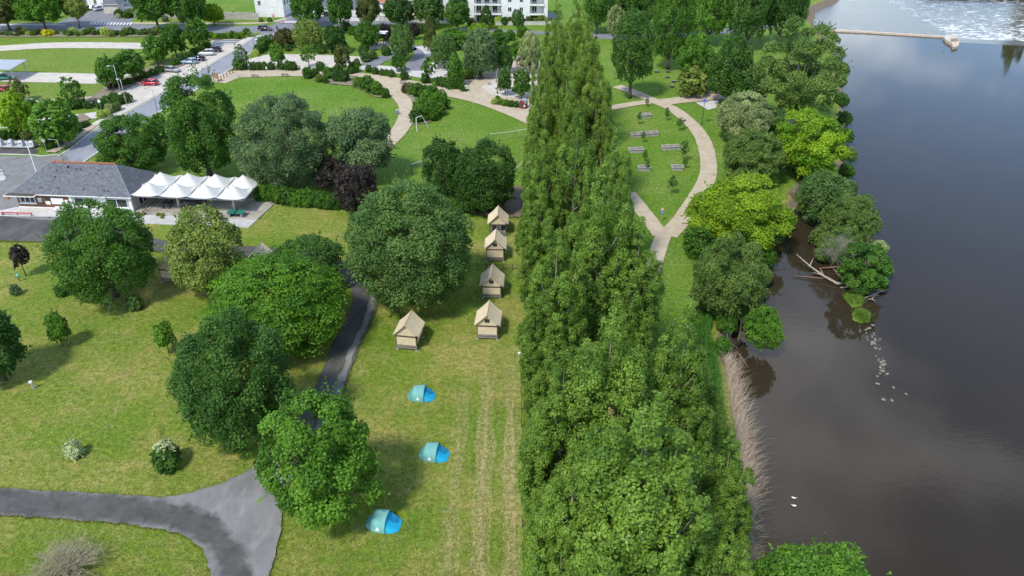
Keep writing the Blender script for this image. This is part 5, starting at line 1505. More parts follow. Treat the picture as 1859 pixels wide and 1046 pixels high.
# ------------------------------------------------------------------ river spit, reeds, driftwood, stones
def mound(name, pts_px, z_edge, z_top, mat, kind='structure'):
    pts = [P(u, v, z_edge) for u, v in pts_px]
    c = sum(pts, Vector()) / len(pts)
    V, F = [], []
    n = len(pts)
    rr = random.Random(2)
    for t, z in ((1.08, z_edge - .8), (1.0, z_edge), (.86, z_edge + (z_top - z_edge) * .6), (.55, z_top), (0.02, z_top)):
        for p in pts:
            q = c + (p - c) * t
            V.append((q.x + rr.uniform(-.1, .1), q.y + rr.uniform(-.1, .1), z + (rr.uniform(-.06, .06) if t < 1 else 0)))
    for j in range(4):
        for k in range(n):
            F.append((j * n + k, j * n + (k + 1) % n, (j + 1) * n + (k + 1) % n, (j + 1) * n + k))
    o = MB().add(V, F).build(name, mat, None, True)
    o['kind'] = kind
    return o
mound('spit', [(1462, 345), (1500, 322), (1545, 325), (1575, 380), (1592, 430), (1612, 480), (1600, 520), (1560, 528), (1525, 505), (1500, 470), (1482, 420), (1466, 380)], -1.2, -0.75, SOIL)
mound('grassy_islet', [(1530, 538), (1545, 526), (1562, 532), (1570, 545), (1563, 556), (1548, 560), (1538, 550)], -1.2, -0.72, G_PARK)
mound('grassy_islet', [(1546, 570), (1556, 563), (1572, 566), (1582, 574), (1578, 586), (1562, 588), (1548, 582)], -1.2, -0.75, G_PARK)
def blades(name, seeds_fn, n, hmin, hmax, w, mat, seed, lean=(0, 0), curl=.5, simple=False):
    rng = np.random.default_rng(seed)
    base = seeds_fn(rng, n)
    a = rng.uniform(0, 6.28, n)
    h = rng.uniform(hmin, hmax, n)
    tip = np.stack([np.cos(a) * curl * h + lean[0] * h, np.sin(a) * curl * h + lean[1] * h, h], 1)
    side = np.stack([-np.sin(a), np.cos(a), np.zeros(n)], 1) * w
    if simple:
        V = np.stack([base - side, base + side, base + tip], 1).reshape(-1, 3)
        return inst(name, mesh_np(name, V, np.arange(3 * n).reshape(n, 3), mat, rng.uniform(0, 1, n)))
    mid = tip * 0.55; mid[:, 2] *= 1.25
    V = np.stack([base - side, base + side, base + mid + side * .7, base + mid - side * .7, base + tip + side * .15, base + tip - side * .15], 1).reshape(-1, 3)
    i = np.arange(n)[:, None] * 6
    F = np.concatenate([i + np.array([[0, 1, 2, 3]]), i + np.array([[3, 2, 4, 5]])], 0)
    o = inst(name, mesh_np(name, V, F, mat, rng.uniform(0, 1, len(F))))
    return o
def reed_seeds(rng, n):
    y = rng.uniform(45, 76, n) ** 1.0
    off = np.abs(rng.normal(0, .9, n)) - 0.7
    off *= np.clip((y - 46) / 6, .3, 1)
    x = np.interp(y, BY, BX) - 0.9 + off * .9
    z = np.interp(x - np.interp(y, BY, BX), [-2.6, -1.5, -.7, 0, 1.2], [0, -.12, -.7, -1.2, -1.25])
    return np.stack([x, y, z], 1)
REED = leafmat('dry_reed', (0.34, 0.26, 0.18), (0.58, 0.47, 0.35), .1, .8, (1, 1, 1))
o = blades('dry_reeds', reed_seeds, 4200, .4, 1.6, .012, REED, 11, lean=(.22, -.2), curl=.95)
tag(o, 'band of dry beige reeds along the near river bank', 'reeds', kind='stuff')
GRB = leafmat('bank_grass', (0.07, 0.15, 0.015), (0.17, 0.25, 0.035), .25, .7, (1, 1, 1))
def islet_seeds(uv, rad):
    p = P(*uv, -0.8)
    return lambda rng, n: np.stack([p.x + rng.normal(0, rad, n), p.y + rng.normal(0, rad * 1.4, n), np.full(n, -0.85)], 1)
tag(blades('islet_grass', islet_seeds((1550, 543), .55), 900, .2, .55, .02, GRB, 12), 'short green grass on the larger islet at the spit tip', 'grass', kind='stuff')
tag(blades('islet_grass', islet_seeds((1565, 576), .42), 900, .4, .95, .02, GRB, 13), 'long green grass on the smaller islet above the stones', 'grass', kind='stuff')
BGR = leafmat('bank_weeds', (0.03, 0.10, 0.02), (0.08, 0.19, 0.04), .25, .7)
tag(blades('bank_weeds', lambda rng, n: np.stack([np.interp(y := rng.uniform(46, 84, n), BY, BX) - 2.6 - np.abs(rng.normal(0, .8, n)), y, np.zeros(n)], 1), 5000, .5, 1.3, .03, BGR, 14), 'green weeds and nettles on top of the near bank', 'weeds', kind='stuff')
TUFT = leafmat('grass_tuft', (0.110, 0.165, 0.022), (0.27, 0.275, 0.055), .25, .8, (1, 1, 1))
def lawn_seeds(rng, n):
    y = 44 + 75 * rng.random(n) ** 1.5
    x = rng.uniform(-46, 0.5, n) * (0.55 + y / 90)
    x = np.where(x > 0.4, x - 8, x)
    ok = y < 106
    for poly in HARD:
        ins = np.zeros(n, bool)
        for (x0, y0), (x1, y1) in zip(poly, poly[1:] + poly[:1]):
            c_ = ((y0 > y) != (y1 > y)) & (x < (x1 - x0) * (y - y0) / ((y1 - y0) or 1e-9) + x0)
            ins ^= c_
        ok &= ~ins
    x = np.where(ok, x, 3.0 + x % 1.0)
    return np.stack([x, y, np.zeros(n)], 1)
tag(blades('lawn_grass', lawn_seeds, 60000, .08, .22, .03, TUFT, 15, curl=.6, simple=True), 'rough grass blades standing all over the camp lawn', 'grass', kind='stuff')
def verge_seeds(rng, n):
    pts = []
    for poly in HARD[-1:] + HARD[:-1]:
        for (x0, y0), (x1, y1) in zip(poly, poly[1:] + poly[:1]):
            if y0 > 106 or y1 > 106: continue
            L_ = math.hypot(x1 - x0, y1 - y0)
            k = int(L_ * 55)
            t = rng.random(k)
            pts.append(np.stack([x0 + (x1 - x0) * t + rng.normal(0, .09, k), y0 + (y1 - y0) * t + rng.normal(0, .09, k), np.full(k, 0.0)], 1))
    p = np.concatenate(pts)
    return p[rng.integers(0, len(p), n)]
tag(blades('verge_grass', verge_seeds, 20000, .12, .32, .03, TUFT, 16, curl=.7, simple=True), 'longer grass fringing the edges of the camp drive', 'grass', kind='stuff')
def log(pts_px, rad, mat, label, name='driftwood', twigs=()):
    pts = [P(u, v, z) for u, v, z in pts_px]
    o = empty(name, pts[0], 0, label, 'driftwood')
    rl = [p - pts[0] for p in pts]
    MB().tube(rl, [rad * (1 - .75 * i / (len(rl) - 1)) for i in range(len(rl))], 7).build('stem', mat, o, True)
    for (i, du, dv, dz) in twigs:
        b = pts[i]; e = P(pts_px[i][0] + du, pts_px[i][1] + dv, pts_px[i][2] + dz)
        MB().tube([b - pts[0], (b + e) * .5 - pts[0] + Vector((0, 0, .1)), e - pts[0]], [rad * .4, rad * .28, rad * .08], 5).build('twig', mat, o, True)
    return o
log([(1545, 512, -.7), (1520, 514, -.9), (1495, 500, -.6), (1470, 482, 0), (1446, 461, .8)], .26, DEADWOOD, 'long pale dead branch rising out of the inlet water', twigs=[(2, -22, -6, .1), (2, -8, -16, .5), (3, 8, -16, .4)])
log([(1500, 505, -1.15), (1478, 503, -1.12), (1440, 500, -1.1)], .14, DEADBROWN, 'dark thin branch lying on the water beside the pale one')
log([(1550, 484, -.4), (1515, 484, -.7), (1490, 486, -.9)], .24, DEADBROWN, 'brown fallen log at the edge of the spit')
log([(1545, 512, -.7), (1530, 500, -.3), (1512, 487, .1)], .13, DEADWOOD, 'thin pale branch leaning against the brown log', twigs=[(1, -10, 2, .2)])
log([(1526, 523, -.9), (1545, 518, -.6), (1558, 519, -.7)], .22, DEADWOOD, 'thick bleached log above the grassy islet')
for i, (u0, v0, u1, v1) in enumerate(((1570, 542, 1596, 537), (1572, 535, 1600, 526), (1575, 545, 1590, 548), (1568, 528, 1605, 531), (1580, 540, 1612, 527), (1585, 530, 1590, 521))):
    log([(u0, v0, -1.0), ((u0 + u1) / 2, (v0 + v1) / 2 - 3, -.6), (u1, v1, -.95)], .12, DEADWOOD, ['bleached branch tangled', 'bleached curved branch', 'short bleached stick', 'long bleached branch', 'outermost bleached branch', 'upright bleached stub'][i] + ' in the driftwood heap right of the grassy islet', twigs=[(1, 8, -6, .2)])
log([(1368, 962, -.9), (1380, 955, -.9), (1384, 960, -1)], .10, DEADWOOD, 'short pale branch on the muddy shore at the foot of the reeds')
log([(1338, 640, -1.0), (1350, 655, -1.1), (1358, 668, -1.2)], .10, DEADBROWN, 'dark stub in the water below the leaning willow')
log([(1338, 632, -.9), (1322, 622, 0), (1320, 605, .9)], .05, DEADWOOD, 'thin bare pole at the foot of the leaning willow')
STM = []
rr = random.Random(21)
for k in range(5):
    bm = bmesh.new()
    bmesh.ops.create_icosphere(bm, subdivisions=1, radius=1)
    for v in bm.verts:
        v.co *= rr.uniform(.72, 1.2)
    me = bpy.data.meshes.new('stone'); bm.to_mesh(me); bm.free(); me.materials.append(STONE)
    STM.append(me)
def stone(u, v, r, label, group):
    p = P(u, v, -1.2)
    o = inst('stone', STM[rr.randrange(5)], None, (p.x, p.y, -1.2 + r * .02), rr.uniform(0, 6), (r, r * rr.uniform(.55, .9), r * .5))
    tag(o, label, 'stone', group)
line = [(1562, 596), (1578, 600), (1588, 620), (1594, 640), (1600, 660), (1606, 682)]
for i in range(64):
    t = rr.random() ** .9 * 4.99
    a, b = line[int(t)], line[int(t) + 1]
    f_ = t - int(t)
    u, v = a[0] + (b[0] - a[0]) * f_ + rr.gauss(0, 5), a[1] + (b[1] - a[1]) * f_ + rr.gauss(0, 4)
    if 636 < v < 646: continue
    stone(u, v, rr.uniform(.08, .22), 'pale stone in the broken line of stones running out from the islets', 'stones of the river line')
for (u, v, r) in ((1584, 592, .5), (1578, 597, .45), (1585, 623, .6), (1582, 626, .5), (1589, 633, .45), (1600, 659, .55), (1603, 664, .5), (1598, 668, .5), (1602, 675, .5), (1611, 680, .45)):
    stone(u, v, r * .62, 'pale stone in the broken line of stones running out from the islets', 'stones of the river line')
for (u, v, r, l) in ((1593, 698, .45, 'white oblong stone at the left below the stone line'), (1622, 705, .32, 'small white stone right of the oblong one'), (1645, 717, .36, 'outermost white stone in the river'), (1604, 727, .42, 'lowest white stone in the river'), (1619, 728, .45, 'brownish stone beside the lowest white one')):
    stone(u, v, r * .7, l, None)
BIRDW = pm('white_feathers', (0.78, 0.78, 0.75), (0.68, 0.67, 0.63), 6, 0.8)
def water_bird(u, v, rz, label):
    p = P(u, v, -1.2)
    o = empty('water_bird', (p.x, p.y, -1.2), rz, label, 'bird', 'white water birds')
    o.scale = (.72, .72, .72)
    V, F = [], []
    secs = [(-.34, .02, .12), (-.26, .09, .13), (-.1, .14, .11), (.06, .14, .10), (.17, .09, .13), (.23, .05, .2), (.25, .045, .27), (.30, .05, .31), (.36, .035, .30), (.40, .008, .285)]
    for (x, r, z) in secs:
        for k in range(8):
            a = k / 8 * 6.283
            V.append((x, math.cos(a) * r, z + math.sin(a) * r * .8))
    for i in range(len(secs) - 1):
        for k in range(8):
            F.append((i * 8 + k, i * 8 + (k + 1) % 8, (i + 1) * 8 + (k + 1) % 8, (i + 1) * 8 + k))
    MB().add(V, F).build('body', BIRDW, o, True)
    MB().tube([(.39, 0, .285), (.46, 0, .27)], [.018, .006], 5).build('beak', WOOD_OR, o)
water_bird(1441, 906, R(-30), 'upper one of two small white birds floating near the bank')
water_bird(1441, 920, R(175), 'lower one of two small white birds floating near the bank')

# ------------------------------------------------------------------ weir
WST = pm('weir_stone', (0.60, 0.50, 0.38), (0.46, 0.37, 0.28), 1.5, 0.85, 0.4, kind='pos')
weir = empty('weir', (0, 0, 0), 0, 'long pale stone weir wall crossing the river at the top right', 'weir')
a, b = P(1500, 52, -.8), P(1716, 65, -.8)
d = (b - a).normalized(); n = Vector((-d.y, d.x, 0))
seg = 26
for i in range(seg):
    p0, p1 = a.lerp(b, i / seg), a.lerp(b, (i + .985) / seg)
    hw = .55 if i > 8 else .55 + (8 - i) * .1
    q = [p0 - n * hw, p1 - n * hw, p1 + n * .5, p0 + n * .5]
    MB().prism([(x.x, x.y) for x in q], -2.6, -.72 - .03 * (i % 3)).build('coping_stone', WST, weir)
ap = [(1713, 66), (1722, 62), (1738, 66), (1742, 74), (1740, 82), (1730, 85), (1728, 78), (1718, 72)]
q = pix(ap, -.5)
mm = MB(); V0, F0 = ngon_z(q, -.45); mm.add(V0, F0)
k = len(q)
mm.add([(x, y, -.45) for x, y in q] + [(x, y, -2.6) for x, y in q], [(i, k + i, k + (i + 1) % k, (i + 1) % k) for i in range(k)])
mm.build('abutment', WST, weir)
q = pix([(1726, 70), (1738, 69), (1740, 73), (1727, 74)], -.3)
MB().prism(q, -.4, -.2).build('abutment_cap', STONE, weir)
cr = [P(u, v, -1.2) for u, v in ((1738, 77), (1800, 80), (1900, 84.5), (2300, 101))]
cr2 = [P(u, v, -1.75) for u, v in ((1741, 70), (1800, 71.5), (1900, 75), (2300, 92))]
V = [(p.x, p.y, -1.17) for p in cr] + [(p.x, p.y, -1.74) for p in cr2] + [(p.x, p.y - .6, -2.6) for p in cr]
MB().add(V, [(i, i + 1, i + 5, i + 4) for i in range(3)] + [(i + 8, i + 9, i + 1, i) for i in range(3)]).build('spill_apron', pm('wet_apron', (0.10, 0.10, 0.095), (0.065, 0.065, 0.06), 1, 0.3, kind='pos'), weir)
def sign_on_pole(u, v, z0, h, w, hh, mat, label, name='sign_post', cat='sign', back=GALV, shape='box', rz=0):
    p = P(u, v, z0)
    o = empty(name, (p.x, p.y, z0), rz, label, cat)
    MB().tube([(0, 0, -.1), (0, 0, h)], .045, 6).build('pole', back, o)
    if shape == 'disc':
        MB().tube([(0, -.06, h - hh / 2), (0, -.09, h - hh / 2)], w / 2, 16).build('plate', mat, o)
    else:
        MB().box(-w / 2, -.09, h - hh, w / 2, -.05, h).build('plate', mat, o)
    return o
sign_on_pole(1715, 82, -1.2, 2.6, .9, .8, WHITE, 'small white sign on a post in the water below the weir end')
sign_on_pole(1724, 60, -1.2, 2.6, 1.0, 1.2, WHITE, 'white sign board on a post above the weir end')

# ------------------------------------------------------------------ meadow planters, signs, lamps
PLW = pm('planter_wood', (0.44, 0.40, 0.355), (0.30, 0.27, 0.235), 4, 0.85, 0.4, stretch=(0.3, 3, 3))
def planter(u, v, n, L_, rz, label):
    p = P(u, v)
    o = empty('planter_box', (p.x, p.y, 0), rz, label, 'planter', 'timber planters on the meadow')
    D, H_ = 1.25, .66
    for y in (-D / 2, D / 2 - .09):
        for k in range(3):
            MB().box(-L_ / 2, y, .02 + k * .2, L_ / 2, y + .09, .20 + k * .2).build('side_board', PLW, o)
    for i in range(n + 1):
        x = -L_ / 2 + L_ * i / n
        x = min(max(x, -L_ / 2 + .08), L_ / 2 - .08)
        MB().box(x - .075, -D / 2 + .092, .02, x + .075, D / 2 - .092, H_ + .06).build('end_board', PLW, o)
    MB().box(-L_ / 2 - .06, -D / 2 - .13, H_, L_ / 2 + .06, -D / 2 + .1, H_ + .05).build('front_cap', PLW, o)
    MB().box(-L_ / 2 - .06, D / 2 - .1, H_, L_ / 2 + .06, D / 2 + .13, H_ + .05).build('back_cap', PLW, o)
    MB().box(-L_ / 2 + .1, -D / 2 + .1, .02, L_ / 2 - .1, D / 2 - .1, .10).build('soil', WOOD_DK, o)
planter(1173, 212, 2, 2.1, R(20), 'short timber planter topmost on the meadow')
planter(1170, 246, 4, 5.6, R(14), 'longest timber planter, of four bays, beside the poplars')
planter(1154, 275, 2, 2.9, R(5), 'two bay timber planter cut by the poplars')
planter(1218, 270, 3, 3.6, R(6), 'timber planter left of the largest sapling')
planter(1169, 308, 1, 2.2, R(0), 'lower left one bay timber planter')
planter(1229, 307, 1, 2.1, R(0), 'lower right one bay timber planter')
def lamp(u, v, h, rz, label, arm=1.2, mat=None, name='street_lamp', head=None):
    p = P(u, v)
    o = empty(name, (p.x, p.y, 0), rz, label, 'street lamp')
    mt = mat or GREYM
    MB().tube([(0, 0, -.05), (0, 0, h * .5), (0, 0, h)], [.085, .065, .045], 8).build('pole', mt, o, True)
    if arm:
        MB().tube([(0, 0, h - .03), (-arm, 0, h + .08)], [.04, .035], 6).build('arm', mt, o)
        MB().box(-arm - .55, -.13, h + .03, -arm + .05, .13, h + .13).build('lamp_head', head or mt, o)
    else:
        MB().add([(-.55, -.55, h - .1), (.55, -.55, h - .1), (.55, .55, h - .1), (-.55, .55, h - .1), (0, 0, h + .5), (0, 0, h - .12)], [(0, 1, 4), (1, 2, 4), (2, 3, 4), (3, 0, 4), (1, 0, 5), (2, 1, 5), (3, 2, 5), (0, 3, 5)]).build('lamp_head', head or mt, o)
    return o
lamp(285, 199, 4.6, R(0), 'grey street lamp with a short arm beside the pale car park')
lamp(380, 137, 5.0, R(0), 'thin grey street lamp behind the tall tree at the road', .6)
lamp(118, 300, 5.0, R(0), 'thin street lamp rising behind the slate roof', 1.0)
lamp(463, 93, 5.0, R(180), 'thin street lamp at the pedestrian crossing', .5)
lamp(1274, 226, 5.1, 0, 'dark post lamp with blue pyramid head beside the meadow path', 0, DARKM, head=pm('lamp_blue', (0.08, 0.12, 0.28), (0.06, 0.09, 0.22), 3, .4))
lamp(57, 214, 4.2, R(170), 'street lamp among the young trees by the waste containers', 1.3, GALV)
lamp(690, 40, 7.0, R(0), 'tall white lamp post between the dark street trees', .8, WHITE)
lamp(864, 44, 6.5, R(0), 'tall pale lamp post before the white balconies', .6, WHITE)
lamp(911, 48, 5.0, R(0), 'thin green lamp post before the white flats', .5, GREENM)
lamp(888, 14, 6.5, 0, 'pale lamp post behind the dark conical tree', .4, WHITE)
lamp(303, 44, 4.5, 0, 'thin pale lamp post on the street verge', .4, GALV)
lamp(220, 170, 6.5, R(20), 'grey lamp with twin white heads behind the verge bushes', .9, GALV, head=WHITE)
lamp(231, 192, 6.0, R(20), 'grey lamp with white head in the verge bushes by the road', .3, GALV, head=WHITE)
for (u, v, l) in ((1210, 212, 'dark sapling guard lamp at the meadow path, upper one'), (1241, 234, 'dark sapling guard lamp at the meadow path, lower one')):
    o = empty('path_light', P(u, v), 0, l, 'path light', 'dark path lights')
    MB().tube([(0, 0, -.05), (0, 0, 1.9)], .05, 6).build('pole', DARKM, o); MB().tube([(0, 0, 1.85), (0, 0, 2.05)], [.38, .25], 10).build('lamp_head', DARKM, o)
o = empty('flag_pole', P(66, 311), 0, 'tall leaning white pole behind the left end of the slate roof', 'pole')
MB().tube([(0, 0, -.1), (-.1, .1, 5.6)], [.11, .09], 8).build('pole', WHITE, o); MB().tube([(-.1, .1, 5.6), (-.1, .1, 5.75)], .12, 8).build('cap', WHITE, o)
sign_on_pole(86, 278, 0, 3.0, .75, .75, GALV, 'round grey backed road sign by the waste containers', shape='disc')
sign_on_pole(184, 199, 0, 2.3, .6, .6, WHITE, 'small white road sign in the verge bushes')
o = sign_on_pole(1200, 401, 0, 1.9, .62, .62, BLUE_S, 'round blue cycle path sign with a small disc above at the path fork', shape='disc')
MB().tube([(0, -.06, 2.15), (0, -.09, 2.15)], .26, 16).build('upper_disc', pm('pink_disc', (0.7, 0.45, 0.42), (0.62, 0.4, 0.38), 3, .5), o)
MB().tube([(-.1, -.095, 1.5), (-.1, -.1, 1.5)], .07, 8).tube([(.1, -.095, 1.58), (.1, -.1, 1.58)], .09, 8).box(-.16, -.101, 1.66, .1, -.095, 1.71).build('pictogram', WHITE, o)
sign_on_pole(846, 166, 0, 1.6, .7, .9, WHITE, 'white notice on a post at the playground entrance')
sign_on_pole(486, 138, 0, 2.4, .35, .5, WHITE, 'thin sign post on the promenade')
sign_on_pole(91, 52, 0, 2.2, .5, .4, WHITE, 'thin white sign on the street pavement')
o = sign_on_pole(516, 52, 0, 2.4, .7, .7, RED, 'round red no entry sign at the street corner', shape='disc')
MB().box(-.25, -.1, 2.0, .25, -.092, 2.12).build('white_bar', WHITE, o)
sign_on_pole(948, 53, 0, 2.2, .6, .9, WHITE, 'small white board on the verge before the flats')
# info board by the road
o = empty('info_board', P(393, 148), R(-30), 'brown timber information board beside the road', 'notice board')
for x in (-.8, .8): MB().box(x - .07, -.07, -.03, x + .07, .07, 2.2).build('post', WOOD_BR, o)
MB().box(-.74, -.05, .9, .74, .05, 2.0).build('panel', WOOD_OR, o); MB().box(-1.0, -.12, 2.12, 1.0, .12, 2.2).build('cap', WOOD_OLD, o)
for i, (u, v) in enumerate(((402, 145), (407, 142), (412.5, 139), (418, 135.5), (423, 132), (428, 128.5))):
    o = empty('bollard', P(u, v), 0, 'timber bollard in the row by the promenade, %s from the information board' % ['first', 'second', 'third', 'fourth', 'fifth', 'last'][i], 'bollard', 'bollards by the promenade')
    MB().tube([(0, 0, -.03), (0, 0, 1.0)], .11, 8).build('post', WOOD_BR if i < 5 else WOOD_OR, o); MB().tube([(0, 0, 1.0), (0, 0, 1.06)], [.11, .05], 8).build('cap', WOOD_DK, o)
for i in range(8):
    o = empty('bike_rack', P(419 + i * 3.7, 144 - i * .75), R(20), 'thin steel bike hoop in the row at the lawn edge, %s from the left' % ['first', 'second', 'third', 'fourth', 'fifth', 'sixth', 'seventh', 'eighth'][i], 'bike rack', 'bike hoops at the lawn edge')
    MB().tube([(-.35, 0, -.03), (-.35, 0, .7), (-.25, 0, .82), (.25, 0, .82), (.35, 0, .7), (.35, 0, -.03)], .025, 5).build('hoop', GALV, o)
def park_bench(u, v, rz, label):
    o = empty('park_bench', P(u, v), rz, label, 'bench')
    for k in range(3): MB().box(-.9, -.2 + k * .15, .43, .9, -.07 + k * .15, .47).build('seat_slat', WOOD_OLD, o)
    for k in range(2): MB().box(-.9, .26, .58 + k * .17, .9, .3, .7 + k * .17).build('back_slat', WOOD_OLD, o)
    for x in (-.7, .7): MB().box(x - .04, -.18, 0, x + .04, .25, .43).build('leg', GREYM, o); MB().box(x - .04, .25, 0, x + .04, .262, .9).build('back_leg', GREYM, o)
park_bench(518, 138, R(175), 'small park bench on the promenade by the round lawn')
park_bench(464, 140, R(170), 'narrow seat on the promenade near the bike hoops')
park_bench(733, 152, R(30), 'dark bench at the fork of the curving path')
o = empty('litter_bin', P(722, 207), 0, 'small grey bin at the bend of the curving path', 'bin')
MB().box(-.3, -.3, 0, .3, .3, .95).build('body', GREYM, o); MB().box(-.34, -.34, .95, .34, .34, 1.03).build('lid', GALV, o)
# waste containers
WG = pm('container_grey', (0.40, 0.42, 0.44), (0.33, 0.35, 0.37), 3, .5)
sl = sheet('container_slab', pix([(-200, 266), (56, 270), (78, 264), (60, 258), (-200, 252)]), CONC, 0.30)
for i, (u, l) in enumerate(((2, 'leftmost waste container, cut by the picture edge'), (21, 'second waste container from the left with a dark slot'), (40, 'third waste container from the left with a green top'), (60, 'rightmost waste container with a green top'))):
    p = P(u, 264.5 - (60 - u) * .025, .3)
    o = empty('waste_container', (p.x, p.y, .3), R(-8), l, 'waste container', 'grey waste containers')
    MB().add([(-.55, -.5, 0), (.55, -.5, 0), (.55, .5, 0), (-.55, .5, 0), (-.42, -.18, 1.15), (.42, -.18, 1.15), (.42, .42, 1.15), (-.42, .42, 1.15)], [(3, 2, 1, 0), (4, 5, 6, 7), (0, 1, 5, 4), (1, 2, 6, 5), (2, 3, 7, 6), (3, 0, 4, 7)]).build('body', WG, o, bevel=.03)
    MB().box(-.30, -.28, .8, .3, -.1, 1.05).build('hatch', WHITE, o); MB().box(-.13, -.44, .55, .13, -.33, .68).build('slot', DARKM, o)
    MB().box(-.3, .0, 1.15, .3, .3, 1.28).build('top', GREENM if i > 1 else GALV, o)
# barrier with sign at the far left edge
o = empty('barrier_gate', P(8, 322), R(-40), 'white barrier frame at the left edge before the road', 'barrier')
MB().tube([(0, 0, 0), (0, 0, 1.5), (-1.4, -.2, 1.2)], .06, 6).build('post', WHITE, o); MB().tube([(-1.4, -.2, 0), (-1.4, -.2, 1.2)], .06, 6).build('post', WHITE, o); MB().tube([(0, 0, .8), (-1.4, -.2, .7)], .05, 6).build('rail', WHITE, o)
MB().prism(pix([(-60, 345), (10, 327), (12, 322), (4, 316), (-60, 318)]), -.05, .14).build('traffic_island', CONC, None)['kind'] = 'structure'

# sport nets and goal
def net(u0, v0, u1, v1, h, label):
    a, b = P(u0, v0), P(u1, v1)
    o = empty('ball_net', a, 0, label, 'net')
    d = b - a
    for q in (Vector(), d): MB().tube([(q.x, q.y, -.05), (q.x, q.y, h)], .06, 6).build('post', GREENM, o)
    pts = [d * (k / 10) + Vector((0, 0, h - .05 - .25 * math.sin(k / 10 * math.pi))) for k in range(11)]
    MB().tube(pts, .045, 5).build('top_band', WHITE, o)
    m = MB()
    for k in range(1, 40):
        q = d * (k / 40); zt = h - .05 - .25 * math.sin(k / 40 * math.pi)
        m.tube([(q.x, q.y, zt), (q.x, q.y, zt - 1.0)], .006, 3)
    for j in range(1, 9):
        m.tube([p - Vector((0, 0, j * .12)) for p in pts], .006, 3)
    m.build('mesh', pm('net_cord', (0.16, 0.2, 0.15), (0.12, 0.15, 0.11), 3, .9), o)
net(748, 319, 800, 296, 2.3, 'sagging ball net left of the pair of dark maples')
net(888, 260, 985, 243, 2.0, 'sagging ball net between the dark maples and the poplars')
net(932, 325, 962, 288, 1.6, 'low ball net cord right of the larger dark maple')
o = empty('football_goal', P(757, 238), 0, 'white goal frame on the lawn beside the shrub bed', 'goal')
g0, g1 = P(757, 238), P(779, 232)
d = g1 - g0
MB().tube([(0, 0, -.05), (0, 0, 2.9)], .08, 8).build('upright', WHITE, o); MB().tube([(d.x, d.y, -.05), (d.x * .45, d.y * .6, 2.9)], .07, 8).build('upright', WHITE, o); MB().tube([(0, 0, 2.9), (d.x * .45, d.y * .6, 2.9)], .07, 8).build('crossbar', WHITE, o)
MB().tube([(0, 0, 2.85), (-.7, 1.0, 0)], .03, 5).build('stay', GALV, o)
# playground
o = empty('play_tower', P(945, 134), R(10), 'weathered timber play tower with an arched roof', 'play tower')
for x in (-.9, .9):
    for y in (-.7, .7): MB().box(x - .1, y - .1, -.05, x + .1, y + .1, 3.4).build('post', WOOD_OLD, o)
for k in range(9): MB().box(-.82, -.78, .35 + k * .2, .82, -.72, .53 + k * .2).build('board', WOOD_OLD, o)
for k in range(9): MB().box(.86, -.58, .35 + k * .2, .94, .58, .53 + k * .2).build('board', WOOD_OLD, o)
MB().box(-.8, -.68, 1.7, .8, .68, 1.8).build('deck', WOOD_OLD, o)
for k in range(8):
    a0, a1 = math.pi * k / 8, math.pi * (k + 1) / 8
    MB().add([(math.cos(a) * 1.1, y, 3.4 + math.sin(a) * 1.2) for a in (a0, a1) for y in (-.95, .95)], [(0, 1, 3, 2)]).build('roof_board', WOOD_OLD, o)
MB().add([(math.cos(math.pi * k / 8) * 1.05, -.9, 3.4 + math.sin(math.pi * k / 8) * 1.15) for k in range(9)], [tuple(range(9))]).build('roof_gable', WOOD_DK, o)
MB().tube([(.9, -.6, 2.0), (2.6, -1.6, .1)], .08, 6).build('climbing_pole', WOOD_OLD, o)
o = empty('play_hut', P(950, 196), R(-25), 'small dark red play hut with an arched grey roof', 'play hut')
MB().prism([(-.75, -.6), (.75, -.6), (.75, .6), (-.75, .6)], 0, 1.3).build('wall', pm('hut_red', (0.22, 0.05, 0.045), (0.16, 0.035, 0.03), 3, .6), o)
V = []
for y in (-.7, .7):
    for k in range(9): V.append((math.cos(math.pi * k / 8) * .85, y, 1.3 + math.sin(math.pi * k / 8) * .85))
MB().add(V, [(k, k + 1, k + 10, k + 9) for k in range(8)] + [tuple(range(9))[::-1], tuple(range(9, 18))]).build('roof', GALV, o, False)
MB().add([(math.cos(math.pi * k / 8) * .74, -.705, 1.3 + math.sin(math.pi * k / 8) * .74) for k in range(9)], [tuple(range(9))[::-1]]).build('gable', MATS['hut_red'], o)
MB().box(-.3, -.62, .0, .3, -.601, 1.1).build('door', WOOD_DK, o); MB().box(.4, -.62, .6, .7, -.602, 1.0).build('window', WHITE, o)
for i, (u, v, h) in enumerate(((901, 150, 2.8), (910, 147, 3.2))):
    o = empty('climbing_post', P(u, v), 0, ['left', 'right'][i] + ' weathered timber climbing post on the playground', 'play post')
    MB().tube([(0, 0, -.05), (.1, 0, h)], [.16, .13], 7).build('post', WOOD_OLD, o)
    for k in range(4): MB().tube([(-.3, 0, .5 + k * .6), (.35, 0, .5 + k * .6)], .05, 5).build('peg', WOOD_OLD, o)
for i, (u, v) in enumerate(((888, 154), (902, 163), (903, 170))):
    o = empty('spring_rider', P(u, v), R(40 * i), ['back', 'middle', 'front'][i] + ' small spring rider on the pale playground pit', 'spring rider')
    MB().tube([(0, 0, 0), (.05, 0, .2), (-.05, 0, .4)], .07, 6).build('spring', DARKM, o)
    MB().box(-.45, -.12, .4, .4, .12, .6).add([(.25, -.1, .6), (.5, -.1, 1.0), (.35, -.1, 1.05), (.1, -.1, .6), (.25, .1, .6), (.5, .1, 1.0), (.35, .1, 1.05), (.1, .1, .6)], [(0, 1, 2, 3), (7, 6, 5, 4), (0, 4, 5, 1), (1, 5, 6, 2), (2, 6, 7, 3)]).build('seat', [GREYM, WOOD_BR, DARKM][i], o)
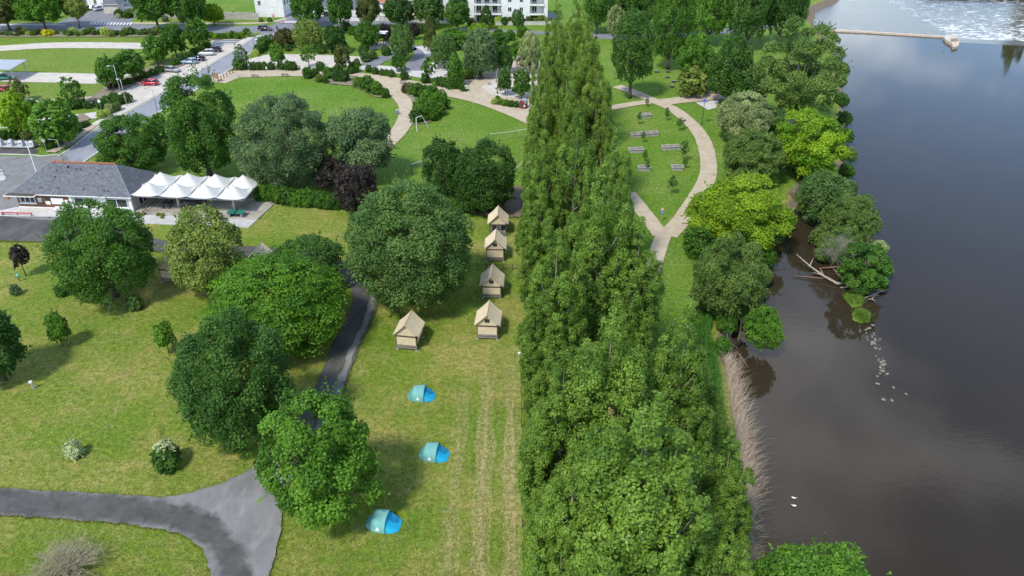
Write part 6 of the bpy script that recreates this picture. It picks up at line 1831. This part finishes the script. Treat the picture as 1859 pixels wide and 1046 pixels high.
o = empty('climbing_shelter', P(694, 82), 0, 'black climbing frame with white roof plates on the sand', 'play frame')
for i, (x, y) in enumerate(((-1.6, -1.2), (-.2, -1.5), (1.3, -1.2), (1.7, .6), (.2, 1.0), (-1.5, .8))):
    MB().tube([(x, y, -.05), (x, y, 3.6)], .07, 6).build('post', DARKM, o)
MB().box(-1.7, -1.3, 3.2, 1.8, .9, 3.35).build('upper_deck', DARKM, o)
MB().box(-1.2, -1.4, 3.5, 1.4, -.2, 3.62).box(-.5, -.1, 3.7, 1.8, .9, 3.8).build('roof_plate', WHITE, o)
MB().box(-1.4, -.9, 2.3, 1.5, -.75, 3.2).build('net_wall', DARKM, o)
MB().tube([(-1.9, -1.8, .15), (-1.0, -1.7, .7), (-.5, -1.8, .15)], .12, 6).build('rider', RED, o)
for i, (u, v) in enumerate(((1192, 131), (1213, 131), (1212, 141), (1223, 149), (1220, 158))):
    o = empty('slope_block', P(u, v), R(-25), 'small dark block seat on the flowery slope, %s from the top' % ['first', 'second', 'third', 'fourth', 'lowest'][i], 'block seat', 'dark seats on the flowery slope')
    MB().box(-.5, -.3, 0, .5, .3, .42).build('block', DARKM, o, bevel=.06); MB().box(-.45, -.26, .421, .45, .26, .45).build('top', GREYM, o)
# low wall, hammock, cycle stand near the riverside slab
p0, p1 = P(1252, 172), P(1305, 170)
o = empty('garden_wall', p0, 0, 'low pale stone wall beside the riverside path', 'wall')
d = p1 - p0
for i in range(9):
    q, q2 = d * (i / 9), d * ((i + .97) / 9)
    MB().prism([(q.x, q.y - .2), (q2.x, q2.y - .2), (q2.x, q2.y + .2), (q.x, q.y + .2)], -.05, .7 + .03 * (i % 2)).build('stone_block', STONE, o)
for i in range(6):
    o = empty('bike_rack', P(1260 + i * 7, 182 - i * .3), R(60), 'steel bike hoop in front of the low stone wall, %s from the left' % ['first', 'second', 'third', 'fourth', 'fifth', 'sixth'][i], 'bike rack', 'bike hoops by the stone wall')
    MB().tube([(-.4, 0, -.03), (-.4, 0, .75), (.4, 0, .75), (.4, 0, -.03)], .03, 5).build('hoop', GREYM, o)
o = empty('hammock', P(1402, 142), R(10), 'dark hammock hanging behind the pale willow trunks', 'hammock')
MB().add([(x, y * (1 - abs(x) / 2.0) * .5, .5 + .35 * x * x) for x in (-1.5, -.75, 0, .75, 1.5) for y in (-1, 1)], [(2 * k, 2 * k + 2, 2 * k + 3, 2 * k + 1) for k in range(4)]).build('sling', DARKM, o)
for x in (-1.7, 1.7): MB().tube([(x, 0, -.05), (x, 0, 1.5)], .07, 6).build('post', WOOD_OLD, o)
# pale leaning trunks of the great willow
WIL = willow.location.copy()
for (u0, v0, u1, v1, z1, rr_, l) in ((1428, 160, 1437, 85, 9, .35, 'pale leaning trunk of the old willow, left one'), (1438, 178, 1446, 120, 7, .3, 'pale leaning trunk of the old willow, right one')):
    a = P(u0, v0); b = P(u1, v1, z1)
    MB().tube([a - WIL + Vector((0, 0, -.2)), (a + b) * .5 - WIL + Vector((.3, 0, .3)), b - WIL], [rr_, rr_ * .8, rr_ * .4], 8).build('leaning_trunk', BARK_PALE, willow, True)

# ------------------------------------------------------------------ cars
TYRE = None
def rounded(secs, n=12):
    """loft of rounded-rectangle cross sections: (x, half width, z0, z1)"""
    V, F = [], []
    for (x, w, z0, z1) in secs:
        zc, hh = (z0 + z1) / 2, (z1 - z0) / 2
        for k in range(n):
            a = 2 * math.pi * (k + .5) / n
            c, s = math.cos(a), math.sin(a)
            e = .42
            V.append((x, w * math.copysign(abs(c) ** e, c), zc + hh * math.copysign(abs(s) ** e, s)))
    for i in range(len(secs) - 1):
        for k in range(n):
            F.append((i * n + k, (i + 1) * n + k, (i + 1) * n + (k + 1) % n, i * n + (k + 1) % n))
    F.append(tuple(range(n))); F.append(tuple(range((len(secs) - 1) * n, len(secs) * n))[::-1])
    return V, F
wheel_me = MB().tube([(0, -.10, 0), (0, -.085, 0), (0, .085, 0), (0, .10, 0)], [.27, .315, .315, .27], 16).mesh('tyre', RUBBER, False)
rim_me = MB().tube([(0, -.115, 0), (0, -.09, 0), (0, .09, 0), (0, .115, 0)], [.16, .2, .2, .16], 12).mesh('rim', GALV, False)
LAMPW = pm('lamp_clear', (0.75, 0.75, 0.72), (0.6, 0.6, 0.58), 4, .2)
LAMPR = pm('lamp_red', (0.35, 0.01, 0.01), (0.25, 0.01, 0.01), 4, .2)
def car(u, v, rz, colour, label, kind='hatch', group='parked cars'):
    p = P(u, v)
    c = empty('parked_car' if 'driving' not in label else 'car', (p.x, p.y, 0.06), rz, label, 'car', group)
    k = 1.12 if kind == 'suv' else 1.0
    pt_ = paint('paint_%02d%02d%02d' % tuple(int(x * 99) for x in colour), colour)
    body = [(-2.05, .70, .42 * k, .78 * k), (-1.98, .80, .30, .90 * k), (-1.5, .87, .26, .96 * k), (-.6, .89, .24, .95 * k), (.5, .89, .24, .93 * k), (1.2, .87, .25, .87 * k), (1.75, .82, .28, .78 * k), (2.02, .72, .34, .66 * k), (2.10, .58, .40, .56 * k)]
    MB().add(*rounded(body)).build('body', pt_, c, True)
    b0, b1 = (-1.98, .70) if kind != 'sedan' else (-1.55, .75)
    top = 1.46 * k
    gl = [(b0, .60, .86 * k, .93 * k), (b0 + .30, .71, .86 * k, top - .10), (b0 + .75, .73, .86 * k, top), (-.2, .74, .86 * k, top + .01), (.25, .72, .86 * k, top - .05), (b1 + .30, .66, .84 * k, .92 * k)]
    MB().add(*rounded(gl)).build('glasshouse', CARGLASS, c, True)
    rf = [(b0 + .24, .50, top - .16, top - .09), (b0 + .55, .64, top - .07, top + .012), (-.5, .67, top - .05, top + .035), (.1, .65, top - .07, top + .02), (.40, .56, top - .16, top - .10)]
    MB().add(*rounded(rf)).build('roof', pt_, c, True)
    for s in (-1, 1):
        for xs in (b0 + .62, -.28):
            MB().tube([(xs + .04, s * .745, .9 * k), (xs - .02, s * .69, top - .04)], .035, 5).build('pillar', pt_, c)
        MB().tube([(b1 + .25, s * .66, .9 * k), (.30, s * .60, top - .07)], .035, 5).build('windscreen_pillar', pt_, c)
        MB().box(.62, s * .95 - .09, .88 * k, .80, s * .95 + .09, 1.0 * k).build('mirror', pt_, c)
        MB().box(1.80, s * .62 - .16, .55 * k, 2.05, s * .62 + .16, .70 * k).build('headlight', LAMPW, c)
        MB().box(-2.06, s * .64 - .13, .62 * k, -1.94, s * .64 + .13, .84 * k).build('tail_light', LAMPR, c)
        for xs in (-1.28, 1.28):
            w_ = inst('wheel', wheel_me, c, (xs, s * .80, .315))
            inst('rim', rim_me, w_)
    MB().box(-2.08, -.26, .5, -2.045, .26, .6).build('number_plate', WHITE, c)
    return c
car(273, 154, R(180), (0.48, 0.012, 0.03), 'red hatchback parked in the pale car park')
car(313, 130, R(-12), (0.36, 0.36, 0.37), 'silver grey hatchback parked above the red car')
car(345, 115, R(180), (0.36, 0.46, 0.62), 'pale blue estate parked along the bushes')
car(359, 110, R(182), (0.02, 0.025, 0.05), 'dark blue car behind the pale blue one')
car(376, 100, R(184), (0.72, 0.71, 0.68), 'white crossover parked at the upper end of the car park', 'suv')
car(389, 94, R(184), (0.025, 0.025, 0.027), 'black car behind the white crossover', 'suv')
car(482, 55, R(-6), (0.015, 0.015, 0.017), 'black car driving through the street junction', 'suv', None)
car(8, 165, R(155), (0.50, 0.03, 0.05), 'red estate car beside the carport at the left edge')
car(10, 144, R(20), (0.08, 0.30, 0.24), 'green car under the carport')
car(-6, 143, R(20), (0.10, 0.02, 0.03), 'dark red car under the carport at the picture edge')
car(159, 17, R(100), (0.30, 0.012, 0.03), 'red car in the forecourt at the top left')
car(170, 16, R(95), (0.62, 0.62, 0.60), 'pale grey car in the forecourt between the red and the white car')
car(181, 18, R(70), (0.60, 0.64, 0.66), 'white car in the forecourt beside the slate roofed shed')
car(1246, 57, R(170), (0.55, 0.015, 0.015), 'bright red car seen between the riverside trees')
# pedestrian waiting at the street corner
pp = P(504, 57)
person = empty('person', (pp.x, pp.y, .06), R(30), 'person in dark clothes standing at the street crossing', 'person')
def figure():
    me = bpy.data.meshes.new('body')
    J = [(0, 0, .95), (0, 0, 1.2), (0, 0, 1.42), (0, 0, 1.53), (0, .02, 1.66), (-.19, 0, 1.40), (-.25, .02, 1.12), (-.23, -.08, .88), (.19, 0, 1.40), (.25, .02, 1.12), (.23, -.08, .88),
         (-.10, 0, .88), (-.11, -.02, .48), (-.11, .03, .07), (-.11, -.12, .03), (.10, 0, .88), (.12, .04, .48), (.12, .08, .07), (.12, -.07, .03)]
    Ed = [(0, 1), (1, 2), (2, 3), (3, 4), (2, 5), (5, 6), (6, 7), (2, 8), (8, 9), (9, 10), (0, 11), (11, 12), (12, 13), (13, 14), (0, 15), (15, 16), (16, 17), (17, 18)]
    rad = [.16, .15, .15, .06, .10, .07, .05, .035, .07, .05, .035, .10, .065, .045, .04, .10, .065, .045, .04]
    me.from_pydata(J, Ed, [])
    o = bpy.data.objects.new('body', me); link(o, person)
    me.materials.append(pm('dark_cloth', (0.03, 0.03, 0.04), (0.02, 0.02, 0.025), 5, .9))
    md = o.modifiers.new('skin', 'SKIN')
    me.skin_vertices[0].data[0].use_root = True
    for i, r in enumerate(rad): me.skin_vertices[0].data[i].radius = (r, r * .8)
    o.modifiers.new('sub', 'SUBSURF').levels = 1
figure()
MB().add(*rounded([(-.085, .06, 1.60, 1.72), (-.05, .085, 1.55, 1.77), (.03, .088, 1.54, 1.78), (.085, .05, 1.60, 1.70)], 10)).build('head', pm('skin', (0.45, 0.28, 0.2), (0.4, 0.25, 0.18), 5, .6), person, True)
MB().add(*rounded([(-.10, .06, 1.68, 1.78), (-.03, .095, 1.66, 1.81), (.07, .09, 1.60, 1.81), (.10, .05, 1.6, 1.75)], 10)).build('hair', DARKM, person, True)

# carport at the left edge
p = P(26, 147)
o = empty('carport', (p.x, p.y, 0), R(-2), 'carport with flat grey roof at the left edge', 'carport')
for (x, y) in ((0, 0), (-7.5, 0), (0, 5.5), (-7.5, 5.5)): MB().box(x - .09, y - .09, -.05, x + .09, y + .09, 3.0).build('post', GALV, o)
MB().add([(-8.6, -1.0, 3.0), (.6, -1.0, 3.0), (.6, 6.4, 3.35), (-8.6, 6.4, 3.35), (-8.6, -1.0, 3.16), (.6, -1.0, 3.16), (.6, 6.4, 3.51), (-8.6, 6.4, 3.51)], [(3, 2, 1, 0), (4, 5, 6, 7), (0, 1, 5, 4), (1, 2, 6, 5), (2, 3, 7, 6), (3, 0, 4, 7)]).build('roof', GALV, o)
for x in (0, -7.5): MB().tube([(x, .05, 2.1), (x, .9, 3.0)], .05, 5).build('brace', GALV, o)

# ------------------------------------------------------------------ houses along the street
def house(u, v, rz, L_, D, H_, RH, label, wall=None, rmat=None, windows=(), doors=(), hip=True, chim=()):
    p = P(u, v)
    o = empty('house', (p.x, p.y, 0), rz, label, 'house')
    MB().box(0, 0, -.05, L_, D, H_).build('wall', wall or RENDER_W, o)
    e = .35
    y = D / 2
    hx = min(L_ / 2 - .2, D / 2) if hip else -e
    V = [(-e, -e, H_ + .003), (L_ + e, -e, H_ + .003), (L_ + e, D + e, H_ + .003), (-e, D + e, H_ + .003), (hx if hip else -e, y, H_ + RH), (L_ - hx if hip else L_ + e, y, H_ + RH)]
    rf = MB().add(V, [(0, 1, 5, 4), (1, 2, 5), (2, 3, 4, 5), (3, 0, 4), (3, 2, 1, 0)]).build('roof', rmat or SLATE, o)
    for (x, yy) in chim:
        MB().box(x - .35, yy - .3, H_ + .3, x + .35, yy + .3, H_ + RH + .9).build('chimney', RENDER_W, rf)
    MB().box(-e, -e - .08, H_ - .12, L_ + e, -e + .001, H_ + .002).build('gutter', WHITE, o)
    for (x, z, w_, h_) in windows: window(o, x, x + w_, z, z + h_, 0, 2, None, WHITE, .08, .07)
    for (x, w_, h_, mt) in doors: MB().box(x, -.06, 0, x + w_, -.002, h_).build('door', mt, o)
    return o
h = house(466, 30, R(-3), 9.0, 9.0, 6.3, 2.6, 'white corner house with slate roof and garage door beside the street', windows=((1.0, 3.6, 1.0, 1.4),), doors=((3.7, 2.2, 2.3, WHITE),), chim=((3.0, 4.5),))
MB().box(5.0, -.06, 3.0, 7.4, -.002, 5.4).build('roller_shutter', WHITE, h)
for y0 in (1.5, 4.2, 6.6):
    MB().box(9.0, y0, 3.4, 9.06, y0 + 1.0, 4.8).build('side_window', GLASS, h)
house(190, 24, R(2), 4.6, 5.0, 2.9, 1.9, 'small beige shed with slate roof in the forecourt', RENDER_B, SLATE)
house(140, 12, R(-4), 14, 9, 6.0, 3.0, 'white house behind the parked cars at the top left', windows=((3.0, .9, .9, 1.8), (6.2, 1.0, 1.0, 1.5), (9.5, 1.0, 1.0, 1.5)), chim=((4, 4),))
house(205, 8, R(3), 9, 8, 4.5, 2.6, 'white house with dark windows half hidden by the verge trees', windows=((1.2, 1.0, 1.0, 1.4), (4.0, 1.0, 1.0, 1.4)))
house(570, 34, R(-2), 16, 8, 3.6, 2.2, 'low white house behind the street trees', rmat=SLATE, windows=((9.0, 1.0, 1.2, 1.3),), doors=((3.2, 1.5, 2.4, DARKM),))
house(640, 28, R(-2), 14, 8, 4.2, 2.4, 'white house with red tiled roof behind the street trees', rmat=TILE, windows=((3, 1.0, 1.2, 1.4), (9, 1, 1.2, 1.4)))
house(720, 26, R(-2), 15, 9, 4.6, 3.0, 'beige house with slate roof behind the dark street trees', RENDER_B, windows=((3, 1.0, 1.2, 1.4), (9, 1, 1.2, 1.4)))
# garden walls of the street
def gwall(u0, v0, u1, v1, h, mat, label):
    a, b = P(u0, v0), P(u1, v1)
    o = empty('garden_wall', a, math.atan2(b.y - a.y, b.x - a.x), label, 'wall')
    L_ = (b - a).length
    MB().box(0, -.15, -.05, L_, .15, h).build('wall', mat, o); MB().box(-.03, -.2, h, L_ + .03, .2, h + .08).build('coping', CONC, o)
gwall(393, 33.5, 470, 35.5, 2.0, RUBBLE, 'grey rubble garden wall left of the white corner house')
gwall(215, 29, 330, 33, 1.6, RUBBLE, 'grey garden wall behind the verge trees')
gwall(690, 37, 850, 42, 1.4, CONC_W, 'pale boundary wall along the street trees')
gwall(900, 45, 1000, 44.5, 1.0, CONC_W, 'low pale wall in front of the white flats')
gwall(560, 38, 690, 37, 1.3, RENDER_W, 'white boundary wall before the low white house')
o = empty('red_wall_sign', P(497, 35), 0, 'red square sign by the wall of the corner house', 'sign')
MB().tube([(0, 0, -.05), (0, 0, 1.6)], .04, 5).build('pole', GALV, o); MB().box(-.4, -.08, .9, .4, -.04, 1.6).build('plate', RED, o); MB().box(-.2, -.095, 1.1, .2, -.081, 1.4).build('print', WHITE, o)
# white flats
p = P(852, 42)
fl_ = empty('apartment_block', (p.x, p.y, 0), R(-1.5), 'white block of flats with balconies at the top edge', 'building')
AL, AD, ST_ = 24.0, 12.0, 2.75
AH = ST_ * 4
# wall pieces leave the balcony bays open
bays = ((1.6, 9.8), (18.6, 22.9))
def seg_wall(x0, x1): MB().box(x0, 0, -.05, x1, AD, AH).build('wall', RENDER_W, fl_)
seg_wall(-14, 1.6); seg_wall(9.8, 18.6); seg_wall(22.9, AL)
for (x0, x1) in bays:
    MB().box(x0, 1.8, -.05, x1, AD, AH).build('recess_wall', RENDER_W, fl_)
    for s in range(1, 5):
        z = s * ST_
        MB().box(x0 - .02, -.35, z - .12, x1 + .02, 1.79, z + .12).build('balcony_slab', RENDER_W, fl_)
        if s < 4:
            MB().box(x0 + .02, -.34, z + .121, x1 - .02, -.26, z + .45).build('balcony_upstand', RENDER_W, fl_)
            m = MB().box(x0 + .02, -.33, z + 1.02, x1 - .02, -.27, z + 1.08)
            kx = x0 + .1
            while kx < x1: m.box(kx, -.31, z + .45, kx + .03, -.29, z + 1.02); kx += .22
            m.build('railing', GALV, fl_)
    for s in range(4):
        z = s * ST_
        n_w = 3 if x1 - x0 > 6 else 1
        for q in range(n_w):
            xx = x0 + .6 + q * (x1 - x0 - .8) / n_w
            wq = MB().box(xx, 1.72, z + .15, xx + 1.5, 1.795, z + 2.3).build('window', WHITE, fl_)
            MB().box(xx + .08, 1.70, z + .2, xx + .71, 1.72, z + 2.22).build('pane', GLASS, wq); MB().box(xx + .79, 1.70, z + .2, xx + 1.42, 1.72, z + 2.22).build('pane', GLASS, wq)
for s in range(4):
    z = s * ST_
    for x in (11.9, 15.4):
        if s == 0 and x > 13: continue
        window(fl_, x, x + 1.1, z + .9 if s else .3, z + 2.2, 0, 2, None, WHITE, .06, .07)
    for x in (-12, -9, -5.5, -2): window(fl_, x, x + 1.2, z + .8, z + 2.2, 0, 2, None, WHITE, .06, .07)
MB().box(-14.3, -.3, AH + .003, AL + .3, AD + .3, AH + .35).build('roof_slab', GREYM, fl_)
# red and orange flowers in a poplar-side tree seen as a small patch
p = P(1268, 643, 6.5)

# ------------------------------------------------------------------ labels that single out each of the repeats
ONES = ['', 'first', 'second', 'third', 'fourth', 'fifth', 'sixth', 'seventh', 'eighth', 'ninth', 'tenth', 'eleventh', 'twelfth', 'thirteenth', 'fourteenth', 'fifteenth', 'sixteenth', 'seventeenth', 'eighteenth', 'nineteenth']
TENS = {2: ('twentieth', 'twenty'), 3: ('thirtieth', 'thirty'), 4: ('fortieth', 'forty'), 5: ('fiftieth', 'fifty'), 6: ('sixtieth', 'sixty'), 7: ('seventieth', 'seventy'), 8: ('eightieth', 'eighty')}
def ordinal(n):
    if n < 20: return ONES[n]
    return TENS[n // 10][0] if n % 10 == 0 else TENS[n // 10][1] + '-' + ONES[n % 10]
ADJ = {'leaf_mid': 'green', 'leaf_dark': 'dark green', 'leaf_deep': 'blackish green', 'leaf_maple': 'light green', 'leaf_horn': 'vivid green', 'leaf_hornbeam': 'vivid green', 'leaf_ash': 'bluish green', 'leaf_olive': 'olive', 'leaf_grey': 'greyish', 'leaf_silver': 'silvery',
       'leaf_willow': 'soft green', 'leaf_lime': 'lime green', 'leaf_brown': 'brownish', 'leaf_redbrown': 'reddish brown', 'leaf_pale': 'pale yellowish', 'leaf_whitish': 'whitish', 'leaf_gold': 'yellowish', 'leaf_yellow': 'yellow'}
BASE = {'shrubs in the long bed': 'shrub in the long bed along the street', 'yellow shrubs in the long bed': 'flowering shrub in the long bed along the street', 'short hedge behind the parking bays': 'shrub in the short hedge behind the parking bays',
        'hedge row along the gravel ground': 'bush in the hedge row beside the gravel ground', 'shrubs of the corner bed': 'shrub in the corner bed of the promenade', 'shrubs beside the round lawn': 'shrub at the corner of the round lawn',
        'shrubs of the large bed': 'shrub in the large bed beside the curving path', 'bushes along the park paths': 'bush along the park paths near the pump track', 'bushes at the road corner': 'bush at the road corner by the gravel ground',
        'plants beside the red play hut': 'low plant beside the red play hut', 'bushes of the road verge': 'bush in the verge before the far lawn', 'bushes behind the waste containers': 'bush behind the waste containers', 'bushes along the car park': 'bush under the car park trees',
        'hedge behind the terrace': 'hedge bush behind the terrace', 'undergrowth below the dark maples': 'bush below the pair of dark maples', 'herb bushes on the bank': 'bush on the bank beside the poplars', 'bushes by the white flats': 'bush before the white flats and back path',
        'bushes overhanging the river edge': 'bush overhanging the river edge below the riverside trees',
        'garden bushes across the street': 'garden bush across the street', 'plants on the terrace ledge': 'plant on the ledge before the terrace'}
def proj(o):
    x, y, z = o.location
    d = y * CT + (CAMH - z) * ST
    return 929.5 + FPX * x / d, 523 + FPX * ((CAMH - z) * CT - y * ST) / d
tops = [o for o in col.objects if o.parent is None and 'group' in o]
for g, base in BASE.items():
    fam = sorted((o for o in tops if o['group'] == g), key=lambda o: (proj(o)[1] if g in ('herb bushes on the bank', 'bushes overhanging the river edge') else proj(o)[0]))
    for i, o in enumerate(fam):
        adj = ADJ.get(o.material_slots[0].material.name, 'green')
        o['label'] = '%s %s, %s from the %s' % (adj, base, ordinal(i + 1), 'top' if g in ('herb bushes on the bank', 'bushes overhanging the river edge') else 'left')
fam = sorted((o for o in tops if o['group'] == 'stones of the river line'), key=lambda o: proj(o)[1])
for i, o in enumerate(fam):
    o['label'] = 'pale stone in the river stone line, %s counted from the islets' % ordinal(i + 1)
for o in tops:
    if o['group'] == 'dark garden chairs on the terrace':
        pass
